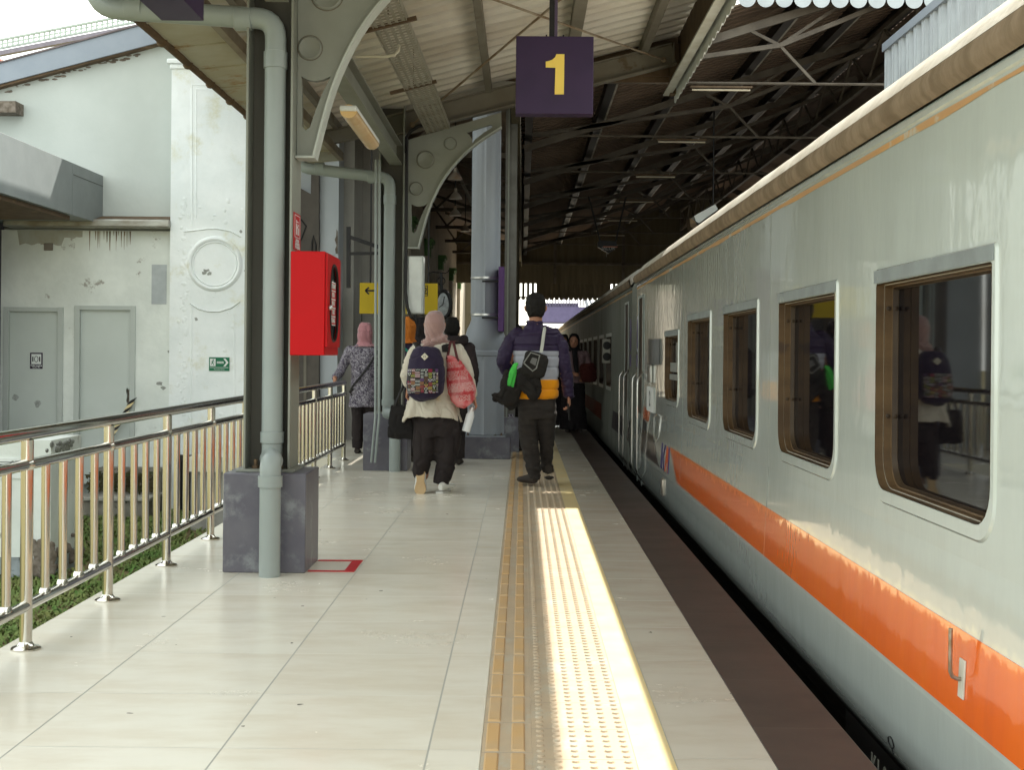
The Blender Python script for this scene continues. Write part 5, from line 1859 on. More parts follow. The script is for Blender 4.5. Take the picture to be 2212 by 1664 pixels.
b.prism([(xx + 0.03, top.z - 0.1), (xx + 4.5, top.z + 0.6), (xx + 4.5, top.z + 0.63), (xx + 0.03, top.z - 0.07)], 'y', -4.0, 12.9)
b.build('canopy_roof', m_sheet, rc, smooth=0)
for yy in (2.0, 7.5, 12.5):
    B().box(xx + 1.9, xx + 2.1, yy, yy + 0.2, -1.15, top.z + 0.2).build('canopy_post', m_steel, rc)

# big cast column at the hall mouth
cc = thing('cast_column', 'large grey cast column with banded shaft and flared base on a stone plinth', 'column', (-0.42, 14.3, 0))
p0, p1 = W(985, 993, 14.06), W(1102, 993, 14.06)
zt_ = W(1040, 945, 14.06).z
B().box(p0.x, p1.x, 14.06, 14.06 + (p1.x - p0.x), 0, zt_).build('plinth', m_plinth, cc, bevel=0.008)
cx, cy = (p0.x + p1.x) / 2, 14.06 + (p1.x - p0.x) / 2
cxs = W(1049, 600, cy).x
m_cast = M('cast_paint', (0.34, 0.365, 0.395), (0.29, 0.315, 0.345), rough=0.45, scale=3, stretch=(1, 1, 0.3), c3=(0.20, 0.20, 0.21), s3=0.64, sc3=4)
def zc(y):
    return W(1063, y, cy).z
def rr(wd):
    return wd * cy / F / 2
b = B()
prof = [(rr(80), zc(938)), (rr(78), zc(800)), (rr(78), zc(770)), (rr(84), zc(768)), (rr(86), zc(760)), (rr(82), zc(757)), (rr(88), zc(748)), (rr(90), zc(738)), (rr(88), zc(728)), (rr(83), zc(722)), (rr(78), zc(712)), (rr(66), zc(700)), (rr(60), zc(690)), (rr(59), zc(680)), (rr(58), zc(300)), (rr(57), 4.2)]
n = 24
vs = []
for r, h in prof:
    for k in range(n * 2):
        th = 2 * PI * k / (n * 2)
        f_ = 1.0 if (k % 6) not in (0,) else (1.07)
        if h > zc(690) or h < zc(775):
            rad = r * f_ * (0.94 if (k // 6) % 2 else 1.0)
        else:
            rad = r
        vs.append((cxs + rad * math.cos(th), cy + rad * math.sin(th), h))
N2 = n * 2
fs = [(i * N2 + k, i * N2 + (k + 1) % N2, (i + 1) * N2 + (k + 1) % N2, (i + 1) * N2 + k) for i in range(len(prof) - 1) for k in range(N2)]
fs += [tuple(range(N2)), tuple((len(prof) - 1) * N2 + k for k in range(N2))]
b.add(vs, fs)
b.build('shaft', m_cast, cc, smooth=40)
for yy in (604, 683):
    B().lathe([(rr(60), 0), (rr(65), 0.003), (rr(65), 0.022), (rr(60), 0.025)], (cxs, cy, zc(yy)), 28).build('band', M('band_metal', (0.6, 0.6, 0.58), rough=0.3, metal=0.9), cc)
b = B()
for (bx, by) in ((p0.x + 0.12, 14.2), (p1.x - 0.10, 14.2), (p1.x - 0.17, 14.2)):
    b.lathe([(0.016, 0), (0.016, 0.02), (0.009, 0.021), (0.009, 0.04)], (bx, by, zt_), 8)
b.build('anchor_bolt', m_brown, cc)
B().box(cx - 0.24, cx + 0.24, 14.1, 14.55, zt_ + 0.0005, zt_ + 0.012).build('base_plate', m_cast, cc)

# second post of the hall mouth (dark) and further columns
for i, yy in enumerate((17.75, 21.25, 24.75, 28.25, 31.75, 35.25)):
    hp = thing('hall_post', 'slim dark post of the train shed, %s behind the cast column' % ('first', 'second', 'third', 'fourth', 'fifth', 'sixth')[i], 'post', (-0.2, yy, 0), 'posts along the platform in the train shed')
    B().box(-0.24, -0.10, yy, yy + 0.16, 0.45, 3.86).build('shaft', m_hwall, hp)
    B().box(-0.34, 0.0, yy - 0.1, yy + 0.26, 0, 0.45).build('plinth', m_plinth, hp)
hp = thing('hall_post', 'tall grey steel channel post directly right of the cast column', 'post', (-0.15, 15.2, 0), None)
x0_, x1_ = W(1091, 500, 15.2).x, W(1116, 500, 15.2).x
B().box(x0_, x1_, 15.2, 15.4, 0.4, 4.1).build('shaft', M('channel_grey', (0.16, 0.155, 0.14), (0.12, 0.115, 0.1), rough=0.55), hp)
B().box(x0_ + 0.03, x0_ + 0.045, 15.18, 15.199, 0.4, 4.1).build('rib', m_steel, hp)
B().box(x0_ - 0.08, x1_ + 0.05, 15.1, 15.5, 0, 0.4).build('plinth', m_plinth, hp)

# purple blade signs on the cast column
for i, (xa, xb, ya, yb, Yd) in enumerate(((1077, 1088, 576, 716, 13.95), (1096, 1102, 640, 700, 16.6), (1106, 1110, 668, 700, 19.2))):
    s = thing('blade_sign', ('large', 'middle', 'small far')[i] + ' purple blade sign seen edge-on beside the cast column', 'sign', (W(xa, 600, Yd).x, Yd, 1.6), 'purple blade signs')
    a, c2 = W(xa, ya, Yd), W(xb, yb, Yd)
    B().box(a.x, c2.x, Yd, Yd + 0.42, c2.z, a.z).build('panel', M('sign_violet', (0.10, 0.045, 0.15), (0.09, 0.04, 0.14), rough=0.5), s, bevel=0.004)
    B().box(a.x - 0.18, a.x - 0.0005, Yd + 0.16, Yd + 0.18, a.z - 0.16, a.z - 0.14).build('arm', m_black, s)
    B().box(a.x - 0.18, a.x - 0.0005, Yd + 0.16, Yd + 0.18, c2.z + 0.14, c2.z + 0.16).build('arm', m_black, s)

# hanging track indicator in the hall
ti = thing('track_indicator', 'dark hexagonal hanging track indicator reading JALUR 1', 'sign', (1.6, 24.6, 2.9))
Yt = 24.6
def wp(x, y):
    p = W(x, y, Yt)
    return (p.x, p.z)
body = [wp(1303, 500 + 16), wp(1378 - 0, 514)]
P = [wp(1301, 523), wp(1308, 516), wp(1332, 518), wp(1333, 533), wp(1314, 548), wp(1301, 534)]
B().prism([wp(1292, 522), wp(1296, 519), wp(1331, 521), wp(1334, 533), wp(1315, 547), wp(1292, 533)], 'y', Yt, Yt + 0.2).build('body', m_black, ti)
q0, q1 = wp(1303, 532), wp(1334, 534.5)
B().box(q0[0], q1[0], Yt - 0.006, Yt - 0.001, q1[1], q0[1]).build('band', M('band_salmon', (0.55, 0.22, 0.14), rough=0.5), ti)
text_bm('JALUR', 0.095, M('dim_white', (0.4, 0.4, 0.38), rough=0.6), 'lettering', ti, frame((wp(1319, 0)[0], Yt - 0.004, wp(0, 525)[1]), (1, 0, 0), (0, 0, 1)), 0.001)
text_bm('1', 0.09, M('dim_white', (0.4, 0.4, 0.38)), 'lettering', ti, frame((wp(1315, 0)[0], Yt - 0.004, wp(0, 540)[1]), (1, 0, 0), (0, 0, 1)), 0.001)
a = W(1296, 520, Yt)
c2 = W(1330, 521, Yt)
B().tube([a, (W(1272, 430, Yt).x, Yt, HC + 3.0)], 0.015, 6).tube([c2, (W(1352, 430, Yt).x, Yt, HC + 3.0)], 0.015, 6).build('hanger', m_black, ti)

# box lamp in the hall by the train roof
bl = thing('box_luminaire', 'white box luminaire hanging in the shed just above the train roof', 'lamp', (2.6, 18, 2.9))
Yt = 18.0
P = [W(1503, 478, Yt), W(1500, 466, Yt), W(1545, 441, Yt), W(1551, 452, Yt), W(1510, 482, Yt)]
B().prism([(p.x, p.z) for p in P], 'y', Yt, Yt + 0.4).build('housing', m_white, bl)
B().prism([(P[0].x - 0.08, P[0].z + 0.05), (P[0].x - 0.002, P[0].z + 0.0), (P[4].x, P[4].z - 0.1), (P[0].x - 0.07, P[0].z - 0.08)], 'y', Yt + 0.02, Yt + 0.38).build('louvre', m_brown, bl)
B().tube([P[2] + Vector((0, 0.2, 0)), P[2] + Vector((0.0, 0.2, 1.5))], 0.012, 6).build('hanger', m_black, bl)

# pendant bell lamps over the concourse
for i, (x, y, Yd) in enumerate(((983, 388, 17.5), (983, 466, 21.0), (984, 430, 19.2), (1005, 500, 25.0))):
    pl_ = thing('pendant_lamp', ('uppermost', 'lowest but one', 'small middle', 'lowest')[i] + ' bell-shaped pendant lamp hanging behind the arched bracket', 'lamp', (W(x, y, Yd).x, Yd, 3), 'bell pendant lamps')
    p = W(x, y, Yd)
    sc = 0.10
    B().lathe([(sc, 0), (sc * 0.93, 0.02), (sc * 0.6, 0.07), (sc * 0.3, 0.10), (sc * 0.2, 0.16)], (p.x, Yd, p.z), 18).build('shade', M('bell_shade', (0.26, 0.17, 0.11), (0.3, 0.27, 0.22), rough=0.4, metal=0.4), pl_)
    B().tube([(p.x, Yd, p.z + 0.16), (p.x, Yd, 4.3)], 0.008, 6).build('cord', m_black, pl_)

# ------------------------------------------------------------ station building on the left of the concourse
sb = thing('station_building', 'old station building with pale wall ends and dark gothic wall panel, left of the concourse', 'building', (-2.8, 20, 0))
xa, xb = W(690, 600, 16.5).x, W(729, 600, 16.5).x
m_sw = M('station_wall_pale', (0.46, 0.49, 0.51), (0.40, 0.43, 0.45), rough=0.85, scale=1.5, c3=(0.24, 0.25, 0.24), s3=0.66)
m_sw2 = M('station_wall_grey', (0.36, 0.35, 0.32), (0.30, 0.29, 0.265), rough=0.85, scale=2)
B().box(-3.34, xb, 16.55, 17.3, 0, 4.8).build('end_wall', m_sw, sb)
m_pan = M('gothic_panel_brown', (0.115, 0.10, 0.085), (0.09, 0.08, 0.07), rough=0.7)
def pw(x, y, Y=16.5):
    p = W(x, y, Y)
    return (p.x, p.z)
B().prism([pw(645, 880), pw(690, 880), pw(690, 362), pw(687, 361), pw(674, 361), pw(673, 420), pw(655, 410), pw(645, 405)], 'y', 16.44, 16.549).build('gothic_panel', m_pan, sb, smooth=0)
b = B()
b.tube([(*[pw(x, y)[0], 16.43], pw(x, y)[1]) for x, y in ((676, 548), (676, 525), (679, 510), (684, 530), (684, 548))], 0.012, 6)
b.tube([(pw(x, y)[0], 16.43, pw(x, y)[1]) for x, y in ((652, 475), (663, 490), (652, 520))], 0.010, 6)
b.build('panel_tracery', m_black, sb)
B().prism([pw(656, 880, 16.43), pw(662, 880, 16.43), pw(662, 768, 16.43), pw(656, 768, 16.43)], 'y', 16.425, 16.438).build('panel_rail', m_steel_d, sb)
# patch of missing plaster on the corner
b = B()
b.prism([pw(727, 495, 16.54), pw(729.5, 500, 16.54), pw(729.5, 548, 16.54), pw(725, 548, 16.54), pw(724, 538, 16.54), pw(727, 530, 16.54), pw(723, 518, 16.54), pw(726, 510, 16.54)], 'y', 16.54, 16.5495)
b.build('missing_plaster', m_hole, sb, smooth=0)
B().box(xb + 0.001, xb + 0.14, 17.0, 17.899, 0, 4.8).build('wall_return', m_sw2, sb)
B().box(xb - 0.4, -1.80, 17.9, 18.2, 0, 5.3).build('set_back_wall', m_sw2, sb)
# arched window on the set back wall
def pv_(x, y):
    return pw(x, y, 17.88)
arch = [pv_(757, 760), pv_(757, 610), pv_(762, 592), pv_(770, 584), pv_(778, 592), pv_(782, 610), pv_(782, 760)]
B().prism([(p[0], p[1]) for p in arch], 'y', 17.86, 17.899).build('arched_window', M('green_frame_dark', (0.07, 0.09, 0.06), (0.05, 0.06, 0.045), rough=0.6), sb)
arch2 = [pv_(761, 755), pv_(761, 613), pv_(765, 600), pv_(770, 596), pv_(775, 600), pv_(778, 613), pv_(778, 755)]
B().prism(arch2, 'y', 17.845, 17.859).build('window_pane', m_glassd, sb)
# facade along the concourse with pilasters and green capitals
B().box(-2.3, -1.95, 18.2, YF - 2, 0, 5.0).build('facade', m_fac, sb)
for i, yy in enumerate((18.3, 21.4, 25.6, 29.8, 34.2, 38.5)):
    q = B()
    q.box(-1.9495, -1.86, yy, yy + 0.45, 0, 3.07)
    q.build('pilaster', m_fac, sb, bevel=0.004)
    q = B()
    q.box(-1.9495, -1.845, yy - 0.02, yy + 0.47, 3.071, 3.25)
    q.box(-1.9495, -1.81, yy - 0.06, yy + 0.51, 3.251, 3.32)
    q.box(-1.9495, -1.77, yy - 0.09, yy + 0.54, 3.321, 3.40)
    q.build('capital', m_gcap, sb, bevel=0.006)
B().box(-1.9495, -1.93, 18.25, 40, 0.0, 0.12).build('skirting', m_fac, sb)
# doors in the facade, dark
for i, yy in enumerate((19.3, 22.9, 27.2, 31.5)):
    B().box(-1.9495, -1.94, yy, yy + 1.2, 0.121, 1.7).build('doorway', m_black, sb)

# black iron wall bracket
ib = thing('iron_bracket', 'black iron frame bracket beside the conduits of the far column', 'bracket', (-1.9, 15.2, 2))
Yt = 15.2
b = B()
a, c2 = W(753, 490, Yt), W(753, 622, Yt)
b.bar(a, c2, 0.045, 0.045, up=(0, 1, 0))
b.bar(W(755, 512, Yt), W(860, 548, Yt), 0.03, 0.045)
b.bar(W(755, 548, Yt), W(860, 547, Yt), 0.03, 0.035)
b.build('frame', m_black, ib)

# yellow direction board
yb_ = thing('direction_board', 'yellow direction board with black arrow hanging behind the far column', 'sign', (-1.5, 16.3, 1.8))
Yt = 16.3
a, c2 = W(777, 611, Yt), W(945, 679, Yt)
m_ysn = M('board_yellow', (0.46, 0.32, 0.008), (0.42, 0.30, 0.01), rough=0.5)
B().box(a.x, c2.x, Yt, Yt + 0.05, c2.z, a.z).build('panel', m_ysn, yb_)
b = B()
p = W(790, 628, Yt)
b.bar(p + Vector((0, -0.003, 0)), W(812, 628, Yt) + Vector((0, -0.003, 0)), 0.004, 0.022)
b.bar(p + Vector((-0.004, -0.003, 0)), W(797, 621, Yt) + Vector((0, -0.003, 0)), 0.004, 0.02)
b.bar(p + Vector((-0.004, -0.003, 0)), W(797, 635.5, Yt) + Vector((0, -0.003, 0)), 0.004, 0.02)
b.build('arrow', m_black, yb_)
for tx, x, y, sz in (('Jalur', 857, 627, 0.135), ('Keluar', 853, 660, 0.105), ('Musala', 849, 672, 0.085), ('2', 918, 629, 0.12), ('1', 893, 629, 0.12)):
    p = W(x, y, Yt)
    text_bm(tx, sz, m_black, 'lettering', yb_, frame((p.x, Yt - 0.003, p.z), (1, 0, 0), (0, 0, 1)), 0.001, bold=0.002)
b = B()
for cx_ in (918,):
    q0, q1 = W(cx_ - 7, 617, Yt), W(cx_ + 6, 640, Yt)
    for (x0, x1, z0, z1) in ((q0.x, q1.x, q0.z - 0.008, q0.z), (q0.x, q1.x, q1.z, q1.z + 0.008), (q0.x, q0.x + 0.008, q1.z + 0.0085, q0.z - 0.0085), (q1.x - 0.008, q1.x, q1.z + 0.0085, q0.z - 0.0085)):
        b.box(x0, x1, Yt - 0.004, Yt - 0.001, z0, z1)
b.build('number_frame', m_black, yb_)
for x in (800, 925):
    p = W(x, 611, Yt)
    B().box(p.x - 0.01, p.x + 0.01, Yt + 0.01, Yt + 0.03, p.z, 3.95).build('hanger', m_black, yb_)

# station clock on a scroll bracket
ck = thing('station_clock', 'round black-rimmed station clock hanging from a scrolled iron bracket', 'clock', (-1.0, 17.5, 1.8))
Yt = 17.5
cc_ = W(957, 658, Yt)
rc_ = 20 * Yt / F
b = B()
pts = [(cc_.x + rc_ * 0.82 * math.cos(t), Yt, cc_.z + rc_ * 1.45 * math.sin(t)) for t in [2 * PI * k / 32 for k in range(33)]]
b.tube(pts, 0.028, 8, cap=False)
b.build('rim', m_black, ck)
pts = [(cc_.x + rc_ * 0.78 * math.cos(t), cc_.z + rc_ * 1.38 * math.sin(t)) for t in [2 * PI * k / 28 for k in range(28)]]
B().prism(pts, 'y', Yt - 0.01, Yt + 0.03).build('dial', M('clock_dial', (0.42, 0.45, 0.45), (0.25, 0.26, 0.26), rough=0.3, scale=14), ck)
b = B()
b.bar((cc_.x, Yt - 0.015, cc_.z), (cc_.x + 0.02, Yt - 0.015, cc_.z + 0.11), 0.004, 0.012, up=(1, 0, 0))
b.bar((cc_.x, Yt - 0.015, cc_.z), (cc_.x - 0.05, Yt - 0.015, cc_.z - 0.04), 0.004, 0.012, up=(1, 0, 0))
b.build('hand', m_black, ck)
b = B()
top = W(957, 590, Yt)
b.tube([(cc_.x - 0.02, Yt, cc_.z + rc_ * 1.45), (cc_.x - 0.03, Yt, top.z)], 0.02, 8)
sc_ = W(953, 607, Yt)
b.tube([(sc_.x + 0.05 * math.cos(t), Yt, sc_.z + 0.05 * math.sin(t)) for t in [2 * PI * k / 16 for k in range(17)]], 0.008, 6, cap=False)
b.tube([W(925, 592, Yt), W(935, 588, Yt), W(945, 589, Yt), W(962, 590, Yt), W(968, 587, Yt), W(970, 583, Yt)], 0.008, 6)
b.build('scroll_bracket', m_black, ck)

# ------------------------------------------------------------ beyond the hall
fb = thing('footbridge', 'violet-grey footbridge with windowed parapet crossing beyond the shed', 'footbridge', (2, 62, 0))
Yt = 62
m_vio = M('violet_panel', (0.13, 0.11, 0.20), (0.11, 0.095, 0.17), rough=0.6)
m_viod = M('violet_panel_dark', (0.045, 0.03, 0.05), (0.035, 0.025, 0.04), rough=0.7)
a, c2 = W(1150, 662, Yt), W(1268, 697, Yt)
B().prism([(a.x, a.z), (W(1266, 662, Yt).x, a.z), (W(1274, 690, Yt).x, c2.z), (a.x - 0.1, c2.z)], 'y', Yt, Yt + 3).build('deck', m_vio, fb, smooth=0)
b = B()
for x in range(1146, 1262, 6):
    p, q = W(x, 640, Yt), W(x, 662, Yt)
    b.bar(p, q, 0.05, 0.05, up=(0, 1, 0))
b.box(W(1146, 0, Yt).x, W(1256, 0, Yt).x, Yt + 0.1, Yt + 0.12, W(0, 662, Yt).z, W(0, 644, Yt).z)
b.build('parapet_screen', M('screen_violet', (0.16, 0.14, 0.22), (0.07, 0.06, 0.09), rough=0.5, scale=6, stretch=(3, 1, 1)), fb, smooth=0)
b = B()
b.bar(W(1262, 640, Yt), W(1278, 690, Yt), 0.12, 0.5, up=(0, 1, 0))
b.bar(W(1270, 640, Yt), W(1288, 680, Yt), 0.08, 0.3, up=(0, 1, 0))
b.build('stair_stringer', M('stringer_light', (0.35, 0.36, 0.40), rough=0.6), fb, smooth=0)
B().box(W(1120, 0, Yt).x - 3, W(1310, 0, Yt).x + 8, Yt + 3.1, Yt + 3.3, -1.0, W(0, 697, Yt).z).build('lower_hall', m_viod, fb)
B().box(W(1160, 0, 58).x, W(1290, 0, 58).x, 58, 58.2, W(0, 765, 58).z - 2.0, W(0, 699, 58).z).build('lower_screen', m_viod, fb)
b = B()
for k in range(6):
    p = W(1172 + 2.0 * k, 722 - 3.0 * k, 57.8)
    b.ball(p, 0.035, 6)
b.build('string_light', M('string_lamp', (0.8, 0.8, 0.8), emit=(1, 1, 0.95), est=3.0), fb)
fh = thing('far_wall', 'dark brown far wall with a bright opening left of the footbridge', 'wall', (-0.5, 44, 0))
B().box(-6, W(1118, 0, 44).x, 43.9, 44.1, 0, 5).build('wall', m_hwall, fh)
B().box(W(1118, 0, 44).x + 0.001, W(1150, 0, 44).x, 43.95, 44.1, 0, W(0, 693, 44).z).build('counter', m_hwall, fh)
B().box(W(1165, 0, 43).x, W(1212, 0, 43).x, 43, 43.3, 0, W(0, 698, 43).z).build('screen', m_viod, fh)
# ground cover beyond so that no bright sky shows under the train shed
bt = thing('boundary_wall', 'long dark boundary wall far beyond the tracks on the right', 'wall', (14, 40, -1.15))
B().box(13.0, 13.3, -20, 90, -1.15, 3.0).build('wall', m_hwall, bt)
for i in range(14):
    x = -45 + i * 9 + random.uniform(-1, 1)
    if -9 < x < 14:
        continue
# ------------------------------------------------------------ people
m_skin = M('skin_tan', (0.42, 0.20, 0.12), (0.36, 0.165, 0.095), rough=0.5, scale=6, spec=0.4)
m_hair = M('black_hair', (0.009, 0.0075, 0.007), (0.014, 0.012, 0.010), rough=0.7, scale=40, stretch=(1, 1, 0.2), bump=0.004, bscale=90)


def cloth(name, c1, c2=None, rough=0.9, bump=0.0015, bscale=120, scale=3, sheen=0.0, **k):
    if sum(c1) < 0.2:
        k.setdefault('spec', 0.2)
    return M(name, c1, c2, rough=rough, bump=bump, bscale=bscale, scale=scale, sheen=sheen, **k)


class Fig:
    """helper: converts picture positions to points at the figure's own depth; dy = metres nearer (-) or farther (+)"""
    def __init__(s, Y):
        s.Y = Y

    def p(s, x, y, dy=0.0):
        q = W(x, y, s.Y)
        return Vector((q.x, s.Y + dy, q.z))

    def m(s, px):
        return px * s.Y / F


def limb(b, pts, rad, n=14):
    b.tube(pts, rad, n)
    for p, r in ((pts[0], rad[0]), (pts[-1], rad[-1])):
        rr = r if isinstance(r, (int, float)) else min(r)
        b.ball(p, rr * 0.98, 12)


def rings(b, lst, n=20):
    """upright elliptical loft: (x, y, z, rx, ry)"""
    vs = []
    for (x, y, z, rx, ry) in lst:
        for k in range(n):
            a = 2 * PI * k / n
            vs.append((x + rx * math.cos(a), y + ry * math.sin(a), z))
    fs = [(i * n + k, i * n + (k + 1) % n, (i + 1) * n + (k + 1) % n, (i + 1) * n + k) for i in range(len(lst) - 1) for k in range(n)]
    fs += [tuple(range(n)), tuple((len(lst) - 1) * n + k for k in range(n))]
    b.add(vs, fs)


def hand(b, wrist, d, palm_n, s=1.0, curl=0.5, thumb=1):
    """palm with four bent fingers and a thumb. d = direction the fingers point, palm_n = palm normal"""
    d = Vector(d).normalized()
    nrm = Vector(palm_n)
    nrm = (nrm - d * nrm.dot(d)).normalized()
    side = d.cross(nrm)
    w_ = Vector(wrist)
    pl = 0.085 * s
    b.tube([w_, w_ + d * pl * 0.5, w_ + d * pl], [(0.024 * s, 0.015 * s), (0.036 * s, 0.014 * s), (0.038 * s, 0.012 * s)], 10, up=side)
    for i, (o, L) in enumerate(((-0.029, 0.066), (-0.010, 0.076), (0.010, 0.071), (0.028, 0.054))):
        base = w_ + d * pl * 0.93 + side * o * s
        pts = [base]
        ang = 0.0
        p = base
        for k, f_ in enumerate((0.45, 0.32, 0.23)):
            ang += curl * (0.6 + 0.25 * k) + 0.06 * i
            dd = d * math.cos(ang) + nrm * math.sin(ang)
            p = p + dd * L * f_ * s * 1.0
            pts.append(p)
        b.tube(pts, [0.0092 * s, 0.0088 * s, 0.0082 * s, 0.0066 * s], 8)
        b.ball(pts[-1], 0.0066 * s, 8)
    base = w_ + d * pl * 0.25 + side * (-0.03 * thumb) * s
    p1 = base + (d * 0.5 + side * (-0.8 * thumb) + nrm * 0.25).normalized() * 0.034 * s
    p2 = p1 + (d * 0.85 + side * (-0.25 * thumb) + nrm * 0.45).normalized() * 0.030 * s
    b.tube([base, p1, p2], [0.012 * s, 0.0105 * s, 0.0078 * s], 8)


def head(b, c, r, face=(0, 1, 0), tilt=0.0):
    """c = centre of the skull, r = half head width; face = direction faced"""
    f_ = Vector(face).normalized()
    sd = Vector((0, 0, 1)).cross(f_)      # figure's left
    def P(x, y, z):
        return c + sd * x * r + f_ * y * r + Vector((0, 0, z * r))
    vsn = 18
    lst = [(-1.55, 0.25, 0.38, 0.30), (-1.40, 0.22, 0.55, 0.55), (-1.05, 0.12, 0.74, 0.85), (-0.6, 0.02, 0.88, 1.05), (0, -0.05, 0.98, 1.18), (0.5, -0.08, 0.97, 1.18), (0.9, -0.1, 0.80, 1.0), (1.18, -0.1, 0.5, 0.65), (1.30, -0.1, 0.12, 0.2)]
    vs = []
    for z, oy, rx, ry in lst:
        for k in range(vsn):
            a = 2 * PI * k / vsn
            vs.append(P(rx * math.cos(a), oy + ry * math.sin(a), z))
    fs = [(i * vsn + k, i * vsn + (k + 1) % vsn, (i + 1) * vsn + (k + 1) % vsn, (i + 1) * vsn + k) for i in range(len(lst) - 1) for k in range(vsn)]
    fs += [tuple(range(vsn)), tuple((len(lst) - 1) * vsn + k for k in range(vsn))]
    b.add(vs, fs)
    # nose, brow, lips, chin, ears
    b.tube([P(0, 1.02, 0.05), P(0, 1.16, -0.25), P(0, 1.28, -0.48)], [0.09 * r, 0.13 * r, 0.17 * r], 8)
    b.ball(P(0, 1.14, -0.50), (0.22 * r,) * 3, 8)
    b.tube([P(-0.42, 0.98, 0.16), P(0, 1.06, 0.12), P(0.42, 0.98, 0.16)], 0.10 * r, 8)
    b.tube([P(-0.24, 0.92, -0.86), P(0, 1.0, -0.84), P(0.24, 0.92, -0.86)], 0.11 * r, 8)
    for sx in (-1, 1):
        b.tube([P(sx * 0.97, 0.02, 0.12), P(sx * 1.10, -0.08, 0.05), P(sx * 1.08, -0.06, -0.22), P(sx * 0.96, 0.03, -0.46)], [0.10 * r, 0.16 * r, 0.14 * r, 0.09 * r], 8)
    return P


def shoe(b, toe, heel, wd, h):
    toe, heel = Vector(toe), Vector(heel)
    d = toe - heel
    pts = [heel - d * 0.02, heel + d * 0.15, heel + d * 0.45, heel + d * 0.75, toe]
    up = Vector((0, 0, 1))
    b.tube([p + up * h * k for p, k in zip(pts, (0.62, 0.66, 0.55, 0.42, 0.36))], [(wd * 0.55, h * 0.45), (wd * 0.75, h * 0.62), (wd * 0.8, h * 0.52), (wd, h * 0.40), (wd * 0.6, h * 0.30)], 14, up=d.cross(up))


def fold_fn(amp, fx=14, fz=3, seed=0.0, fine=0.35):
    def f_(co, no):
        a = noise.noise(Vector((co.x * fx + seed, co.y * fx * 0.6, co.z * fz)))
        c2 = noise.noise(Vector((co.x * fx * 2.3, co.y * fx, co.z * fz * 3 + seed)))
        c3 = noise.noise(Vector((co.x * fx * 0.8 + co.z * fx * 0.5, co.y * fx * 0.8, co.z * fz * 1.6 - co.x * fx * 0.3 + seed * 2)))
        return amp * (a + fine * c2) - amp * 0.9 * max(0.0, 1 - abs(c3) * 7)
    return f_


# =========== woman with the backpack ===========
wf = Fig(10.65)
P, mm = wf.p, wf.m
wo = thing('person', 'woman in dusty pink headscarf, cream top and black trousers walking away', 'person', (P(945, 1065).x, 10.65, 0))
b = B()
hd = P(939, 700)
head(b, hd + Vector((0, 0.02, 0)), 0.076, (0.1, 1, 0))
b.tube([P(940, 715), P(941, 740)], 0.05, 12)
rings(b, [(*P(943, 745)[:2], P(0, 740).z, 0.08, 0.06), (*P(943, 750)[:2], P(0, 756).z, 0.13, 0.07), (*P(943, 800)[:2], P(0, 800).z, 0.15, 0.10), (*P(944, 850)[:2], P(0, 850).z, 0.14, 0.10), (*P(946, 900)[:2], P(0, 905).z, 0.175, 0.12)])
# arms
limb(b, [P(896, 764), P(882, 808, 0.02), P(880, 850, 0.02)], [0.033, 0.032, 0.024])
limb(b, [P(990, 764), P(1010, 812, 0.01), P(1023, 866, 0.03)], [0.033, 0.032, 0.024])
# legs
limb(b, [P(925, 905), P(920, 965), P(914, 1030, 0.05)], [0.085, 0.06, 0.04])
limb(b, [P(965, 905), P(966, 975), P(955, 1048)], [0.085, 0.06, 0.04])
hand(b, P(1024, 862, 0.0), (0.25, -0.1, -0.8), (-1, 0, -0.2), 0.82, 1.0, -1)
hand(b, P(880, 842, 0.0), (-0.1, 0.1, -1), (1, 0, 0), 0.8, 1.0, 1)
fuse('body', b, m_skin, wo, voxel=0.006, smooth=1)
# trousers
m_btr = cloth('black_trousers', (0.018, 0.014, 0.014), (0.028, 0.022, 0.021))
b = B()
def leg(b, seq):
    b.tube([s[0] for s in seq], [(s[1], s[2]) for s in seq], 18)
b.tube([P(943, 880), P(944, 915), P(946, 945)], [(mm(47), 0.12), (mm(51), 0.14), (mm(52), 0.13)], 20)
leg(b, [(P(920, 925), mm(27), 0.11), (P(917, 965, -0.01), mm(27), 0.10), (P(914, 995, -0.01), mm(21), 0.085), (P(909, 1014, 0.02), mm(18), 0.085), (P(907, 1028, 0.09), mm(17), 0.06)])
leg(b, [(P(968, 925), mm(30), 0.12), (P(967, 965), mm(28), 0.11), (P(963, 1005), mm(24), 0.095), (P(956, 1032), mm(19), 0.09), (P(953, 1047), mm(18), 0.085)])
fuse('trousers', b, m_btr, wo, voxel=0.009, smooth=3, fold=fold_fn(0.014, 9, 4, 1.0))
# top: torso, sleeves and flared peplum
m_cream = cloth('cream_top', (0.60, 0.56, 0.47), (0.52, 0.47, 0.38), scale=2, c3=(0.50, 0.38, 0.22), s3=0.63, sc3=3, w3=0.15)
b = B()
b.tube([P(943, 738), P(943, 748), P(943, 765), P(943, 800), P(943, 850)], [(mm(24), 0.06), (mm(46), 0.085), (mm(54), 0.105), (mm(48), 0.11), (mm(45), 0.12)], 22)
limb(b, [P(899, 757), P(886, 785, 0.0), P(878, 812, -0.01), P(882, 836, 0.02)], [0.058, 0.060, 0.056, 0.042])
limb(b, [P(988, 757), P(1002, 785, 0.0), P(1011, 815, 0.0), P(1020, 852, 0.02)], [0.058, 0.058, 0.052, 0.042])
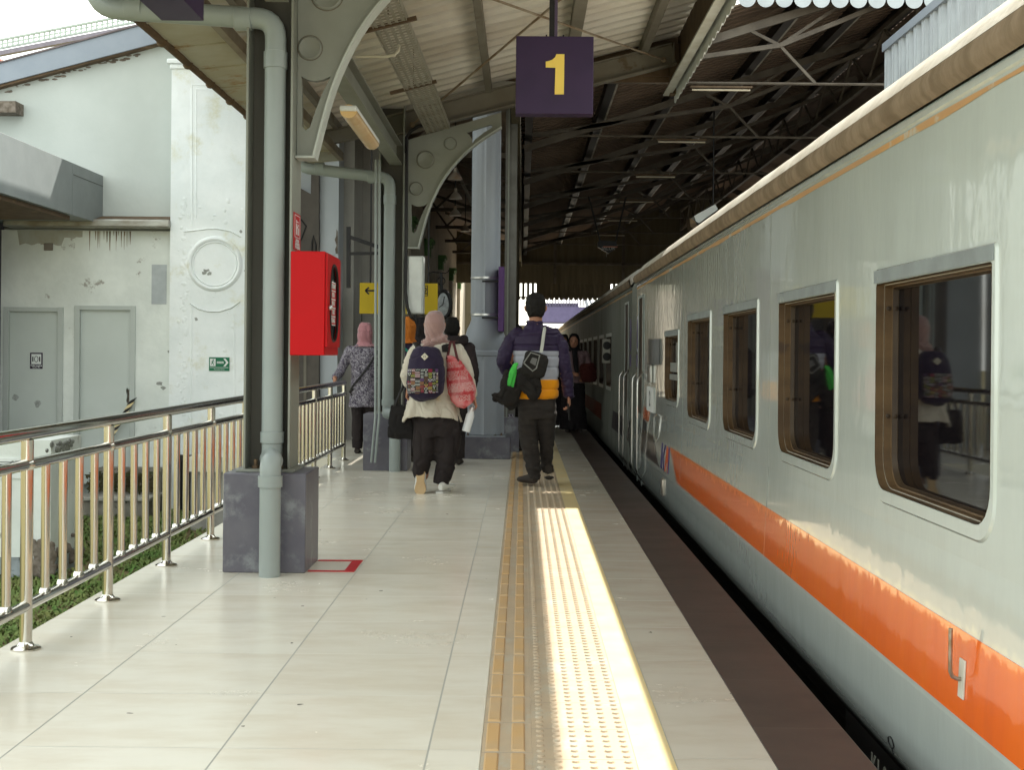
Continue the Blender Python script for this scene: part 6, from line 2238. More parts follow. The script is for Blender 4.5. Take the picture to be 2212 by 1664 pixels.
# peplum as a flared open skirt of thick cloth
n = 44
def hem(k, lvl):
    a = 2 * PI * k / n
    cx, cy = P(943, 0).x, wf.Y
    ca, sa = math.cos(a), math.sin(a)
    fl = 1 + 0.07 * math.sin(a * 7) * lvl + 0.035 * math.sin(a * 13 + 1) * lvl
    rx = mm(46) + (mm(62) - mm(46)) * lvl
    if ca < 0:
        rx += mm(8) * lvl
    ry = 0.115 + 0.06 * lvl
    z0, z1 = P(0, 832).z, P(0, 893).z
    drop = -0.045 * max(0, abs(ca) - 0.72) / 0.28 * lvl
    return Vector((cx + rx * fl * ca, cy + ry * fl * sa, z0 + (z1 - z0) * lvl + drop))
LV = (0, 0.25, 0.5, 0.75, 1.0)
vs = []
for l in LV:
    vs += [hem(k, l) for k in range(n)]
inn = []
for l in reversed(LV):
    inn += [Vector((P(943, 0).x, wf.Y, 0)).lerp(Vector((h_.x, h_.y, 0)), 0.93) + Vector((0, 0, h_.z)) for h_ in [hem(k, l) for k in range(n)]]
vs += inn
L2 = 2 * len(LV)
fs = [(i * n + k, i * n + (k + 1) % n, ((i + 1) % L2) * n + (k + 1) % n, ((i + 1) % L2) * n + k) for i in range(L2) for k in range(n)]
b.add(vs, fs)
fuse('top', b, m_cream, wo, voxel=0.007, smooth=2, fold=fold_fn(0.010, 16, 4, 2.0))
# headscarf
m_pink = cloth('pink_headscarf', (0.36, 0.225, 0.20), (0.30, 0.18, 0.165), rough=0.75, sheen=0.5)
b = B()
b.tube([P(940, 671, 0.02), P(940, 674, 0.02), P(939, 684, 0.01), P(939, 700, 0.0), P(939, 716, 0.0), P(940, 730, 0.0), P(940, 737, 0)], [(mm(7), 0.03), (mm(14), 0.06), (mm(20.5), 0.09), (mm(23), 0.105), (mm(22.5), 0.10), (mm(21), 0.09), (mm(19), 0.08)], 22)
b.tube([P(962, 727, -0.02), P(958, 734, -0.055), P(945, 741, -0.075), P(928, 748, -0.095), P(912, 753, -0.11), P(901, 757, -0.115)], [(mm(8), 0.03), (mm(11), 0.03), (mm(11), 0.022), (mm(9.5), 0.018), (mm(7.5), 0.016), (mm(3), 0.012)], 14, up=(0, 0, 1))
b.tube([P(915, 742, -0.01), P(925, 735, -0.045), P(942, 735, -0.06), P(958, 735, -0.045), P(970, 742, 0.0)], [0.03, 0.035, 0.035, 0.035, 0.025], 12)
b.tube([P(912, 745, 0.06), P(930, 742, 0.10), P(955, 742, 0.10), P(972, 745, 0.05)], 0.04, 12)
def scarf_fold(co, no):
    d = co.x + (co.z - P(0, 700).z) * 0.55
    if co.z < P(0, 731).z:
        d = (co.z - co.x * 0.30) * 1.7
    a = noise.noise(Vector((d * 26, 0.5, co.y * 2)))
    lowf = min(1.0, max(0.2, (P(0, 680).z - co.z) / 0.12 + 0.2))
    a2 = noise.noise(Vector((d * 17 + 3.3, 1.5, co.y * 3)))
    return -0.012 * max(0, 1 - abs(a2) * 6) * lowf + 0.016 * a * lowf + 0.006 * noise.noise(Vector((d * 55, 2.5, co.z * 4))) * lowf
fuse('headscarf', b, m_pink, wo, voxel=0.005, smooth=2, fold=scarf_fold)
# shoes
m_sole = M('tan_sole', (0.50, 0.36, 0.20), (0.42, 0.29, 0.15), rough=0.8, bump=0.004, bscale=60)
m_shoe = M('white_shoe', (0.62, 0.62, 0.58), (0.55, 0.55, 0.50), rough=0.6)
b = B()
shoe(b, P(968, 1058, 0.0) + Vector((0.035, 0.10, -0.0)), P(953, 1060, -0.10), 0.036, 0.062)
for v_i in range(len(b.v)):
    b.v[v_i] = (b.v[v_i][0], b.v[v_i][1], max(0.012, b.v[v_i][2]))
sh = b.build('shoe', m_shoe, wo)
b = B()
q0 = P(943, 1064, -0.1)
b.prism([(q0.x, wf.Y - 0.085), (q0.x + 0.02, wf.Y - 0.1), (q0.x + 0.06, wf.Y - 0.095), (q0.x + 0.115, wf.Y + 0.10), (q0.x + 0.10, wf.Y + 0.18), (q0.x + 0.04, wf.Y + 0.16), (q0.x, wf.Y + 0.02)], 'z', 0.001, 0.014)
b.build('sole', m_shoe, sh)
for k in range(3):
    B().bar((q0.x + 0.095, wf.Y - 0.03 + 0.045 * k, 0.045), (q0.x + 0.105, wf.Y + 0.0 + 0.045 * k, 0.045), 0.004, 0.03).build('shoe_stripe', M('shoe_stripe', (0.4, 0.42, 0.4)), sh)
# raised rear foot: sole faces the camera
b = B()
A_, Bq = P(909, 1014, -0.03), P(910, 1064, -0.13)
b.tube([A_ + Vector((0, 0.03, 0.0)), A_.lerp(Bq, 0.2) + Vector((0, 0.045, 0)), A_.lerp(Bq, 0.5) + Vector((0, 0.045, 0)), A_.lerp(Bq, 0.8) + Vector((0, 0.04, 0)), Bq + Vector((0, 0.03, 0.005))],
       [(0.030, 0.02), (0.044, 0.035), (0.044, 0.035), (0.054, 0.030), (0.034, 0.018)], 14)
sh = b.build('shoe', m_shoe, wo)
b = B()
d = (Bq - A_)
out = []
for t, wd in ((-0.02, 0.5), (0.02, 0.8), (0.1, 0.95), (0.3, 0.86), (0.5, 0.80), (0.7, 1.1), (0.86, 1.2), (0.97, 0.95), (1.03, 0.5)):
    out.append((t, wd * 0.039))
L_ = [A_ + d * t + Vector((-w2, 0, 0)) for t, w2 in out] + [A_ + d * t + Vector((w2 * 1.05, 0, 0)) for t, w2 in reversed(out)]
n = len(L_)
b.add([p for p in L_] + [p + Vector((0, 0.016, 0.004)) for p in L_], [tuple(range(n)), tuple(range(2 * n - 1, n - 1, -1))] + [(i, (i + 1) % n, n + (i + 1) % n, n + i) for i in range(n)])
b.build('sole', m_sole, sh, bevel=0.004)

# her backpack
m_navy = cloth('navy_canvas', (0.026, 0.018, 0.042), (0.02, 0.014, 0.033), rough=0.8, sheen=0.1)
bp = thing('backpack', 'dark navy backpack with diamond patch and multicolour patterned pocket', 'backpack', (P(925, 800).x, 10.4, P(0, 855).z))
b = B()
dy = -0.20
b.tube([P(926, 749, dy), P(926, 756, dy), P(925, 775, dy - 0.01), P(925, 800, dy - 0.02), P(924, 830, dy - 0.03), P(924, 848, dy - 0.02), P(925, 855, dy)],
       [(mm(18), 0.05), (mm(28), 0.075), (mm(37), 0.095), (mm(40), 0.105), (mm(41), 0.11), (mm(39), 0.10), (mm(30), 0.07)], 24)
fuse('bag', b, m_navy, bp, voxel=0.007, smooth=3, fold=fold_fn(0.007, 12, 7, 4.0))
# straps over the shoulders
for (xa, xb, s_) in ((905, 897, 0), (962, 968, 1)):
    pts = [P(xa + 2, 760, -0.13), P(xa, 748, -0.09), P(xb, 741, -0.01), P(xb, 748, 0.09), P(xb, 790, 0.13)]
    B().tube(pts, [(0.026, 0.007)] * 5, 10, up=(1, 0, 0)).build('strap', m_black, bp)
# diamond
c0 = P(923.5, 770.5, dy - 0.118)
r_ = 0.029
B().prism([(c0.x - r_, c0.z), (c0.x, c0.z - r_), (c0.x + r_, c0.z), (c0.x, c0.z + r_)], 'y', c0.y - 0.004, c0.y + 0.02).build('diamond_patch', M('patch_cream', (0.62, 0.58, 0.46), rough=0.8), bp)
for k in (-1, 1):
    B().box(c0.x + k * 0.006 - 0.0018, c0.x + k * 0.006 + 0.0018, c0.y - 0.0055, c0.y - 0.0045, c0.z - 0.008, c0.z + 0.008).build('patch_slot', m_black, bp)
# patterned pocket: a curved panel of small coloured motifs
b = B()
cols = [m_black, M('motif_maroon', (0.22, 0.02, 0.05), rough=0.8), M('motif_white', (0.50, 0.52, 0.48), rough=0.8), M('motif_yellow', (0.45, 0.46, 0.10), rough=0.8), M('motif_violet', (0.10, 0.05, 0.13), rough=0.8), M('motif_brown', (0.20, 0.10, 0.05), rough=0.8)]
random.seed(11)
x0, x1, y0, y1 = 887, 952, 796, 847
NX, NY = 8, 7
def pkt(fx, fy, out=0.0):
    x = x0 + (x1 - x0) * fx
    y = y0 + (y1 - y0) * fy
    u = (x - 924.5) / 42.0
    d = 0.113 * math.sqrt(max(0.0, 1 - u * u)) + 0.026 - 0.014 * (1 - fy)
    return P(x, y, dy - 0.018 - d - out)
N_ = 16
vs = [pkt(i / N_, j / N_) for j in range(N_ + 1) for i in range(N_ + 1)] + [pkt(i / N_, j / N_) + Vector((0, 0.05, 0)) for j in range(N_ + 1) for i in range(N_ + 1)]
NN = N_ + 1
fs = [(j * NN + i, j * NN + i + 1, (j + 1) * NN + i + 1, (j + 1) * NN + i) for j in range(N_) for i in range(N_)]
per = [i for i in range(NN)] + [j * NN + N_ for j in range(1, NN)] + [N_ * NN + i for i in range(N_ - 1, -1, -1)] + [j * NN for j in range(N_ - 1, 0, -1)]
fs += [(per[k], per[(k + 1) % len(per)], per[(k + 1) % len(per)] + NN * NN, per[k] + NN * NN) for k in range(len(per))]
b.add(vs, fs, 0)
def quad(fx0, fx1, fy0, fy1, mi, o=0.0015):
    b.add([pkt(fx0, fy0, o), pkt(fx1, fy0, o), pkt(fx1, fy1, o), pkt(fx0, fy1, o)], [(0, 1, 2, 3)], mi)
def strokeq(a, c_, mi, wd=0.012, o=0.003):
    dx, dy_ = c_[0] - a[0], c_[1] - a[1]
    L = math.hypot(dx, dy_) or 1
    nx, ny = -dy_ / L * wd, dx / L * wd
    b.add([pkt(a[0] + nx, a[1] + ny, o), pkt(c_[0] + nx, c_[1] + ny, o), pkt(c_[0] - nx, c_[1] - ny, o), pkt(a[0] - nx, a[1] - ny, o)], [(0, 1, 2, 3)], mi)
xs_ = [0]
while xs_[-1] < 0.93:
    xs_.append(xs_[-1] + random.uniform(0.09, 0.17))
xs_[-1] = 1.0
for i in range(len(xs_) - 1):
    fy = 0.0
    while fy < 0.97:
        h_ = min(random.uniform(0.08, 0.2), 1.0 - fy)
        xa_, xb_ = xs_[i] + random.uniform(-0.02, 0.02) * (i > 0), xs_[i + 1]
        xa_ = max(0, xa_)
        if random.random() < 0.5:
            quad(xa_ + 0.005, xb_ - 0.005, fy + 0.01, fy + h_ - 0.01, random.choice([1, 1, 4, 5, 4]))
        mi = random.choice([2, 2, 3, 5, 2])
        k = random.randrange(5)
        wd_ = 0.0075
        n_ = max(2, int((xb_ - xa_) / 0.03))
        if k in (0, 1):
            for rr_ in range(max(1, int(h_ / 0.055))):
                for q in range(n_):
                    a0 = (xa_ + (xb_ - xa_) * q / n_, fy + 0.02 + rr_ * 0.05 + (0.03 if q % 2 else 0))
                    a1 = (xa_ + (xb_ - xa_) * (q + 1) / n_, fy + 0.02 + rr_ * 0.05 + (0 if q % 2 else 0.03))
                    strokeq(a0, a1, mi, wd_)
        elif k == 2:
            for q in range(max(2, int(h_ / 0.035))):
                strokeq((xa_ + 0.01, fy + 0.015 + q * 0.035), (xb_ - 0.015, fy + 0.02 + q * 0.035), mi, wd_)
        elif k == 3:
            m_ = (xa_ + xb_) / 2
            strokeq((xa_ + 0.01, fy + 0.02), (xb_ - 0.01, fy + 0.02), mi, wd_)
            strokeq((xb_ - 0.01, fy + 0.02), (m_, fy + h_ - 0.02), mi, wd_)
            strokeq((m_, fy + h_ - 0.02), (xa_ + 0.01, fy + 0.02), mi, wd_)
        fy += h_
b.build('pocket', cols, bp, smooth=0)
random.seed(5)

# red printed tote
tt = thing('tote_bag', 'red tote bag printed all over with small letters on the woman\'s right shoulder', 'bag', (P(1000, 830).x, 10.5, P(0, 875).z))
m_tote, nt, bb = new_mat('red_print')
tcn = node(nt, 'ShaderNodeTexCoord')
nz = node(nt, 'ShaderNodeTexNoise', {'Vector': tcn.outputs['Object'], 'Scale': 9.0, 'Detail': 3.0})
colr = mixc(nt, ramp(nt, nz.outputs[0], 0.45, 0.62), (0.50, 0.055, 0.06), (0.60, 0.22, 0.22))
nt.links.new(colr, bb.inputs['Base Color'])
bb.inputs['Roughness'].default_value = 0.85
b = B()
ty = -0.10
sect = [(770, 963, 972), (778, 963, 988), (790, 964, 1001), (805, 965, 1012), (822, 966, 1022), (840, 968, 1029), (855, 973, 1032.5), (866, 985, 1032), (874, 1001, 1027)]
b.tube([P((a + c_) / 2, y, ty) for y, a, c_ in sect], [(mm((c_ - a) / 2), 0.028 + 0.055 * min(1, (y - 768) / 60)) for y, a, c_ in sect], 24, up=(1, 0, 0))
fuse('bag', b, m_tote, tt, voxel=0.007, smooth=2, fold=fold_fn(0.008, 12, 8, 8.0))
for (pa, pb) in (((968, 775), (974, 738)), ((992, 785), (980, 738))):
    B().tube([P(pa[0], pa[1], ty - 0.03), P((pa[0] + pb[0]) / 2, (pa[1] + pb[1]) / 2, ty), P(pb[0], pb[1], -0.04), P(pb[0] + 2, pb[1] - 1, 0.03)], [(0.011, 0.005)] * 4, 8, up=(1, 0, 0)).build('handle', M('handle_maroon', (0.10, 0.03, 0.03), rough=0.8), tt)
mprint = M('print_pale', (0.66, 0.52, 0.48), rough=0.8)
mprint2 = M('print_deep_red', (0.45, 0.02, 0.03), rough=0.8)
rows = ['SIGNE SOIGNE', 'SOIGNE DESIGN', 'LIGNE SIGNE', 'DESIGNE SOL', 'SOIGNE LIGNE', 'SIGNE DES', 'DIGNE SOIGN', 'LIGNE SOIN', 'SIGNE SOIGNE', 'DESIGN SOIG', 'SIGNE DIGNE', 'SOIGNE', 'LIGNE']
for i, tx in enumerate(rows):
    y = 785 + i * 6.4
    for k in range(len(sect) - 1):
        if sect[k][0] <= y <= sect[k + 1][0]:
            t = (y - sect[k][0]) / (sect[k + 1][0] - sect[k][0])
            xa = sect[k][1] + (sect[k + 1][1] - sect[k][1]) * t
            xb = sect[k][2] + (sect[k + 1][2] - sect[k][2]) * t
    cxp = (xa + xb) / 2
    hw = (xb - xa) / 2
    depth = 0.028 + 0.055 * min(1, (y - 768) / 60)
    slope_ = 0.10
    o = text_bm(tx, 0.034, mprint if i % 4 != 2 else mprint2, 'print', tt, Matrix.Identity(4), 0.0002, bold=-0.0003)
    me = o.data
    me.transform(Matrix.Identity(4))
    c0 = P(cxp, y, 0)
    L = max((abs(v.co.x) for v in me.vertices), default=1)
    sc_ = min(1.0, mm(hw) * 0.9 / L)
    for v in me.vertices:
        lx, ly = v.co.x * sc_, v.co.y
        u = max(-0.97, min(0.97, lx / mm(hw)))
        wy = depth * math.sqrt(1 - u * u) * 1.0 + 0.0075
        wz = c0.z + ly - lx * slope_ * -1.0
        v.co = Vector((c0.x + lx, wf.Y + ty - wy - 0.002 + v.co.z * 0.2, wz))

# black tote
tt = thing('tote_bag', 'plain black cloth tote hanging from the woman\'s left hand', 'bag', (P(864, 910).x, 10.6, P(0, 950).z))
b = B()
q = [P(843, 873, -0.0), P(887, 875, 0.0), P(894, 951, 0.0), P(836, 947, 0.0)]
b.tube([P(865, 874, 0), P(865, 890, 0), P(865, 915, 0), P(865, 938, 0), P(864, 950, 0)], [(mm(22), 0.010), (mm(24), 0.028), (mm(27), 0.038), (mm(29), 0.032), (mm(28), 0.010)], 20, up=(1, 0, 0))
fuse('bag', b, cloth('black_tote', (0.012, 0.011, 0.011), (0.018, 0.016, 0.015)), tt, voxel=0.007, smooth=1, fold=fold_fn(0.008, 10, 5, 3.0))
for xa in (852, 872):
    B().tube([P(xa, 878, -0.015), P((xa + 876) / 2, 850, -0.01), P(877, 822, 0.0), P(880, 815, 0.02)], [(0.010, 0.004)] * 4, 8, up=(1, 0, 0)).build('handle', m_black, tt)
# bottle
bt_ = thing('water_bottle', 'white metal water bottle with steel cap in the woman\'s right hand', 'bottle', (P(1012, 930).x, 10.6, P(0, 932).z))
A_, Bq = P(1006.5, 932, -0.03), P(1022, 876, -0.03)
d = (Bq - A_)
L = d.length
u = d.normalized()
B().tube([A_, A_ + u * 0.004, A_ + u * (L * 0.62), A_ + u * (L * 0.76), A_ + u * (L * 0.80)], [0.030, 0.034, 0.034, 0.022, 0.021], 20).build('flask', M('bottle_white', (0.70, 0.71, 0.70), (0.66, 0.67, 0.66), rough=0.3), bt_)
B().tube([A_ + u * (L * 0.801), A_ + u * (L * 0.93)], [0.0225, 0.0225], 18).build('cap', m_galv, bt_)
B().tube([A_ + u * (L * 0.93), A_ + u * (L * 0.99) + Vector((0.0, 0, 0.012)), A_ + u * (L * 0.93) + Vector((0.022, 0, 0.0))], 0.004, 8).build('carry_loop', m_galv, bt_)

# =========== man in the puffer jacket ===========
mf = Fig(11.2)
P, mm = mf.p, mf.m
mo = thing('person', 'man with short black hair in navy, grey and orange puffer jacket and dark jeans', 'person', (P(1160, 1048).x, 11.2, 0))
b = B()
hc = P(1157, 664, 0.0)
head(b, hc + Vector((0, 0.01, 0.0)), 0.082, (0, 1, 0))
b.tube([P(1157, 675), P(1157, 705)], 0.058, 14)
rings(b, [(*P(1157, 0)[:2], P(0, 708).z, 0.08, 0.07), (*P(1157, 0)[:2], P(0, 728).z, 0.16, 0.08), (*P(1158, 0)[:2], P(0, 800).z, 0.16, 0.11), (*P(1158, 0)[:2], P(0, 870).z, 0.12, 0.08)])
limb(b, [P(1116, 734), P(1095, 785, 0.02), P(1105, 800, 0.2)], [0.05, 0.042, 0.03])
limb(b, [P(1203, 732), P(1217, 795, 0.0), P(1230, 852, 0.03)], [0.05, 0.042, 0.03])
limb(b, [P(1146, 885), P(1143, 950), P(1152, 1025)], [0.07, 0.055, 0.04])
limb(b, [P(1177, 885), P(1181, 950, 0.05), P(1184, 1015, 0.18)], [0.07, 0.055, 0.04])
hand(b, P(1229, 855, 0.02), (0.05, -0.05, -1), (-1, 0.15, 0), 0.98, 0.62, -1)
hand(b, P(1104, 801, 0.22), (0.2, 1, 0.0), (0, 0, -1), 0.9, 0.6, 1)
fuse('body', b, m_skin, mo, voxel=0.006, smooth=1)
# hair cap
b = B()
b.tube([hc + Vector((0, -0.02, 0.118)), hc + Vector((0, -0.015, 0.105)), hc + Vector((0, -0.012, 0.075)), hc + Vector((0, -0.018, 0.03)), hc + Vector((0, -0.03, -0.02)), hc + Vector((0, -0.045, -0.065)), hc + Vector((0, -0.05, -0.085))],
       [(0.03, 0.04), (0.062, 0.075), (0.084, 0.098), (0.0885, 0.098), (0.085, 0.085), (0.072, 0.056), (0.058, 0.035)], 22)
fuse('hair', b, m_hair, mo, voxel=0.005, smooth=1, fold=lambda co, no: 0.004 * noise.noise(co * 60))
# jeans
m_jean = cloth('dark_jeans', (0.040, 0.034, 0.030), (0.026, 0.022, 0.020), scale=7, stretch=(1, 1, 3), c3=(0.065, 0.055, 0.048), s3=0.58, sc3=9, st3=(1, 1, 2.5), w3=0.15)
b = B()
b.tube([P(1160, 850), P(1160, 880), P(1160, 905)], [(mm(41), 0.115), (mm(42), 0.13), (mm(41), 0.12)], 20)
leg(b, [(P(1142, 890), mm(24), 0.105), (P(1141, 930), mm(22), 0.10), (P(1144, 965), mm(19), 0.085), (P(1151, 1000, 0.0), mm(17), 0.075), (P(1154, 1036, 0.0), mm(14.5), 0.07)])
leg(b, [(P(1181, 890), mm(22), 0.105), (P(1181, 930, 0.04), mm(19), 0.095), (P(1181, 965, 0.08), mm(16), 0.08), (P(1181, 1000, 0.14), mm(14.5), 0.07), (P(1182, 1022, 0.18), mm(12.5), 0.065)])
def jean_fold(co, no):
    k = max(0.3, min(1.3, (P(0, 930).z - co.z) / 0.25))
    return 0.017 * k * noise.noise(Vector((co.x * 6, co.y * 5, co.z * 30 + co.x * 12))) + 0.006 * noise.noise(Vector((co.x * 20, co.y * 10, co.z * 8)))
fuse('jeans', b, m_jean, mo, voxel=0.008, smooth=2, fold=jean_fold)
m_bshoe = M('dark_shoe', (0.030, 0.024, 0.020), (0.045, 0.035, 0.028), rough=0.7)
b = B()
shoe(b, P(1140, 1045, 0.0) + Vector((-0.07, 0.20, -0.01)), P(1156, 1046, -0.05), 0.048, 0.075)
b.v = [(v[0], v[1], max(0.001, v[2])) for v in b.v]
b.build('shoe', m_bshoe, mo)
b = B()
shoe(b, P(1188, 1032, 0.35), P(1184, 1028, 0.08), 0.048, 0.08)
b.build('shoe', m_bshoe, mo)
b = B()
shoe(b, P(1188, 1042, 0.33), P(1186, 1040, 0.07), 0.046, 0.03)
b.build('shoe_sole', m_bshoe, mo)
# jacket with three bands; quilting lines as grooves
m_jn = cloth('jacket_navy', (0.032, 0.020, 0.052), (0.026, 0.016, 0.042), rough=0.5, scale=5)
m_jg = cloth('jacket_grey', (0.40, 0.41, 0.46), (0.36, 0.37, 0.42), rough=0.5, scale=5)
m_jo = cloth('jacket_orange', (0.85, 0.33, 0.006), (0.78, 0.28, 0.006), rough=0.45, scale=5, sheen=0.1)
b = B()
b.tube([P(1155, 693), P(1155, 699), P(1156, 708), P(1158, 722), P(1159, 745), P(1160, 790), P(1160, 830), P(1160, 856), P(1160, 863)],
       [(mm(18), 0.062), (mm(19), 0.066), (mm(26), 0.085), (mm(53), 0.115), (mm(56), 0.13), (mm(50), 0.135), (mm(47), 0.14), (mm(46), 0.135), (mm(42), 0.12)], 26)
fuse('jacket', b, [m_jn, m_jg, m_jo], mo, voxel=0.007, smooth=2,
     fold=lambda co, no: -0.012 * math.exp(-((((co.z - P(0, 748).z) / 0.094) % 1.0 - 0.5) / 0.07) ** 2) + 0.006 * noise.noise(Vector((co.x * 16 + co.z * 9, co.y * 8, co.z * 14))) + 0.005 * noise.noise(Vector((co.x * 30, co.y * 12, co.z * 5))),
     faces=lambda c_: 0 if (c_.z > P(0, 748).z) else (1 if c_.z > P(0, 810).z else 2))
b = B()
limb(b, [P(1118, 722), P(1102, 740, 0.0), P(1091, 765, -0.01), P(1086, 782, -0.01), P(1096, 800, 0.03), P(1104, 804, 0.14)], [0.062, 0.068, 0.066, 0.062, 0.056, 0.045])
limb(b, [P(1196, 722), P(1210, 745, 0.0), P(1218, 785, 0.0), P(1225, 820, 0.02), P(1228, 852, 0.03)], [0.062, 0.068, 0.064, 0.058, 0.052])
b.lathe([(0.050, 0), (0.052, 0.01), (0.050, 0.02)], tuple(P(1229, 858, 0.03)), 16)
fuse('sleeve', b, m_jn, mo, voxel=0.007, smooth=2, fold=fold_fn(0.009, 14, 16, 5.0))
# sling bag, strap, black garment, green cloth, phone
sg = thing('sling_bag', 'black camera-style sling bag with pale strap across the man\'s back', 'bag', (P(1150, 790).x, 11.0, P(0, 815).z))
b = B()
cS = P(1155, 788, -0.20)
ax = Vector((1, 0, -0.28)).normalized()
b.tube([cS - ax * 0.105, cS - ax * 0.08, cS, cS + ax * 0.08, cS + ax * 0.105], [(0.085, 0.03), (0.105, 0.05), (0.115, 0.06), (0.10, 0.05), (0.07, 0.03)], 18, up=(0, 0, 1))
fuse('bag', b, cloth('sling_black', (0.022, 0.020, 0.018), (0.03, 0.027, 0.024)), sg, voxel=0.007, smooth=2, fold=fold_fn(0.005, 14, 10, 6.0))
pc = [P(1131, 784, -0.268), P(1146, 762, -0.268), P(1165, 768, -0.268), P(1158, 795, -0.268), P(1150, 801, -0.268)]
B().tube(pc + [pc[0]], 0.006, 8, cap=False).build('piping', M('piping_grey', (0.24, 0.24, 0.22), rough=0.7), sg)
pc = [P(1144, 783, -0.267), P(1149, 772, -0.267), P(1160, 775, -0.267), P(1156, 790, -0.267)]
b = B()
b.add([p for p in pc] + [p + Vector((0, 0.02, 0)) for p in pc], [(0, 1, 2, 3), (7, 6, 5, 4), (0, 4, 5, 1), (1, 5, 6, 2), (2, 6, 7, 3), (3, 7, 4, 0)])
b.build('pocket', M('pocket_grey', (0.16, 0.16, 0.15), rough=0.8), sg)
B().tube([P(1168, 762, -0.19), P(1171, 745, -0.165), P(1174, 722, -0.14), P(1176, 712, -0.10), P(1175, 704, -0.02)], [(0.014, 0.003)] * 5, 10, up=(1, 0, 0)).build('strap', M('strap_pale', (0.48, 0.48, 0.43), (0.42, 0.42, 0.37), rough=0.8), sg)
gm = thing('folded_jacket', 'black jacket bundled over the man\'s left forearm and hanging at his hip', 'jacket', (P(1105, 850).x, 11.0, P(0, 880).z))
b = B()
b.tube([P(1103, 800, -0.05), P(1100, 825, -0.08), P(1098, 850, -0.10), P(1088, 862, -0.10), P(1071, 857, -0.09), P(1063, 852, -0.08)], [(mm(13), 0.06), (mm(17), 0.07), (mm(19), 0.07), (mm(18), 0.06), (mm(11), 0.04), (mm(3), 0.015)], 16)
b.tube([P(1118, 800, -0.08), P(1110, 840, -0.12), P(1103, 868, -0.12), P(1110, 880, -0.10)], [(mm(14), 0.06), (mm(20), 0.07), (mm(19), 0.06), (mm(12), 0.03)], 16)
b.tube([P(1130, 795, -0.14), P(1135, 825, -0.17), P(1148, 850, -0.18), P(1158, 862, -0.17)], [(mm(14), 0.05), (mm(17), 0.05), (mm(14), 0.045), (mm(8), 0.03)], 14)
b.tube([P(1148, 805, -0.16), P(1160, 820, -0.17), P(1166, 840, -0.17), P(1158, 855, -0.17)], [(mm(12), 0.04), (mm(9), 0.04), (mm(5), 0.03), (mm(8), 0.03)], 12)
fuse('garment', b, cloth('garment_black', (0.016, 0.014, 0.013), (0.026, 0.023, 0.02)), gm, voxel=0.008, smooth=2, fold=fold_fn(0.014, 13, 6, 7.0))
gc = thing('green_cloth', 'bright green cloth strip tucked under the man\'s left arm', 'cloth', (P(1110, 800).x, 10.95, P(0, 835).z))
b = B()
b.tube([P(1118, 784, -0.20), P(1112, 790, -0.215), P(1106, 805, -0.225), P(1102, 822, -0.23), P(1100, 832, -0.23)], [(mm(4), 0.012), (mm(7), 0.012), (mm(6.5), 0.012), (mm(5), 0.012), (mm(4), 0.01)], 12, up=(1, 0, 0))
b.tube([P(1115, 786, -0.20), P(1112, 810, -0.21), P(1107, 835, -0.21)], [(mm(3), 0.01), (mm(4), 0.01), (mm(3), 0.01)], 10, up=(1, 0, 0))
fuse('cloth', b, cloth('cloth_green', (0.10, 0.62, 0.10), (0.06, 0.45, 0.07)), gc, voxel=0.005, smooth=1, fold=fold_fn(0.006, 30, 4, 2.0))
po = thing('phone', 'black phone held low in the man\'s right hand', 'phone', (P(1229, 885).x, 11.2, P(0, 908).z))
A_, Bq = P(1227, 872, -0.03), P(1230, 908, -0.03)
b = B()
u = (Bq - A_).normalized()
b.bar(A_, Bq, 0.012, 0.066, up=(0, 1, 0.0))
b.v = [tuple(Vector(v)) for v in b.v]
b.build('phone_body', m_black, po, bevel=0.004, loc=None)
B().box(A_.x - 0.009, A_.x - 0.0065, 11.15, 11.19, A_.z - 0.08, A_.z - 0.02).build('camera_bump', m_glassd, po)


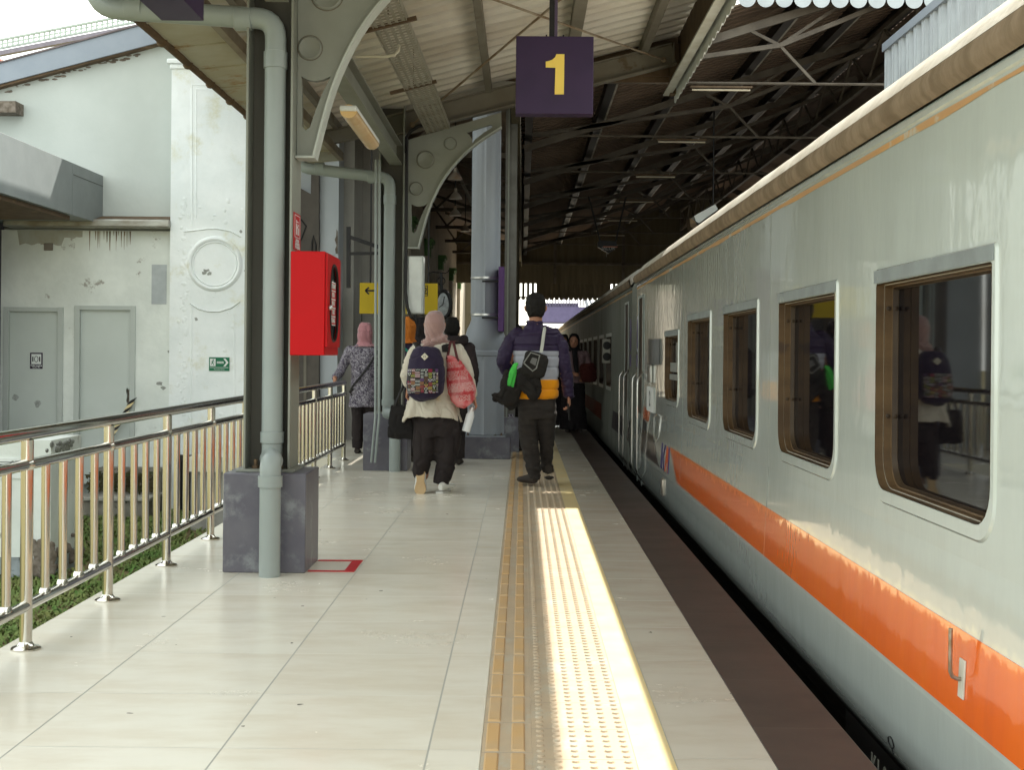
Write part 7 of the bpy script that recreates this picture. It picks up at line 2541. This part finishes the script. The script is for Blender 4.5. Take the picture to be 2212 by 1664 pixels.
# =========== simpler people farther off ===========
def person(label, Y, cx, top, bottom, opts):
    """standing figure seen from behind or in front; top = y of the crown, bottom = y of the soles"""
    f_ = Fig(Y)
    P, mm = f_.p, f_.m
    zt, zb = P(cx, top).z, P(cx, bottom).z
    H = zt - zb
    x = P(cx, (top + bottom) / 2).x
    fa = opts.get('face', 1)          # +1 looks away, -1 looks at the camera
    t = thing('person', label, 'person', (x, Y, max(zb, 0)))
    def Q(u, dy, h):
        return Vector((x + u * H, Y + dy * H * fa, zb + h * H))
    b = B()
    r = 0.048 * H
    hp = Q(opts.get('hx', 0), 0.0, 0.925)
    head(b, hp, r, opts.get('look', (0, fa, 0)))
    b.tube([Q(0, 0, 0.88), Q(0, 0, 0.82)], 0.034 * H, 12)
    sw = opts.get('sw', 0.112)
    rings(b, [(x, Y, zb + 0.835 * H, 0.05 * H, 0.045 * H), (x, Y, zb + 0.81 * H, sw * H, 0.055 * H), (x, Y, zb + 0.7 * H, 0.09 * H, 0.06 * H), (x, Y, zb + 0.6 * H, 0.08 * H, 0.06 * H), (x, Y, zb + 0.5 * H, 0.095 * H, 0.07 * H)])
    arms = opts.get('arms', (((-sw, 0, 0.79), (-sw - 0.035, 0, 0.62), (-sw - 0.02, 0.04, 0.47)), ((sw, 0, 0.79), (sw + 0.035, 0, 0.62), (sw + 0.02, 0.04, 0.47))))
    for i, a in enumerate(arms):
        pts = [Q(*p) for p in a]
        limb(b, pts, [0.03 * H, 0.024 * H, 0.018 * H], 10)
        d = pts[-1] - pts[-2]
        hand(b, pts[-1], d, (1 if i == 0 else -1, 0, -0.2), 0.55 * H, 0.6, 1 if i == 0 else -1)
    for sx in (-1, 1):
        limb(b, [Q(0.05 * sx, 0, 0.5), Q(0.05 * sx, 0.01, 0.27), Q(0.05 * sx, 0, 0.06)], [0.06 * H, 0.04 * H, 0.028 * H], 12)
    fuse('body', b, m_skin, t, voxel=0.008, smooth=1)
    lo = opts.get('lower')
    if lo:
        b = B()
        if opts.get('skirt'):
            rings(b, [(x, Y, zb + 0.60 * H, 0.09 * H, 0.07 * H), (x, Y, zb + 0.5 * H, 0.115 * H, 0.085 * H), (x, Y, zb + 0.3 * H, 0.125 * H, 0.09 * H), (x, Y, zb + 0.03 * H, 0.15 * H, 0.11 * H)])
        else:
            rings(b, [(x, Y, zb + 0.58 * H, 0.09 * H, 0.065 * H), (x, Y, zb + 0.5 * H, 0.11 * H, 0.08 * H), (x, Y, zb + 0.45 * H, 0.11 * H, 0.08 * H)])
            for sx in (-1, 1):
                b.tube([Q(0.052 * sx, 0, 0.5), Q(0.054 * sx, 0.0, 0.27), Q(0.054 * sx, 0, 0.045)], [(0.062 * H, 0.07 * H), (0.048 * H, 0.055 * H), (0.04 * H, 0.045 * H)], 14)
        fuse('skirt' if opts.get('skirt') else 'trousers', b, lo, t, voxel=0.01, smooth=2, fold=fold_fn(0.012, 12, 4, x))
    up_ = opts.get('upper')
    hem_ = opts.get('hem', 0.48)
    b = B()
    rings(b, [(x, Y, zb + 0.845 * H, 0.05 * H, 0.05 * H), (x, Y, zb + 0.825 * H, 0.10 * H, 0.07 * H), (x, Y, zb + 0.79 * H, (sw + 0.02) * H, 0.08 * H), (x, Y, zb + 0.68 * H, 0.108 * H, 0.085 * H), (x, Y, zb + 0.56 * H, 0.105 * H, 0.085 * H), (x, Y, zb + hem_ * H, 0.122 * H, 0.095 * H)])
    for a in arms:
        pts = [Q(*p) for p in a]
        e = pts[1].lerp(pts[2], opts.get('sleeve', 0.85))
        limb(b, [pts[0], pts[1], e], [0.043 * H, 0.038 * H, 0.03 * H], 12)
    fuse('top', b, up_, t, voxel=0.009, smooth=2, fold=fold_fn(0.010, 16, 7, x + 3))
    if opts.get('scarf'):
        b = B()
        hx = hp.x
        rings(b, [(hx, Y - 0.005 * fa, hp.z + 0.082 * H, 0.03 * H, 0.03 * H), (hx, Y, hp.z + 0.062 * H, 0.046 * H, 0.055 * H), (hx, Y - 0.008 * fa, hp.z + 0.02 * H, 0.060 * H, 0.064 * H), (hx, Y - 0.006 * fa, hp.z - 0.03 * H, 0.060 * H, 0.062 * H),
                  (hx, Y, hp.z - 0.07 * H, 0.055 * H, 0.056 * H), (x, Y, zb + 0.82 * H, 0.085 * H, 0.072 * H), (x, Y - 0.01 * fa, zb + opts.get('scarf_len', 0.78) * H, 0.10 * H, 0.086 * H)])
        o = fuse('headscarf', b, opts['scarf'], t, voxel=0.007, smooth=2, fold=fold_fn(0.010, 20, 5, x + 9))
        if opts.get('open'):
            # open the scarf in front of the face
            look = Vector(opts.get('look', (0, fa, 0))).normalized()
            bm = bmesh.new()
            bm.from_mesh(o.data)
            c0 = hp + look * 0.055 * H + Vector((0, 0, -0.006 * H))
            sd = Vector((0, 0, 1)).cross(look)
            kill = []
            for v in bm.verts:
                d = v.co - hp
                if d.dot(look) > 0.01 * H:
                    du, dz = d.dot(sd), v.co.z - c0.z
                    if (du / (0.043 * H)) ** 2 + (dz / (0.057 * H)) ** 2 < 1:
                        kill.append(v)
            bmesh.ops.delete(bm, geom=kill, context='VERTS')
            bm.to_mesh(o.data)
            bm.free()
    if opts.get('hair'):
        b = B()
        rings(b, [(hp.x, Y - 0.004 * fa, hp.z + 0.072 * H, 0.028 * H, 0.03 * H), (hp.x, Y - 0.006 * fa, hp.z + 0.05 * H, 0.046 * H, 0.055 * H), (hp.x, Y - 0.008 * fa, hp.z + 0.01 * H, 0.054 * H, 0.058 * H), (hp.x, Y - 0.018 * fa, hp.z - 0.03 * H, 0.052 * H, 0.045 * H), (hp.x, Y - 0.024 * fa, hp.z - 0.055 * H, 0.04 * H, 0.028 * H)])
        fuse('hair', b, m_hair, t, voxel=0.007, smooth=1, fold=lambda co, no: 0.004 * noise.noise(co * 50))
    b = B()
    for sx in (-1, 1):
        b2 = B()
        shoe(b2, Q(0.06 * sx, 0.09, 0.0), Q(0.052 * sx, -0.03, 0.0), 0.028 * H, 0.045 * H)
        b2.v = [(v[0], v[1], max(0.001, v[2])) for v in b2.v]
        b2.build('shoe', opts.get('shoes', m_bshoe), t)
    return t, Q, H


# patterned blouse, pink scarf, hand on the rail
m_pat, nt, bb = new_mat('floral_blouse')
tcn = node(nt, 'ShaderNodeTexCoord')
vo = node(nt, 'ShaderNodeTexVoronoi', {'Vector': tcn.outputs['Object'], 'Scale': 22.0, 'Randomness': 1.0}, feature='DISTANCE_TO_EDGE')
nz = node(nt, 'ShaderNodeTexNoise', {'Vector': tcn.outputs['Object'], 'Scale': 26.0, 'Detail': 3.0, 'Distortion': 2.5})
colr = mixc(nt, ramp(nt, nz.outputs[0], 0.46, 0.54), (0.045, 0.035, 0.055), (0.30, 0.28, 0.31))
colr = mixc(nt, math_(nt, 'MULTIPLY', ramp(nt, vo.outputs['Distance'], 0.10, 0.02), 0.6), colr, (0.12, 0.10, 0.14))
nt.links.new(colr, bb.inputs['Base Color'])
bb.inputs['Roughness'].default_value = 0.85
m_pink2 = cloth('rose_headscarf', (0.42, 0.19, 0.21), (0.34, 0.15, 0.165), rough=0.75, sheen=0.4)
t, Q, H = person('woman in rose headscarf and grey floral blouse, one hand on the railing end', 14.7, 788, 699, 982,
                 dict(upper=m_pat, lower=m_btr, scarf=m_pink2, hem=0.36, sw=0.12, sleeve=0.9, scarf_len=0.83,
                      arms=(((-0.115, 0, 0.79), (-0.19, -0.02, 0.62), (-0.20, -0.20, 0.585)), ((0.115, 0, 0.79), (0.15, 0, 0.62), (0.13, 0.04, 0.47)))))
b = B().tube([Q(0.115, -0.09, 0.80), Q(0.03, -0.105, 0.66), Q(-0.08, -0.10, 0.52), Q(-0.11, -0.03, 0.47)], [(0.012, 0.004)] * 4, 8, up=(1, 0, 0))
b.build('shoulder_strap', m_black, t)
# orange scarf
m_os = cloth('orange_headscarf', (0.62, 0.20, 0.03), (0.50, 0.15, 0.02), rough=0.75)
m_pj = cloth('plum_jacket', (0.055, 0.035, 0.075), (0.04, 0.028, 0.055))
t, Q, H = person('woman in orange headscarf and plum jacket half hidden behind the far column', 13.6, 878, 687, 1000, dict(upper=m_pj, lower=m_btr, scarf=m_os, hem=0.40, scarf_len=0.83))
B().tube([Q(-0.02, -0.09, 0.80), Q(0.05, -0.105, 0.74), Q(0.09, -0.10, 0.68)], [(0.013, 0.004)] * 3, 8, up=(1, 0, 0)).build('bag_strap', M('strap_teal', (0.02, 0.22, 0.16), rough=0.7), t)
m_hood = cloth('dark_hoodie', (0.028, 0.022, 0.022), (0.04, 0.03, 0.03))
t, Q, H = person('black-haired person in dark hoodie just right of the woman with the backpack', 13.3, 975, 684, 1005, dict(upper=m_hood, lower=m_btr, hair=True, hem=0.46, sw=0.118))
b = B().tube([Q(-0.09, -0.04, 0.845), Q(-0.04, -0.085, 0.835), Q(0.04, -0.085, 0.835), Q(0.10, -0.03, 0.845)], [(0.03 * H, 0.03 * H), (0.045 * H, 0.04 * H), (0.045 * H, 0.04 * H), (0.03 * H, 0.03 * H)], 12)
fuse('hood', b, m_hood, t, voxel=0.008, smooth=2, fold=fold_fn(0.008, 16, 12, 1))
m_blk = cloth('black_cloth', (0.014, 0.012, 0.013), (0.022, 0.019, 0.02))
person('person in black headscarf between the orange scarf and the backpack woman', 15.6, 908, 688, 965, dict(upper=m_blk, lower=m_blk, skirt=True, scarf=m_blk, scarf_len=0.74))
# capped person left of the man
t, Q, H = person('person in black cap and dark clothes partly hidden behind the man\'s left shoulder', 15.3, 1112, 700, 980, dict(upper=m_hood, lower=m_jean, hair=True, hem=0.46, look=(-0.8, 0.6, 0), sw=0.115))
b = B()
rings(b, [(Q(0, 0, 0).x, 15.3, Q(0, 0, 0.995).z, 0.03, 0.03), (Q(0, 0, 0).x, 15.3, Q(0, 0, 0.985).z, 0.07, 0.08), (Q(0, 0, 0).x, 15.3, Q(0, 0, 0.955).z, 0.088, 0.098), (Q(0, 0, 0).x, 15.3, Q(0, 0, 0.935).z, 0.09, 0.10)])
b.tube([Q(-0.05, 0.03, 0.94), Q(-0.085, 0.055, 0.935)], [(0.06, 0.01), (0.045, 0.008)], 12, up=(0.6, 0.8, 0))
b.build('cap', m_blk, t)
fx = Fig(15.1)
B().box(fx.p(1106, 0).x, fx.p(1118, 0).x, 14.98, 15.02, fx.p(0, 892).z, fx.p(0, 884).z).build('printed_hem', m_pat, t)
# facing woman in black scarf
m_rose = cloth('dusky_rose_top', (0.20, 0.13, 0.135), (0.16, 0.105, 0.11))
t, Q, H = person('woman in black headscarf and dusky rose top facing the camera beside the train', 19.0, 1239, 722, 934,
                 dict(face=-1, upper=m_rose, lower=m_blk, skirt=True, scarf=m_blk, open=True, hem=0.50, look=(-0.12, -1, 0), scarf_len=0.84, sw=0.125,
                      arms=(((-0.12, 0, 0.79), (-0.155, 0.02, 0.63), (-0.02, 0.13, 0.60)), ((0.12, 0, 0.79), (0.16, 0, 0.64), (0.10, 0.12, 0.56)))))
hp = Q(0, 0, 0.925)
lk = Vector((-0.12, -1, 0)).normalized()
sd = Vector((0, 0, 1)).cross(lk)
r = 0.048 * H
for sx in (-1, 1):
    e = hp + sd * sx * 0.38 * r + lk * 1.06 * r + Vector((0, 0, 0.0))
    B().ball(e, (0.17 * r, 0.10 * r, 0.085 * r), 10).build('eye', M('eye_dark', (0.03, 0.02, 0.015), rough=0.2), t)
    B().tube([e + sd * sx * 0.25 * r + Vector((0, 0, 0.20 * r)), e + Vector((0, -0.004, 0.27 * r)), e - sd * sx * 0.22 * r + Vector((0, 0, 0.22 * r))], 0.04 * r, 6).build('eyebrow', m_hair, t)
mth = hp + lk * 1.06 * r + Vector((0, 0, -0.85 * r))
B().tube([mth - sd * 0.26 * r, mth - lk * -0.02 * r, mth + sd * 0.26 * r], [0.03 * r, 0.075 * r, 0.03 * r], 8).build('lips', M('lip', (0.30, 0.09, 0.08), rough=0.5), t)
b = B().tube([Q(0.0, 0.085, 0.83), Q(0.01, 0.10, 0.75), Q(0.02, 0.10, 0.66), Q(0.03, 0.11, 0.58)], [(0.035, 0.02), (0.04, 0.02), (0.035, 0.02), (0.02, 0.012)], 10, up=(1, 0, 0))
b.build('scarf_end', m_blk, t)
bg = thing('handbag', 'dark maroon bag at the facing woman\'s side by the train', 'bag', (Q(-0.2, 0, 0).x, 18.9, 0.75))
fz = Fig(18.75)
b = B()
b.tube([fz.p(1268, 786), fz.p(1270, 800), fz.p(1272, 818), fz.p(1272, 826)], [(0.10, 0.05), (0.13, 0.07), (0.12, 0.07), (0.09, 0.04)], 16)
fuse('bag', b, cloth('maroon_bag', (0.07, 0.016, 0.012), (0.05, 0.012, 0.01)), bg, voxel=0.01, smooth=1, fold=fold_fn(0.01, 10, 8, 1))
person('person in black headscarf directly behind the facing woman', 20.6, 1216, 723, 920, dict(face=-1, upper=m_blk, lower=m_blk, skirt=True, scarf=m_blk, open=True, scarf_len=0.78))
